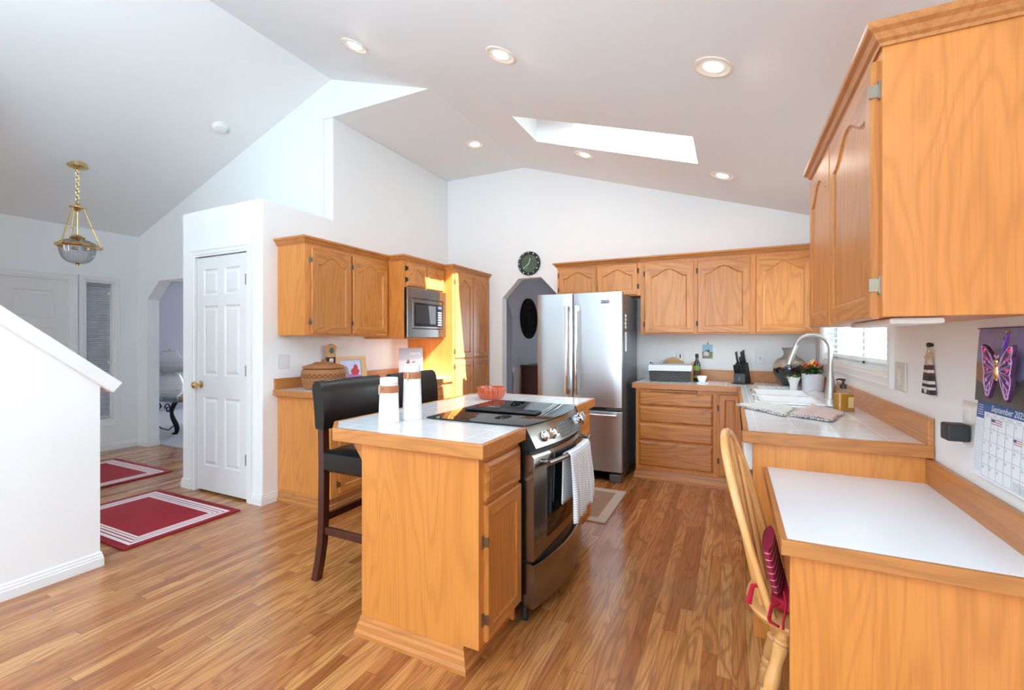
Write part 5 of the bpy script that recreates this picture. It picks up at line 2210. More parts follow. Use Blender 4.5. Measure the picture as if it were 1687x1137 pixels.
for a, b, k in bands:
    wa, wb = 0.043 - (a - 1.112) * 0.25, 0.043 - (b - 1.112) * 0.25
    mb.mi = k
    mb.rings([[(XR - 0.024, 2.292 - wa, a), (XR - 0.024, 2.292 + wa, a), (XR - 0.004, 2.292 + wa, a), (XR - 0.004, 2.292 - wa, a)], [(XR - 0.024, 2.292 - wb, b), (XR - 0.024, 2.292 + wb, b), (XR - 0.004, 2.292 + wb, b), (XR - 0.004, 2.292 - wb, b)]])
mb.mi = 2
mb.lathe([(0.0, XR - 0.0255), (0.013, XR - 0.0255), (0.013, XR - 0.02), (0.0, XR - 0.02)], 0, 2.292, 16, axis=0, cz=1.128)
mb.build('tower', ['lh_brown', 'lh_black', 'lh_white'], lh)

# ================================================================== calendar and butterfly
cal = thing('wall_calendar', 'September 2025 wall calendar with a lighthouse picture hanging over the desk', 'calendar', (XR - 0.01, 1.72, 0.90))
CY0, CY1 = 1.915, 1.575       # left (far) edge, right edge
W_ = CY0 - CY1
ZT, ZM, ZB = 1.356, 1.135, 0.905


def calmat():
    t = NT('calendar_coast_picture')
    sp = t.n('SeparateXYZ')
    t.l(t.coords('Object'), sp.inputs[0])
    n = t.noise(t.coords(), 22, 4, 0.6)
    n2 = t.noise(t.coords(), 90, 3, 0.6)
    sky = t.mix(n, srgb(104, 92, 140), srgb(158, 150, 186))
    rock = t.mix(n2, srgb(40, 34, 34), srgb(104, 92, 88))
    zz = t.math('ADD', sp.outputs[2], t.math('MULTIPLY', n, 0.05))
    c = t.mix(t.math('GREATER_THAN', zz, 0.335), rock, sky)
    d = t.math('MULTIPLY', t.math('GREATER_THAN', zz, 0.322), t.math('GREATER_THAN', sp.outputs[1], 0.13))
    warm = t.mix(n2, srgb(176, 120, 56), srgb(110, 84, 60))
    c = t.mix(t.math('MULTIPLY', d, t.math('LESS_THAN', zz, 0.375)), c, warm)
    t.set(Base_Color=c, Roughness=0.35)
    return t.m


M['cal_pic'] = calmat()


def curl(z, top, k):
    return XR - 0.004 - k * max(0, (top - z)) ** 2


mb = MB()
rs = []
for i in range(9):
    z = ZT - (ZT - ZM) * i / 8
    x = XR - 0.004 - 0.010 * math.sin(PI * i / 8) * 0.6 - 0.012 * (i / 8) ** 3
    rs.append([(x, CY0, z), (x, CY1, z), (x + 0.002, CY1, z), (x + 0.002, CY0, z)])
mb.rings(rs)
mb.build('picture_page', 'cal_pic', cal, smooth=True)
mb = MB()
mb.tube([(XR - 0.008, CY0 + 0.002, ZM + 0.001), (XR - 0.008, CY1, ZM + 0.001)], 0.0035, 8)
mb.tube([(XR - 0.008, CY0, ZT), (XR - 0.008, CY1, ZT)], 0.0015, 6)
mb.build('binding', 'black_soft', cal)
mb = MB()
xg = lambda z: XR - 0.008 - 0.010 * math.sin(PI * (ZM - z) / (ZM - ZB) * 0.5)
rs = []
for i in range(9):
    z = ZM - (ZM - ZB) * i / 8
    rs.append([(xg(z), CY0 + 0.008 * (i / 8), z), (xg(z), CY1, z), (xg(z) + 0.002, CY1, z), (xg(z) + 0.002, CY0 + 0.008 * (i / 8), z)])
mb.rings(rs)
gp = mb.build('grid_page', 'paper', cal, smooth=True)
# blue header and side tab
mb = MB()


def strip(mb, ya, yb, za, zb, lift=0.0008, n=3):
    rs = []
    for i in range(n + 1):
        z = za + (zb - za) * i / n
        rs.append([(xg(z) - lift, ya, z), (xg(z) - lift, yb, z), (xg(z) - lift + 0.0005, yb, z), (xg(z) - lift + 0.0005, ya, z)])
    mb.rings(rs)


HZ = ZM - 0.030
strip(mb, CY0 - 0.002, CY1, ZM - 0.002, HZ)
strip(mb, CY0 - 0.001, CY0 - 0.046, HZ, HZ - 0.022)
mb.build('header_band', 'blue', gp)
CM = Matrix(((0, 0, -1, 0), (-1, 0, 0, 0), (0, 1, 0, 0), (0, 0, 0, 1)))     # text: right = -y, up = +z, normal = -x


def put_text(mb, s, size, y, z, lift=0.0018, shear=0.0, align='CENTER'):
    mb.text(s, size, Matrix.Translation((xg(z) - lift, y, z)) @ CM, 0.0, shear, align)


mb = MB()
put_text(mb, 'September 2025', 0.026, 1.742, ZM - 0.0165, shear=0.32)
for k in range(5):
    strip(mb, CY0 - 0.010, CY0 - 0.040, HZ + 0.018 - k * 0.007, HZ + 0.0165 - k * 0.007, 0.0014, 1)
mb.build('header_lettering', 'white', gp, recalc=False)
GX, GR = CY0 - 0.050, CY1 + 0.004
cw = (GX - GR) / 7
GT, GB = HZ - 0.012, ZB + 0.008
rh = (GT - GB) / 5
mb = MB()
for k in range(8):
    strip(mb, GX - k * cw + 0.0004, GX - k * cw - 0.0004, GT, GB, 0.0012, 4)
for k in range(6):
    z = GT - k * rh
    strip(mb, GX, GR, z + 0.0004, z - 0.0004, 0.0012, 1)
for k in range(24):
    z = HZ - 0.030 - k * 0.0066
    strip(mb, CY0 - 0.004, CY0 - 0.044, z + 0.0003, z - 0.0003, 0.0012, 1)
mb.build('grid_lines', 'ink_line', gp)
mb = MB()
days = ['Sunday', 'Monday', 'Tuesday', 'Wednesday', 'Thursday', 'Friday', 'Saturday']
for k, dname in enumerate(days):
    put_text(mb, dname, 0.0065, GX - (k + 0.5) * cw, HZ - 0.006)
for dnum in range(1, 31):
    col_, row_ = dnum % 7, dnum // 7
    put_text(mb, str(dnum), 0.0105, GX - (col_ + 0.25) * cw, GT - row_ * rh - 0.009)
put_text(mb, 'Labor Day', 0.0045, GX - 1.5 * cw, GT - rh + 0.005)
put_text(mb, 'Patriot Day', 0.0045, GX - 4.5 * cw, GT - 2 * rh + 0.005)
for i in range(5):
    strip(mb, GX - 4.2 * cw, GX - 5.8 * cw, GT - 4.3 * rh - i * 0.005, GT - 4.3 * rh - i * 0.005 - 0.0006, 0.0014, 1)
mb.build('dates', 'ink', gp, recalc=False)
M['flag_red'] = plain('flag_print', srgb(206, 140, 136), 0.7, var=0.3)
M['flag_blue'] = plain('flag_print_blue', srgb(84, 90, 130), 0.7)
mb = MB()
for (c0_, r0_, w_) in ((1.1, 0, 1.4), (4.1, 1, 0.9)):
    za = GT - r0_ * rh - 0.004
    for i in range(5):
        mb.mi = 0 if i % 2 == 0 else 1
        strip(mb, GX - c0_ * cw, GX - (c0_ + w_) * cw, za - i * 0.003, za - i * 0.003 - 0.003, 0.0016, 1)
    mb.mi = 2
    strip(mb, GX - c0_ * cw, GX - (c0_ + w_ * 0.35) * cw, za, za - 0.008, 0.0022, 1)
mb.build('holiday_flags', ['flag_red', 'paper', 'flag_blue'], gp)
# lighthouse printed on the picture page
mb = MB()
for (y, z0, z1, w_) in ((1.757, 1.255, 1.293, 0.010),):
    mb.box(XR - 0.0112, XR - 0.0092, y - w_, y + w_, z0, z1)
    mb.mi = 1
    mb.box(XR - 0.0114, XR - 0.0092, y - w_ * 1.3, y + w_ * 1.3, z1, z1 + 0.006)
    mb.box(XR - 0.0114, XR - 0.0092, y - w_ * 0.6, y + w_ * 0.6, z1 + 0.006, z1 + 0.022)
    mb.box(XR - 0.0114, XR - 0.0092, y - w_ * 0.2, y + w_ * 0.2, z1 + 0.022, z1 + 0.036)
mb.build('printed_lighthouse', ['lh_white', 'lh_brown'], cal)

bf = thing('butterfly_ornament', 'purple jewelled butterfly ornament hung by a ribbon over the calendar', 'ornament', (XR - 0.035, 1.728, 1.15))
BYc, BZc = 1.728, 1.236


def wing_outline(s):
    pts = [(0.010, 0.018), (0.030, 0.045), (0.060, 0.066), (0.082, 0.072), (0.084, 0.058), (0.076, 0.040), (0.080, 0.028), (0.074, 0.006), (0.068, -0.010), (0.074, -0.024), (0.070, -0.050), (0.060, -0.072), (0.050, -0.083), (0.042, -0.078), (0.026, -0.050), (0.010, -0.018)]
    return [(BYc - s * u, BZc + v) for u, v in pts]


for s_ in (1, -1):
    mb = MB()
    o = wing_outline(s_)
    mb.mi = 1
    mb.prism(o, 0, XR - 0.036, XR - 0.029)
    mb.mi = 0
    cen = (BYc - s_ * 0.045, BZc + 0.005)
    sh = [(cen[0] + (a - cen[0]) * 0.97, cen[1] + (b - cen[1]) * 0.97) for a, b in o]
    mb.prism(sh, 0, XR - 0.0375, XR - 0.036)
    wg = mb.build('wing', ['purple', 'purple_dark'], bf)
    mb = MB()
    X = XR - 0.0385
    mb.tube([(X, cen[0] + (a - cen[0]) * 0.93, cen[1] + (b - cen[1]) * 0.93) for a, b in o], 0.0009, 5, closed=True)

    def loop(u, v, a, b, rot):
        pts = []
        for i in range(18):
            t = 2 * PI * i / 18
            p, q = a * math.cos(t), b * math.sin(t) * (0.65 + 0.35 * math.cos(t))
            pts.append((X, BYc - s_ * (u + p * math.cos(rot) - q * math.sin(rot)), BZc + v + p * math.sin(rot) + q * math.cos(rot)))
        mb.tube(pts, 0.0007, 5, closed=True)
    loop(0.046, 0.038, 0.040, 0.015, 0.75)
    loop(0.044, 0.019, 0.033, 0.013, 0.35)
    loop(0.042, -0.001, 0.030, 0.013, -0.05)
    loop(0.034, -0.001, 0.018, 0.007, -0.05)
    loop(0.040, -0.027, 0.032, 0.014, -0.65)
    loop(0.046, -0.054, 0.024, 0.011, -1.05)
    mb.build('piping', 'piping', wg, smooth=True)
    mb = MB()
    for (u, v, r_) in ((0.068, 0.057, 0.009), (0.055, 0.032, 0.006), (0.054, 0.002, 0.006)):
        mb.ball((XR - 0.038, BYc - s_ * u, BZc + v), r_, 8, 5, (0.5, 1, 1))
    mb.build('gem', 'gem', wg)
    mb = MB()
    for (u, v, r_) in ((0.058, -0.030, 0.006), (0.054, -0.060, 0.006), (0.066, 0.022, 0.005), (0.04, 0.024, 0.005)):
        mb.ball((XR - 0.038, BYc - s_ * u, BZc + v), r_, 8, 5, (0.5, 1, 1))
    mb.build('pale_gem', 'gem_lilac', wg)
mb = MB()
mb.ball((XR - 0.036, BYc, BZc - 0.006), 0.012, sc=(0.7, 0.75, 2.0))
mb.ball((XR - 0.037, BYc, BZc + 0.024), 0.008, sc=(0.8, 1, 1.2))
mb.build('body', 'brass', bf, smooth=True)
mb = MB()
for s_ in (1, -1):
    mb.tube([(XR - 0.038, BYc, BZc + 0.03), (XR - 0.038, BYc - s_ * 0.006, BZc + 0.042), (XR - 0.038, BYc - s_ * 0.012, BZc + 0.044), (XR - 0.038, BYc - s_ * 0.010, BZc + 0.036)], 0.0012, 5)
mb.build('antenna', 'piping', bf, smooth=True)
mb = MB()
mb.tube([(XR - 0.030, BYc - 0.008, BZc + 0.04), (XR - 0.024, BYc - 0.012, BZc + 0.08), (XR - 0.018, BYc - 0.013, BZc + 0.107), (XR - 0.022, BYc - 0.017, BZc + 0.08), (XR - 0.030, BYc - 0.016, BZc + 0.035)], [0.003, 0.0045, 0.003, 0.0045, 0.003], 6, flat=0.3)
mb.build('ribbon', 'ribbon', bf, smooth=True)
mb = MB()
mb.lathe([(0.0, XR - 0.024), (0.004, XR - 0.023), (0.004, XR - 0.014), (0.0, XR - 0.012)], 0, BYc - 0.012, 12, axis=0, cz=BZc + 0.108)
tag(mb.build('push_pin', 'brass'), 'small brass pin holding calendar and butterfly ribbon', 'pin')
# ================================================================== items on the island
def canister(cx, cy, h, rb, rt, name_label, strap0, strap1):
    c = thing('canister', name_label, 'canister', (cx, cy, HC), 'white canisters on the island')
    zl_ = HC + h * 0.86
    mb = MB()
    mb.lathe([(0.0, HC + 0.0005), (rb - 0.003, HC + 0.0005), (rb, HC + 0.004), (rb * 0.99, HC + 0.02), (rt + (rb - rt) * 0.14, zl_), (rt * 0.96, zl_ + 0.001), (0.0, zl_ + 0.001)], cx, cy, 48)
    mb.build('body', 'ceramic', c, smooth=True)
    mb = MB()
    r1 = rt + (rb - rt) * 0.10
    mb.lathe([(r1 * 0.97, zl_ + 0.002), (r1, zl_ + 0.004), (r1 * 0.99, HC + h - 0.004), (r1 * 0.96, HC + h), (r1 * 0.90, HC + h), (r1 * 0.86, HC + h - 0.006), (0.0, HC + h - 0.008), (0.0, zl_ + 0.002)], cx, cy, 48)
    mb.build('lid', 'ceramic', c, smooth=True)
    mb = MB()
    f = lambda z: rt + (rb - rt) * (1 - (z - HC) / h) + 0.0022
    mb.lathe([(f(strap0) - 0.003, strap0), (f(strap0), strap0 + 0.001), (f(strap1), strap1 - 0.001), (f(strap1) - 0.003, strap1)], cx, cy, 48)
    st = mb.build('strap', 'strap', c, smooth=True)
    return c, st, f


ca, st, f = canister(-1.530, 1.766, 0.222, 0.050, 0.043, 'shorter white ceramic canister with tan leather strap, left of the taller one', 1.062, 1.098)
dv_ = Vector((1.53, -1.766, 0)).normalized()      # towards the camera


def on_can(cx, cy, r, deg, z):
    a = math.atan2(dv_.y, dv_.x) + math.radians(deg)
    return (cx + r * math.cos(a), cy + r * math.sin(a), z)


def strap_bits(cx, cy, f, st, z0, z1, deg):
    zm = (z0 + z1) / 2
    mb = MB()
    mb.tube([on_can(cx, cy, f(zm) + 0.003, deg, z1 + 0.004), on_can(cx, cy, f(zm) + 0.004, deg, zm), on_can(cx, cy, f(zm) + 0.004, deg - 2, z0 - 0.008)], [0.006, 0.007, 0.005], 8, flat=0.35)
    mb.build('tab', 'twine', st)
    mb = MB()
    for z in (zm + 0.008, zm - 0.010):
        mb.ball(on_can(cx, cy, f(zm) + 0.002, deg + 22, z), 0.0028, 8, 6)
    mb.build('stud', 'nickel', st)


strap_bits(-1.530, 1.766, f, st, 1.062, 1.098, -62)
ca, st, f = canister(-1.480, 1.885, 0.285, 0.050, 0.041, 'taller white ceramic canister with tan leather strap on the island', 1.124, 1.158)
strap_bits(-1.480, 1.885, f, st, 1.124, 1.158, -28)

M['orange_glass'] = thin_glass('ribbed_orange_glass', (0.86, 0.42, 0.26, 1), 0.10, 0.08)
M['orange_wax'] = plain('burnt_orange_ribbed_glass', srgb(196, 78, 36), 0.18, coat=0.6, var=0.12)
bx_, by_ = -1.513, 2.800
cd = thing('candle_bowl', 'ribbed orange glass candle bowl at the far corner of the island', 'candle', (bx_, by_, HC))
mb = MB()
mb.lathe([(0.0, HC + 0.0005), (0.072, HC + 0.0005), (0.080, HC + 0.006), (0.094, HC + 0.03), (0.099, HC + 0.062), (0.098, HC + 0.080), (0.094, HC + 0.080), (0.092, HC + 0.062), (0.0, HC + 0.058)], bx_, by_, 144, 0.022, 24)
mb.build('bowl', 'orange_wax', cd, smooth='all')
mb = MB()
mb.lathe([(0.0, HC + 0.060), (0.084, HC + 0.0605), (0.084, HC + 0.063), (0.0, HC + 0.064)], bx_, by_, 32)
wx = mb.build('wax', plain('orange_wax_top', srgb(226, 140, 90), 0.5), cd)
mb = MB()
for k in range(3):
    a = 2 * PI * k / 3
    mb.tube([(bx_ + 0.035 * math.cos(a), by_ + 0.035 * math.sin(a), HC + 0.06), (bx_ + 0.035 * math.cos(a), by_ + 0.035 * math.sin(a), HC + 0.074)], 0.0012, 6)
mb.build('wick', 'white', wx)

# ================================================================== left counter: basket, plaque, framed picture, cookbook
def weave(name, a, b, c, sx=38, sz=70):
    t = NT(name)
    v = t.coords()
    sp = t.n('SeparateXYZ')
    t.l(v, sp.inputs[0])
    ang_ = t.math('ARCTAN2', sp.outputs[1], sp.outputs[0])
    u = t.math('SINE', t.math('MULTIPLY', ang_, sx))
    w = t.math('SINE', t.math('MULTIPLY', sp.outputs[2], sz * 2 * PI))
    h = t.math('MULTIPLY_ADD', t.math('MULTIPLY', u, w), 0.5, 0.5)
    n = t.noise(v, 60, 3)
    cc = t.mix(h, a, b)
    cc = t.mix(t.math('MULTIPLY', n, 0.6), cc, c)
    t.set(Base_Color=cc, Roughness=0.75)
    t.bump(h, 0.5, 0.004)
    return t.m


M['wicker'] = weave('tan_basket_weave', srgb(128, 78, 42), srgb(186, 130, 80), srgb(156, 98, 56))
M['wicker_band'] = weave('dark_basket_band', srgb(84, 44, 24), srgb(178, 118, 70), srgb(124, 68, 38), 26, 30)
kx, ky = -3.125, 2.79
bk = thing('wicker_basket', 'round lidded tan wicker basket on the left counter', 'basket', (kx, ky, HC))
mb = MB()
prof = [(0.0, HC + 0.0005), (0.135, HC + 0.0005)]
for i in range(13):
    t = i / 12
    r0 = 0.140 + 0.038 * math.sin(PI * (0.12 + 0.55 * t))
    prof += [(r0, HC + 0.006 + 0.150 * t), (r0 - 0.003, HC + 0.012 + 0.150 * t)]
prof += [(0.15, HC + 0.17), (0.0, HC + 0.17)]
mb.lathe(prof, kx, ky, 64)
mb.bm.faces.ensure_lookup_table()
for fce in mb.bm.faces:
    z = fce.calc_center_median().z
    if HC + 0.095 < z < HC + 0.132:
        fce.material_index = 1
mb.build('body', ['wicker', 'wicker_band'], bk, smooth=True)
mb = MB()
mb.lathe([(0.15, HC + 0.171), (0.166, HC + 0.172), (0.170, HC + 0.182), (0.160, HC + 0.190), (0.11, HC + 0.205), (0.05, HC + 0.212), (0.0, HC + 0.213)], kx, ky, 64)
ld = mb.build('lid', 'wicker', bk, smooth=True)
mb = MB()
mb.lathe([(0.082, HC + 0.206), (0.086, HC + 0.214), (0.07, HC + 0.222), (0.03, HC + 0.222), (0.020, HC + 0.224), (0.022, HC + 0.236), (0.014, HC + 0.246), (0.0, HC + 0.247)], kx, ky, 40)
mb.build('lid_knob', 'wicker', ld, smooth=True)

kc = thing('keepsake_clock', 'small carved wooden keepsake with green dial behind the wicker basket', 'ornament', (-3.325, 3.045, HC))
mb = MB()
sil = [(2.995, 1.165), (3.095, 1.165), (3.098, 1.24), (3.108, 1.262), (3.092, 1.268), (3.078, 1.284), (3.045, 1.288), (3.028, 1.276), (3.012, 1.276), (2.992, 1.262), (2.996, 1.24)]
mb.prism(sil, 0, -3.338, -3.310)
mb.build('top', 'board_wood', kc, bevel=0.003)
mb = MB()
mb.lathe([(0.0, -3.308), (0.026, -3.308), (0.028, -3.312), (0.0, -3.312)], 0, 3.045, 24, axis=0, cz=1.225)
mb.build('dial', plain('green_dial', srgb(96, 112, 96), 0.4), kc)
mb = MB()
mb.box(-3.338, -3.312, 3.0, 3.09, HC + 0.0005, 1.165)
lb = mb.build('base', 'black_soft', kc)
mb = MB()
mb.ball((-3.311, 3.045, 1.140), 0.022, sc=(0.12, 1.2, 0.8))
mb.ball((-3.311, 3.045, 1.112), 0.026, sc=(0.12, 1.1, 0.7))
mb.build('white_patch', 'white', lb, smooth=True)


def leaning(o_loc, yaw, lean):
    """matrix of an upright panel: local x right, y up, z towards the viewer"""
    return Matrix.Translation(o_loc) @ Matrix.Rotation(math.radians(yaw), 4, 'Z') @ Matrix.Rotation(PI / 2 - math.radians(lean), 4, 'X')


def local_box(mb, T4, x0, x1, y0, y1, z0, z1):
    vs = mb.box(x0, x1, y0, y1, z0, z1)
    bmesh.ops.transform(mb.bm, matrix=T4, verts=vs)


def local_disc(mb, T4, cx, cy, rx, ry, z, n=24, th=0.0006):
    a = [T4 @ Vector((cx + rx * math.cos(2 * PI * i / n), cy + ry * math.sin(2 * PI * i / n), z)) for i in range(n)]
    b = [T4 @ Vector((cx + rx * math.cos(2 * PI * i / n), cy + ry * math.sin(2 * PI * i / n), z + th)) for i in range(n)]
    mb.rings([a, b])


# framed picture of pears
T4 = leaning((-3.175, 3.16, HC + 0.002), 62, 10)
fr = thing('picture_frame', 'wooden framed picture of a red pear leaning behind the basket', 'picture', (-3.19, 3.16, HC))
fw, fh = 0.275, 0.255
mb = MB()
for (a, b, c_, d_) in ((-fw / 2, fw / 2, 0, 0.055), (-fw / 2, fw / 2, fh - 0.028, fh), (-fw / 2, -fw / 2 + 0.035, 0.055, fh - 0.028), (fw / 2 - 0.05, fw / 2, 0.055, fh - 0.028)):
    local_box(mb, T4, a, b, c_, d_, 0.0, 0.02)
mb.build('frame', 'board_wood', fr, bevel=0.002)
mb = MB()
local_box(mb, T4, -fw / 2 + 0.03, fw / 2 - 0.045, 0.05, fh - 0.024, 0.002, 0.008)
pc = mb.build('picture', plain('lilac_picture_ground', srgb(206, 206, 232), 0.4, var=0.1), fr)
mb = MB()
local_disc(mb, T4, 0.005, 0.070, 0.085, 0.022, 0.0082)
mb.build('shadow_print', plain('mauve_print', srgb(176, 118, 176), 0.5), pc)
mb = MB()
local_disc(mb, T4, 0.032, 0.115, 0.038, 0.036, 0.009)
local_disc(mb, T4, 0.038, 0.152, 0.020, 0.028, 0.0094)
mb.build('red_pear', plain('red_pear_print', srgb(206, 52, 58), 0.4, var=0.15), pc)
mb = MB()
local_disc(mb, T4, -0.055, 0.105, 0.030, 0.032, 0.009)
local_disc(mb, T4, -0.050, 0.138, 0.018, 0.024, 0.0094)
mb.build('speckled_pear', plain('speckled_pear_print', srgb(186, 160, 160), 0.5, var=0.5, bscale=2000), pc)
mb = MB()
mb.bar(T4 @ Vector((0.040, 0.172, 0.0102)), T4 @ Vector((0.022, 0.215, 0.0102)), 0.006, 0.001)
mb.bar(T4 @ Vector((-0.046, 0.157, 0.0102)), T4 @ Vector((-0.056, 0.178, 0.0102)), 0.005, 0.001)
mb.build('stems', 'black_soft', pc)

# cookbook
T4 = leaning((-3.185, 4.035, HC + 0.005), 42, 6)
cb = thing('cookbook', 'pale grey cookbook titled TASTE standing on the left counter near the pantry cabinet', 'book', (-3.2, 4.035, HC))
bw, bh = 0.255, 0.318
mb = MB()
local_box(mb, T4, -bw / 2 + 0.004, bw / 2 - 0.004, 0.003, bh - 0.003, -0.020, -0.001)
mb.build('pages', 'paper', cb)
mb = MB()
local_box(mb, T4, -bw / 2, bw / 2, 0, bh, -0.001, 0.001)
local_box(mb, T4, -bw / 2, bw / 2, 0, bh, -0.022, -0.020)
local_box(mb, T4, -bw / 2 - 0.001, -bw / 2 + 0.001, 0, bh, -0.022, 0.001)


def grad_cover():
    t = NT('grey_photo_cover')
    sp = t.n('SeparateXYZ')
    t.l(t.coords(), sp.inputs[0])
    c = t.ramp(t.math('MULTIPLY', sp.outputs[2], 3.1), [(0.0, srgb(240, 240, 242)), (0.52, srgb(232, 234, 238)), (0.62, srgb(196, 200, 208)), (1.0, srgb(168, 174, 184))])
    t.set(Base_Color=c, Roughness=0.3)
    return t.m


cv = mb.build('cover', grad_cover(), cb)
mb = MB()
mb.text('TASTE', 0.042, T4 @ Matrix.Translation((0.045, bh - 0.065, 0.0016)), 0.0)
mb.build('title', 'white', cv, recalc=False)
mb = MB()
local_disc(mb, T4, -0.03, bh - 0.165, 0.020, 0.020, 0.0012)
local_disc(mb, T4, -0.028, bh - 0.145, 0.010, 0.018, 0.0014)
mb.bar(T4 @ Vector((-0.028, bh - 0.128, 0.0018)), T4 @ Vector((-0.038, bh - 0.108, 0.0018)), 0.003, 0.0008)
local_disc(mb, T4, 0.035, bh - 0.158, 0.026, 0.008, 0.0012)
mb.build('pear_print', plain('dull_red_print', srgb(150, 90, 84), 0.5), cv)

# ================================================================== back counter
M['dark_wicker'] = stripes('dark_grey_weave', srgb(52, 50, 50), srgb(88, 84, 80), 2, 0.021, 0.35)


def dark_weave():
    t = NT('dark_grey_basket_weave')
    v = t.coords()
    br = t.n('TexBrick')
    sp = t.n('SeparateXYZ')
    t.l(v, sp.inputs[0])
    cb_ = t.n('CombineXYZ')
    t.l(t.math('ADD', sp.outputs[0], sp.outputs[1]), cb_.inputs[0])
    t.l(sp.outputs[2], cb_.inputs[1])
    t.l(cb_.outputs[0], br.inputs['Vector'])
    br.inputs['Scale'].default_value = 1.0
    br.inputs['Brick Width'].default_value = 0.045
    br.inputs['Row Height'].default_value = 0.016
    br.inputs['Mortar Size'].default_value = 0.003
    br.inputs['Color1'].default_value = srgb(84, 80, 78)
    br.inputs['Color2'].default_value = srgb(70, 67, 66)
    br.inputs['Mortar'].default_value = srgb(40, 38, 38)
    t.set(Base_Color=br.outputs['Color'], Roughness=0.7)
    t.bump(br.outputs['Fac'], -0.4, 0.003)
    return t.m


M['dark_wicker'] = dark_weave()
M['liner'] = stripes('striped_white_liner', srgb(232, 236, 242), srgb(150, 156, 166), 0, 0.020, 0.10)
bcx, bcy = -0.565, 4.80
R8 = Matrix.Rotation(math.radians(7), 3, 'Z')
tb_ = thing('storage_basket', 'dark woven rectangular basket with striped white liner on the back counter', 'basket', (bcx, bcy, HC))


def tray(mb, x0, x1, y0, y1, z0, z1, e0, w):
    ring = lambda e, z: [(x0 - e, y0 - e, z), (x1 + e, y0 - e, z), (x1 + e, y1 + e, z), (x0 - e, y1 + e, z)]
    mb.rings([ring(0, z0), ring(e0, z1), ring(e0 - w, z1), ring(-w, z0 + w)])


mb = MB()
tray(mb, bcx - 0.185, bcx + 0.185, bcy - 0.115, bcy + 0.115, HC + 0.001, 1.072, 0.012, 0.008)
bmesh.ops.rotate(mb.bm, verts=mb.bm.verts, cent=(bcx, bcy, HC), matrix=R8)
mb.build('body', 'dark_wicker', tb_, bevel=0.004)
mb = MB()
ring = lambda e, z: [(bcx - 0.197 - e, bcy - 0.127 - e, z), (bcx + 0.197 + e, bcy - 0.127 - e, z), (bcx + 0.197 + e, bcy + 0.127 + e, z), (bcx - 0.197 - e, bcy + 0.127 + e, z)]
mb.rings([ring(0.002, 1.022), ring(0.005, 1.05), ring(0.005, 1.078), ring(-0.006, 1.080), ring(-0.008, 1.03)], True, False, False)
bmesh.ops.rotate(mb.bm, verts=mb.bm.verts, cent=(bcx, bcy, HC), matrix=R8)
mb.build('liner', 'liner', tb_, bevel=0.004, recalc=True)
mb = MB()
mb.tube([R8 @ (Vector((bcx - 0.203, bcy + 0.0, 1.02)) - Vector((bcx, bcy, 0))) + Vector((bcx, bcy, 0)) + Vector((0, 0, 0)), R8 @ Vector((-0.212, -0.006, 0)) + Vector((bcx, bcy, 1.0)), R8 @ Vector((-0.203, 0.0, 0)) + Vector((bcx, bcy, 0.985))], 0.004, 8)
mb.build('bow_tie', 'white', tb_)
mb = MB()
mb.lathe([(0.0, 5.005), (0.112, 5.005), (0.114, 5.010), (0.112, 5.024), (0.0, 5.024)], -0.556, 0, 48, axis=1, cz=1.030)
tag(mb.build('round_cutting_board', 'board_wood', smooth=True), 'round wooden board standing behind the dark basket', 'cutting board')
mb = MB()
mb.box(-0.598, -0.448, 4.970, 4.988, HC + 0.001, 1.108)
tag(mb.build('cutting_board', 'board_wood', bevel=0.01, segs=3), 'small rectangular wooden board standing in front of the round one', 'cutting board')
mb = MB()
mb.prism([(-0.395, HC + 0.001), (-0.330, HC + 0.001), (-0.330, 1.07), (-0.338, 1.10), (-0.358, 1.108), (-0.385, 1.085), (-0.395, 1.05)], 1, 4.99, 5.005)
tag(mb.build('paddle_board', 'board_wood', bevel=0.005), 'curved wooden paddle board peeking out left of the oil bottle', 'cutting board')
pn = thing('frying_pan', 'black frying pan handle showing above the left end of the dark basket', 'pan', (-0.70, 4.95, HC))
mb = MB()
mb.lathe([(0.0, 4.985), (0.070, 4.985), (0.078, 4.972), (0.080, 4.960), (0.076, 4.960), (0.068, 4.978), (0.0, 4.978)], -0.645, 0, 32, axis=1, cz=0.998)
mb.build('body', 'iron', pn, smooth=True)
mb = MB()
mb.tube([(-0.705, 4.965, 1.04), (-0.735, 4.955, 1.07), (-0.78, 4.945, 1.082)], [0.008, 0.009, 0.011], 10, flat=0.6)
mb.build('handle', 'black_soft', pn, smooth=True)

ob = thing('oil_bottle', 'dark green oil bottle with green label on the back counter', 'bottle', (-0.312, 4.83, HC))
M['bottle_glass'] = plain('dark_olive_glass', srgb(22, 24, 12), 0.06, coat=0.6)
M['label_green'] = plain('olive_green_label', srgb(120, 146, 40), 0.55, var=0.15, bscale=900)
ox, oy = -0.312, 4.83
mb = MB()
mb.lathe([(0.0, HC + 0.001), (0.030, HC + 0.001), (0.033, HC + 0.006), (0.033, HC + 0.165), (0.029, HC + 0.186), (0.017, HC + 0.206), (0.0135, HC + 0.222), (0.0135, HC + 0.262), (0.015, HC + 0.264), (0.0, HC + 0.264)], ox, oy, 28)
mb.build('body', 'bottle_glass', ob, smooth=True)
mb = MB()
mb.lathe([(0.015, HC + 0.238), (0.016, HC + 0.240), (0.016, HC + 0.270), (0.014, HC + 0.273), (0.0, HC + 0.273)], ox, oy, 24)
mb.build('cap', 'black', ob, smooth=True)
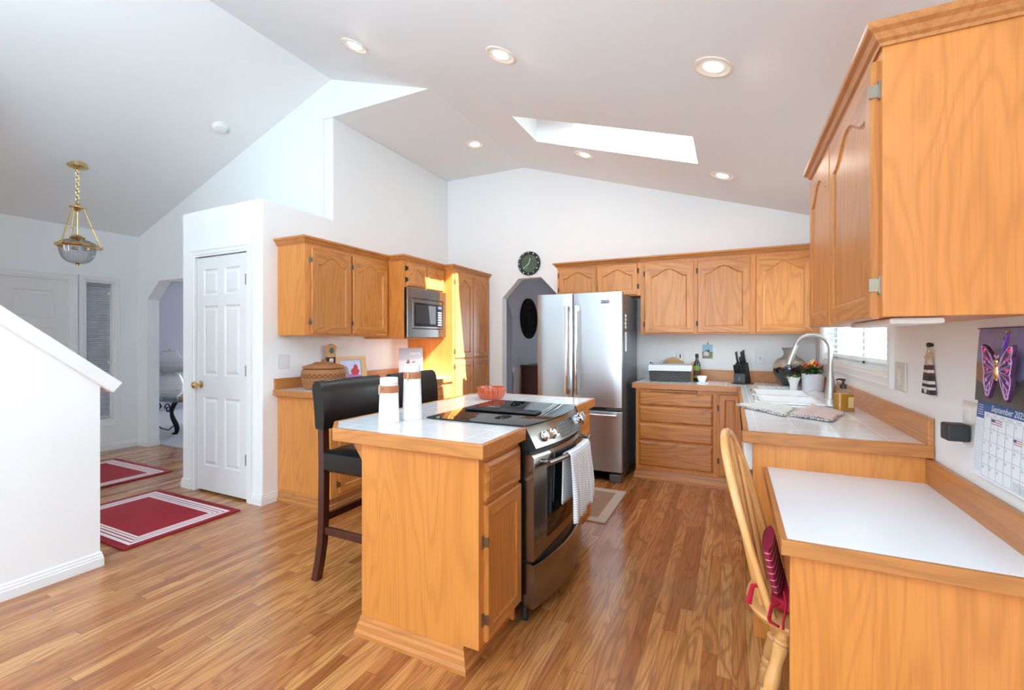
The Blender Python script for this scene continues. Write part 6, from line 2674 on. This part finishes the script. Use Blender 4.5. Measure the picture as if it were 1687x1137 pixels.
for (z0, z1, mm) in ((HC + 0.035, HC + 0.062, 'label_green'), (HC + 0.062, HC + 0.110, 'lh_brown'), (HC + 0.110, HC + 0.155, 'label_green')):
    mb = MB()
    rs = []
    for z in (z0, z1):
        rs.append([(ox + 0.0338 * math.cos(math.radians(a)), oy + 0.0338 * math.sin(math.radians(a)), z) for a in range(-150, -35, 6)])
    mb.rings(rs, False, False, False)
    mb.build('label', mm, ob, smooth=True)
mb = MB()
mb.lathe([(0.0, HC + 0.007), (0.026, HC + 0.007), (0.030, HC + 0.012), (0.042, HC + 0.045), (0.0445, HC + 0.064), (0.041, HC + 0.064), (0.036, HC + 0.045), (0.024, HC + 0.016), (0.0, HC + 0.015)], -0.262, 4.735, 32)
tag(mb.build('bowl', 'porcelain', smooth=True), 'small white bowl in front of the oil bottle', 'bowl')
mb = MB()
mb.box(-0.305, -0.205, 4.668, 4.80, HC + 0.0008, HC + 0.0065)
tag(mb.build('coaster', 'porcelain', bevel=0.002), 'flat white square coaster under the small white bowl', 'coaster')

# photo pinned to the wall
ph = thing('pinned_photo', 'small photo of a white cottage under blue sky pinned to the back wall', 'photo', (-0.226, YB - 0.004, 1.132))
mb = MB()
mb.box(-0.275, -0.178, YB - 0.0035, YB - 0.0015, 1.205, 1.276)
mb.mi = 1
mb.box(-0.275, -0.178, YB - 0.0035, YB - 0.0015, 1.134, 1.205)
mb.build('print', [plain('photo_sky', srgb(150, 190, 214), 0.4, var=0.1), plain('photo_grass', srgb(140, 130, 96), 0.4, var=0.3, bscale=1500)], ph)
mb = MB()
mb.prism([(-0.262, 1.162), (-0.215, 1.162), (-0.215, 1.195), (-0.2385, 1.212), (-0.262, 1.195)], 1, YB - 0.0045, YB - 0.0034)
mb.mi = 1
mb.prism([(-0.268, 1.192), (-0.240, 1.222), (-0.205, 1.222), (-0.213, 1.196), (-0.2385, 1.214)], 1, YB - 0.0050, YB - 0.0045)
mb.build('cottage', ['lh_white', 'slot'], ph)
mb = MB()
mb.ball((-0.222, YB - 0.007, 1.284), 0.007)
mb.build('pin', 'black', ph)
mb = MB()
mb.ball((-0.221, YB - 0.004, 1.305), 0.004)
tag(mb.build('nail', 'black'), 'tiny dark nail in the back wall above the pinned cottage photo', 'nail')

# knife block and knives
kb = thing('knife_block', 'black knife block on a reddish trivet on the back counter', 'knife block', (0.085, 4.78, HC + 0.006))
tz = HC + 0.006
mb = MB()
mb.lathe([(0.0, HC + 0.0006), (0.095, HC + 0.0006), (0.098, HC + 0.003), (0.095, HC + 0.0056), (0.0, HC + 0.0056)], 0.088, 4.79, 40)
tag(mb.build('trivet', 'lh_brown', smooth=True), 'round reddish brown trivet under the knife block', 'trivet')
BR = Matrix.Translation((0.085, 4.79, tz)) @ Matrix.Rotation(math.radians(-24), 4, 'Z')
# local: x right, y back, z up
mb = MB()
def loc_prism_x(mb, pts, a, b, T4):
    vs = mb.prism(pts, 0, a, b)
    bmesh.ops.transform(mb.bm, matrix=T4, verts=[v for r_ in vs for v in r_])
loc_prism_x(mb, [(-0.062, 0.0), (0.062, 0.0), (0.062, 0.035), (0.005, 0.195), (-0.030, 0.180), (-0.030, 0.092), (-0.062, 0.092)], -0.052, 0.052, BR)
mb.build('body', 'black_soft', kb, bevel=0.003)
mb = MB()
loc_prism_x(mb, [(-0.0635, 0.005), (-0.062, 0.005), (-0.062, 0.088), (-0.0635, 0.088)], -0.050, 0.050, BR)
fp = mb.build('front_plate', plain('dark_grey_plate', srgb(78, 80, 84), 0.4), kb)
mb = MB()
loc_prism_x(mb, [(-0.0642, 0.030), (-0.0635, 0.030), (-0.0635, 0.034), (-0.0642, 0.034)], -0.008, 0.008, BR)
loc_prism_x(mb, [(-0.0642, 0.040), (-0.0635, 0.040), (-0.0635, 0.056), (-0.0642, 0.056)], -0.003, 0.003, BR)
mb.build('emblem', 'keypad_print', fp)
knife_labels = []


def knife(label, p0, dirv, ln, w, t, steel_side=True, grp='knives standing in the black block'):
    o = BR @ Vector(p0)
    k = thing('knife', label, 'knife', o, grp)
    d = Vector(dirv).normalized()
    mb = MB()
    side = Vector((1, 0, 0))
    up = side.cross(d).normalized()
    prof = [(0.0, 0.85), (0.15, 1.0), (0.5, 0.92), (0.8, 1.0), (0.93, 1.15), (1.0, 0.8)]
    rs = []
    for q, s_ in prof:
        c = Vector(p0) + d * (ln * q) + up * (0.006 * math.sin(PI * q))
        rs.append([BR @ (c + side * a * t / 2 + up * b * w / 2 * s_) for a, b in ((-1, -0.7), (-0.5, -1), (0.5, -1), (1, -0.7), (1, 0.7), (0.5, 1), (-0.5, 1), (-1, 0.7))])
    mb.rings(rs)
    mb.build('handle', 'black', k, smooth=True)
    if steel_side:
        mb = MB()
        rs = []
        for q, s_ in prof:
            c = Vector(p0) + d * (ln * q) + up * (0.006 * math.sin(PI * q)) + side * (t / 2 + 0.0004)
            rs.append([BR @ (c + side * a * 0.0008 + up * b * w / 2 * s_ * 0.55) for a, b in ((-1, -1), (1, -1), (1, 1), (-1, 1))])
        mb.rings(rs)
        mb.build('tang', 'chrome', k)
    mb = MB()
    c = Vector(p0) - d * 0.055
    rs = [[BR @ (c + side * a * 0.0009 + up * b * w * 0.4) for a, b in ((-1, -1), (1, -1), (1, 1), (-1, 1))], [BR @ (Vector(p0) + side * a * 0.0009 + up * b * w * 0.4) for a, b in ((-1, -1), (1, -1), (1, 1), (-1, 1))]]
    mb.rings(rs)
    mb.build('blade', 'nickel', k)
    return k


dk = (0.0, -0.36, 0.93)
knife('large chef knife with steel-sided black handle, left in the top row of the knife block', (-0.030, -0.012, 0.184), dk, 0.115, 0.027, 0.018)
knife('tallest black handled knife at the right of the knife block', (0.034, -0.008, 0.188), dk, 0.128, 0.027, 0.018)
knife('second tall knife close beside the tallest in the knife block', (0.016, -0.014, 0.184), dk, 0.118, 0.026, 0.016)
knife('short paring knife between the tall knives in the block', (0.000, -0.022, 0.181), dk, 0.070, 0.020, 0.014)
steak = ['leftmost', 'second from left', 'third from left', 'fourth from left', 'fifth from left', 'rightmost']
for i in range(6):
    knife('black steak knife in the low front row of the block, %s of six' % steak[i], (-0.042 + 0.0168 * i, -0.046, 0.093), dk, 0.082, 0.019, 0.012, False)

# big two-tone vase
def vase_mat():
    t = NT('drip_glazed_vase')
    v = t.coords()
    sp = t.n('SeparateXYZ')
    t.l(v, sp.inputs[0])
    n = t.noise(v, 14, 3, 0.5, 0.8)
    z = t.math('ADD', sp.outputs[2], t.math('MULTIPLY_ADD', n, 0.16, -0.08))
    grey = srgb(120, 112, 108)
    c = t.ramp(t.math('MULTIPLY', z, 3.0), [(0.0, srgb(26, 26, 28)), (0.46, srgb(30, 30, 32)), (0.52, srgb(60, 44, 32)), (0.56, srgb(168, 142, 116)), (0.66, srgb(160, 140, 126)), (0.72, srgb(120, 112, 108)), (1.0, srgb(136, 130, 124))])
    t.set(Base_Color=c, Roughness=0.12)
    t.b.inputs['Coat Weight'].default_value = 0.6
    return t.m


vx, vy = 0.470, 4.80
mb = MB()
prof = [(0.0, HC + 0.001), (0.062, HC + 0.001), (0.068, HC + 0.006), (0.098, HC + 0.05), (0.128, HC + 0.11), (0.136, HC + 0.155), (0.126, HC + 0.20), (0.098, HC + 0.236), (0.066, HC + 0.255), (0.052, HC + 0.272), (0.050, HC + 0.295), (0.057, HC + 0.320), (0.068, HC + 0.336), (0.064, HC + 0.338), (0.050, HC + 0.322), (0.044, HC + 0.295), (0.0, HC + 0.28)]
# smooth the profile
pp = []
for i in range(len(prof) - 1):
    a, b = prof[i], prof[i + 1]
    p_, q_ = prof[max(0, i - 1)], prof[min(len(prof) - 1, i + 2)]
    for k in range(4):
        t = k / 4
        r_ = tuple(0.5 * ((2 * a[j]) + (-p_[j] + b[j]) * t + (2 * p_[j] - 5 * a[j] + 4 * b[j] - q_[j]) * t * t + (-p_[j] + 3 * a[j] - 3 * b[j] + q_[j]) * t ** 3) for j in (0, 1))
        pp.append((max(0.0, r_[0]), r_[1]))
mb.lathe(pp, vx, vy, 56)
tag(mb.build('vase', vase_mat(), smooth=True), 'large round two-tone glazed vase in the back counter corner', 'vase')
mb = MB()
mb.box(0.20, 0.44, 4.36, 4.60, HC + 0.0008, HC + 0.003)
for i in range(7):
    for j in range(5):
        mb.lathe([(0.011, HC + 0.003), (0.010, HC + 0.0055), (0.0, HC + 0.006)], 0.225 + i * 0.033, 4.39 + j * 0.045, 10)
tag(mb.build('dish_mat', plain('pale_dish_mat', srgb(216, 218, 220), 0.4), smooth=True), 'pale dimpled dish mat on the tiles behind the sink', 'mat')

# potted pepper plant
def leaf(mb, base, dirv, ln, w, droop=0.3):
    d = Vector(dirv).normalized()
    s_ = d.cross(Vector((0, 0, 1)))
    if s_.length < 0.05:
        s_ = Vector((1, 0, 0))
    s_.normalize()
    n_ = s_.cross(d).normalized()
    L, Rr, C = [], [], []
    for q, ww in ((0.0, 0.04), (0.25, 0.8), (0.5, 1.0), (0.75, 0.65), (1.0, 0.02)):
        c = Vector(base) + d * (ln * q) - Vector((0, 0, droop * ln * q * q))
        C.append(mb.bm.verts.new(c - n_ * 0.0))
        L.append(mb.bm.verts.new(c + s_ * (w / 2 * ww) + n_ * (0.12 * w * ww)))
        Rr.append(mb.bm.verts.new(c - s_ * (w / 2 * ww) + n_ * (0.12 * w * ww)))
    for i in range(4):
        mb.face([C[i], C[i + 1], L[i + 1], L[i]])
        mb.face([C[i], Rr[i], Rr[i + 1], C[i + 1]])


rnd = random.Random(3)
qx, qy = 0.583, 4.335
pp_ = thing('pepper_plant', 'ornamental pepper plant with orange and red fruit in a pale grey pot by the sink', 'potted plant', (qx, qy, HC))
mb = MB()
mb.lathe([(0.0, HC + 0.001), (0.070, HC + 0.001), (0.074, HC + 0.005), (0.079, HC + 0.138), (0.076, HC + 0.140), (0.072, HC + 0.136), (0.070, HC + 0.12), (0.0, HC + 0.12)], qx, qy, 48)
mb.build('pot', 'concrete', pp_, smooth=True)
mb = MB()
mb.lathe([(0.0, HC + 0.128), (0.04, HC + 0.127), (0.070, HC + 0.121), (0.0, HC + 0.1205)], qx, qy, 24)
mb.build('soil', 'soil', pp_, smooth=True)
mb = MB()
for k in range(110):
    a = rnd.uniform(0, 2 * PI)
    e = rnd.uniform(-0.1, 0.9)
    r0 = rnd.uniform(0.005, 0.05)
    b = (qx + r0 * math.cos(a), qy + r0 * math.sin(a), HC + 0.14 + rnd.uniform(0, 0.06))
    leaf(mb, b, (math.cos(a), math.sin(a), e), rnd.uniform(0.045, 0.085), rnd.uniform(0.018, 0.028), 0.35)
for k in range(8):
    a = 2 * PI * k / 8
    mb.tube([(qx, qy, HC + 0.12), (qx + 0.03 * math.cos(a), qy + 0.03 * math.sin(a), HC + 0.19)], 0.0022, 6)
mb.build('leaves', 'green_leaf', pp_)
cols_ = ['pepper_red', 'pepper_orange', 'pepper_yellow']
for k in range(24):
    a = rnd.uniform(0, 2 * PI)
    r0 = rnd.uniform(0.0, 0.06)
    b = Vector((qx + r0 * math.cos(a), qy + r0 * math.sin(a), HC + 0.185 + rnd.uniform(0.0, 0.035) - r0 * 0.35))
    tip = b + Vector((0.25 * math.cos(a), 0.25 * math.sin(a), 0.9)).normalized() * rnd.uniform(0.03, 0.045)
    mb = MB()
    mb.tube([b, b.lerp(tip, 0.3), b.lerp(tip, 0.7), tip], [0.006, 0.0085, 0.006, 0.001], 8)
    mb.build('pepper', cols_[rnd.choice((0, 1, 1, 2) if r0 < 0.035 else (0, 0, 1))], pp_, smooth=True)
sx_, sy_ = 0.450, 4.325
sp_ = thing('planter', 'small white tapered planter with light green leaves beside the pepper plant', 'potted plant', (sx_, sy_, HC))
mb = MB()
mb.lathe([(0.0, HC + 0.001), (0.024, HC + 0.001), (0.026, HC + 0.004), (0.030, HC + 0.05), (0.044, HC + 0.095), (0.052, HC + 0.108), (0.048, HC + 0.108), (0.038, HC + 0.092), (0.0, HC + 0.088)], sx_, sy_, 32)
mb.build('pot', 'porcelain', sp_, smooth=True)
mb = MB()
for k in range(26):
    a = rnd.uniform(0, 2 * PI)
    b = (sx_ + 0.015 * math.cos(a), sy_ + 0.015 * math.sin(a), HC + 0.092)
    leaf(mb, b, (math.cos(a), math.sin(a), rnd.uniform(0.2, 1.6)), rnd.uniform(0.045, 0.075), rnd.uniform(0.018, 0.028), 0.25)
mb.build('leaves', 'green_light', sp_)

# soap bottle
ux, uy = 0.572, 3.17
so = thing('soap_bottle', 'clear pump bottle of amber soap beside the faucet', 'soap bottle', (ux, uy, HC))
RS = Matrix.Rotation(math.radians(24), 3, 'Z')


def rbox(x, y, a, b, r, z):
    return [RS @ Vector((p[0], p[1], 0)) + Vector((x, y, z)) for p in basin_rings(-a, a, -b, b, r, 0)]


mb = MB()
mb.rings([rbox(ux, uy, 0.046, 0.034, 0.012, HC + 0.001), rbox(ux, uy, 0.048, 0.036, 0.014, HC + 0.006), rbox(ux, uy, 0.046, 0.034, 0.014, HC + 0.02), rbox(ux, uy, 0.044, 0.032, 0.014, HC + 0.10), rbox(ux, uy, 0.040, 0.029, 0.014, HC + 0.117), rbox(ux, uy, 0.020, 0.018, 0.012, HC + 0.128), rbox(ux, uy, 0.014, 0.014, 0.012, HC + 0.136)])
mb.build('bottle', 'glass', so, smooth=True)
mb = MB()
mb.rings([rbox(ux, uy, 0.042, 0.030, 0.012, HC + 0.006), rbox(ux, uy, 0.041, 0.029, 0.012, HC + 0.06), rbox(ux, uy, 0.040, 0.028, 0.012, HC + 0.103)])
mb.build('soap', 'soap_liquid', so, smooth=True)
mb = MB()
q = [RS @ Vector((a, -0.0352, 0)) + Vector((ux, uy, z)) for a, z in ((0.004, HC + 0.025), (0.034, HC + 0.025), (0.034, HC + 0.085), (0.004, HC + 0.085))]
q2 = [p + RS @ Vector((0, -0.0008, 0)) for p in q]
mb.rings([q, q2])
mb.build('label', plain('cream_label', srgb(222, 196, 140), 0.5), so)
mb = MB()
mb.lathe([(0.0, HC + 0.130), (0.017, HC + 0.130), (0.017, HC + 0.152), (0.008, HC + 0.156), (0.006, HC + 0.160), (0.006, HC + 0.172), (0.011, HC + 0.174), (0.011, HC + 0.186), (0.0, HC + 0.188)], ux, uy, 20)
mb.tube([(ux, uy, HC + 0.182), (ux - 0.022, uy + 0.004, HC + 0.183), (ux - 0.034, uy + 0.006, HC + 0.178)], [0.006, 0.005, 0.004], 8)
mb.build('pump', 'black', so, smooth=True)

# folded dish towels
def cloth_grid(mb, corners, nz, th, seed, amp=0.004, nx=34, ny=26, edge=0.012):
    r_ = random.Random(seed)
    A, B, C, D = [Vector((*c, 0)) for c in corners]
    ph = [r_.uniform(0, 6) for _ in range(6)]
    top = []
    for j in range(ny + 1):
        row = []
        for i in range(nx + 1):
            u, v = i / nx, j / ny
            p = (A.lerp(B, u)).lerp(D.lerp(C, u), v)
            e = min(u, 1 - u, v, 1 - v)
            w = math.sin(u * 9 + ph[0]) * math.sin(v * 7 + ph[1]) * amp + math.sin(u * 19 + v * 5 + ph[2]) * amp * 0.4
            p.x += math.sin(v * 11 + ph[3]) * 0.004
            p.y += math.sin(u * 13 + ph[4]) * 0.005
            z = nz + th + w if e > 0.02 else nz + th * 0.55 + w * 0.4
            row.append((p.x, p.y, z))
        top.append(row)
    tv = [[mb.bm.verts.new(p) for p in row] for row in top]
    bv = [[mb.bm.verts.new((p[0], p[1], nz)) for p in row] for row in top]
    for j in range(ny):
        for i in range(nx):
            k = mb.mi
            if i == 0 or j == 0:
                mb.mi = 1
            mb.face([tv[j][i], tv[j][i + 1], tv[j + 1][i + 1], tv[j + 1][i]])
            mb.mi = k
            mb.face([bv[j][i], bv[j + 1][i], bv[j + 1][i + 1], bv[j][i + 1]])
    k = mb.mi
    mb.mi = 1
    for i in range(nx):
        mb.face([tv[0][i], bv[0][i], bv[0][i + 1], tv[0][i + 1]])
        mb.face([tv[ny][i + 1], bv[ny][i + 1], bv[ny][i], tv[ny][i]])
    for j in range(ny):
        mb.face([tv[j + 1][0], bv[j + 1][0], bv[j][0], tv[j][0]])
        mb.face([tv[j][nx], bv[j][nx], bv[j + 1][nx], tv[j + 1][nx]])
    mb.mi = k


def hem_mat(name, base, dark):
    t = NT(name)
    v = t.coords()
    n = t.noise(v, 140, 2, 0.5, 0.5)
    t.set(Base_Color=t.mix(t.ramp(n, [(0.50, (0, 0, 0)), (0.56, (1, 1, 1))]), base, dark), Roughness=0.9)
    return t.m


M['pink_cloth'] = plain('dusty_pink_cloth', srgb(214, 192, 186), 0.9, bump=0.5, bscale=500, var=0.05)
M['green_cloth'] = plain('pale_sage_cloth', srgb(213, 216, 211), 0.9, bump=0.5, bscale=500, var=0.06)
M['dark_hem'] = hem_mat('grey_stitched_hem', srgb(214, 210, 206), srgb(70, 66, 70))
mb = MB()
cloth_grid(mb, [(0.015, 3.12), (0.250, 2.79), (0.335, 3.16), (0.19, 3.36)], HC + 0.004, 0.011, 4, 0.004)
tag(mb.build('dish_towel', ['green_cloth', 'dark_hem'], smooth=True), 'pale sage folded dish towel hanging just over the counter edge', 'dish towel', 'dish towels on the counter')
mb = MB()
cloth_grid(mb, [(0.272, 2.83), (0.445, 2.70), (0.555, 3.05), (0.44, 3.31)], HC + 0.004, 0.014, 9, 0.004)
tag(mb.build('dish_towel', ['pink_cloth', 'dark_hem'], smooth=True), 'dusty pink folded dish towel with dark stitched hem beside the soap', 'dish towel', 'dish towels on the counter')

# waffle towel over the oven handle
def waffle():
    t = NT('white_waffle_weave')
    sp = t.n('SeparateXYZ')
    t.l(t.coords(), sp.inputs[0])
    a = t.math('FRACT', t.math('DIVIDE', t.math('ADD', sp.outputs[2], 5), 0.0115))
    b = t.math('FRACT', t.math('DIVIDE', t.math('ADD', sp.outputs[1], 5), 0.013))
    g1 = t.math('LESS_THAN', a, 0.24)
    g2 = t.math('LESS_THAN', b, 0.35)
    g = t.math('MULTIPLY', g1, t.math('SUBTRACT', 1.0, t.math('MULTIPLY', g2, 0.55)))
    t.set(Base_Color=t.mix(t.math('MULTIPLY', g, 0.75), srgb(236, 237, 240), srgb(130, 138, 152)), Roughness=0.9)
    t.bump(t.math('MAXIMUM', g1, g2), -0.4, 0.002)
    return t.m


ot = thing('oven_towel', 'white waffle-weave towel draped over the oven door handle', 'towel', (-0.745, 2.33, 0.42))
M['waffle'] = waffle()


def towel_sheet(mb, y0, y1, drop_front, drop_back, seed):
    n, m_ = 26, 30
    rows = []
    for j in range(m_ + 1):
        v = j / m_
        row = []
        for i in range(n + 1):
            u = i / n
            yt = y0 + (y1 - y0) * u
            hx = DXo + 0.048 + bow((y0 + y1) / 2 + (yt - (y0 + y1) / 2) * 0.9, 0.050)
            total = drop_front + drop_back + 0.05
            s_ = v * total
            gather = 0.62 if True else 1
            if s_ < drop_back:
                z = 0.748 - (drop_back - s_)
                x = hx - 0.0208
                f_ = (drop_back - s_) / 0.3
            elif s_ < drop_back + 0.05:
                a = (s_ - drop_back) / 0.05 * PI
                x = hx - 0.0208 * math.cos(a)
                z = 0.748 + 0.0208 * math.sin(a)
                f_ = 0.0
            else:
                z = 0.748 - (s_ - drop_back - 0.05)
                x = hx + 0.0208
                f_ = (s_ - drop_back - 0.05) / 0.3
            yc = (y0 + y1) / 2
            wv = math.sin(u * 2 * PI * 2.0 + seed) * 0.020 * min(1, f_ * 1.5) + math.sin(u * 2 * PI * 1.0 + seed * 2) * 0.006 * f_
            if s_ > drop_back + 0.05:
                x += abs(wv) * 1.0 + 0.004 * f_ + wv * 0.2
            elif s_ < drop_back:
                x -= 0.0
            yc = (y0 + y1) / 2
            y = yc + (yt - yc) * (0.86 + 0.2 * min(1, f_))
            row.append((x, y, z))
        rows.append(row)
    vs = [[mb.bm.verts.new(p) for p in r_] for r_ in rows]
    for j in range(m_):
        for i in range(n):
            mb.face([vs[j][i], vs[j][i + 1], vs[j + 1][i + 1], vs[j + 1][i]])


mb = MB()
towel_sheet(mb, 2.14, 2.33, 0.325, 0.24, 0.4)
mb.build('left_fold', 'waffle', ot, smooth='all', solid=0.005)
mb = MB()
towel_sheet(mb, 2.31, 2.50, 0.300, 0.24, 2.2)
mb.build('right_fold', 'waffle', ot, smooth='all', solid=0.005)

# ================================================================== window blinds
def blind_mat(name, col, tr=0.35):
    m = bpy.data.materials.new(name)
    m.use_nodes = True
    t = m.node_tree
    b = t.nodes['Principled BSDF']
    b.inputs['Base Color'].default_value = col
    b.inputs['Roughness'].default_value = 0.4
    ts = t.nodes.new('ShaderNodeBsdfTranslucent')
    ts.inputs[0].default_value = col
    mx = t.nodes.new('ShaderNodeMixShader')
    mx.inputs[0].default_value = tr
    t.links.new(b.outputs[0], mx.inputs[1])
    t.links.new(ts.outputs[0], mx.inputs[2])
    t.links.new(mx.outputs[0], t.nodes['Material Output'].inputs[0])
    return m


M['slat'] = blind_mat('white_blind_slat', srgb(244, 245, 246))
wb = thing('window_blind', 'white horizontal slat blind in the kitchen window', 'blind', (XR + 0.045, 3.73, WZ0 + 0.03))
mb = MB()
z = WZ0 + 0.085
while z < WZ1 - 0.06:
    rot = Matrix.Rotation(math.radians(-14), 3, 'Y')
    mb.box(XR + 0.022, XR + 0.070, WY0 + 0.012, WY1 - 0.012, z, z + 0.0028, rot)
    z += 0.044
mb.build('slats', 'slat', wb)
mb = MB()
mb.box(XR + 0.020, XR + 0.072, WY0 + 0.012, WY1 - 0.012, WZ0 + 0.035, WZ0 + 0.058)
mb.build('bottom_rail', 'slat', wb, bevel=0.004)
mb = MB()
mb.box(XR + 0.012, XR + 0.075, WY0 + 0.010, WY1 - 0.010, WZ1 - 0.055, WZ1 - 0.008)
mb.build('head_rail', 'slat', wb)
mb = MB()
for y in (3.1, 3.73, 4.36):
    mb.tube([(XR + 0.018, y, WZ0 + 0.05), (XR + 0.018, y, WZ1 - 0.02)], 0.0012, 6)
mb.tube([(XR + 0.010, 4.47, 1.262), (XR + 0.010, 4.47, WZ1 - 0.02)], 0.0010, 6)
mb.build('cords', 'white', wb)
mb = MB()
mb.lathe([(0.0, 1.225), (0.006, 1.23), (0.008, 1.245), (0.003, 1.262), (0.0, 1.263)], XR + 0.010, 4.47, 12)
mb.ball((XR + 0.010, 4.462, 1.218), 0.006)
mb.build('red_pull', 'pepper_red', wb, smooth=True)

M['shade_cell'] = blind_mat('pale_pleated_shade', srgb(188, 188, 192), 0.25)
eb = thing('sidelight_blind', 'closed pale pleated blind in the narrow window beside the front door', 'blind', (XE - 0.06, 2.725, 0.37))
mb = MB()
z = 0.40
pts = []
k = 0
while z < 1.975:
    pts.append((XE - (0.052 if k % 2 else 0.066), z))
    z += 0.0125
    k += 1
poly = pts + [(x - 0.003, zz) for x, zz in reversed(pts)]
rs = [[(x, y, zz) for x, zz in poly] for y in (2.607, 2.851)]
mb.rings(rs, True, False, False)
mb.build('pleats', 'shade_cell', eb)
mb = MB()
mb.box(XE - 0.076, XE - 0.044, 2.608, 2.85, 0.378, 0.398)
mb.build('bottom_rail', 'shade_cell', eb)
mb = MB()
mb.box(XE - 0.076, XE - 0.04, 2.607, 2.850, 1.972, 1.994)
mb.build('head_rail', 'shade_cell', eb)
mb = MB()
mb.tube([(XE - 0.03, 2.820, 1.06), (XE - 0.03, 2.820, 1.975)], 0.0012, 6)
mb.lathe([(0.0, 1.035), (0.008, 1.04), (0.008, 1.055), (0.003, 1.066), (0.0, 1.067)], XE - 0.03, 2.826, 12)
mb.ball((XE - 0.03, 2.826, 1.88), 0.010)
mb.build('pull_cord', 'white', eb)
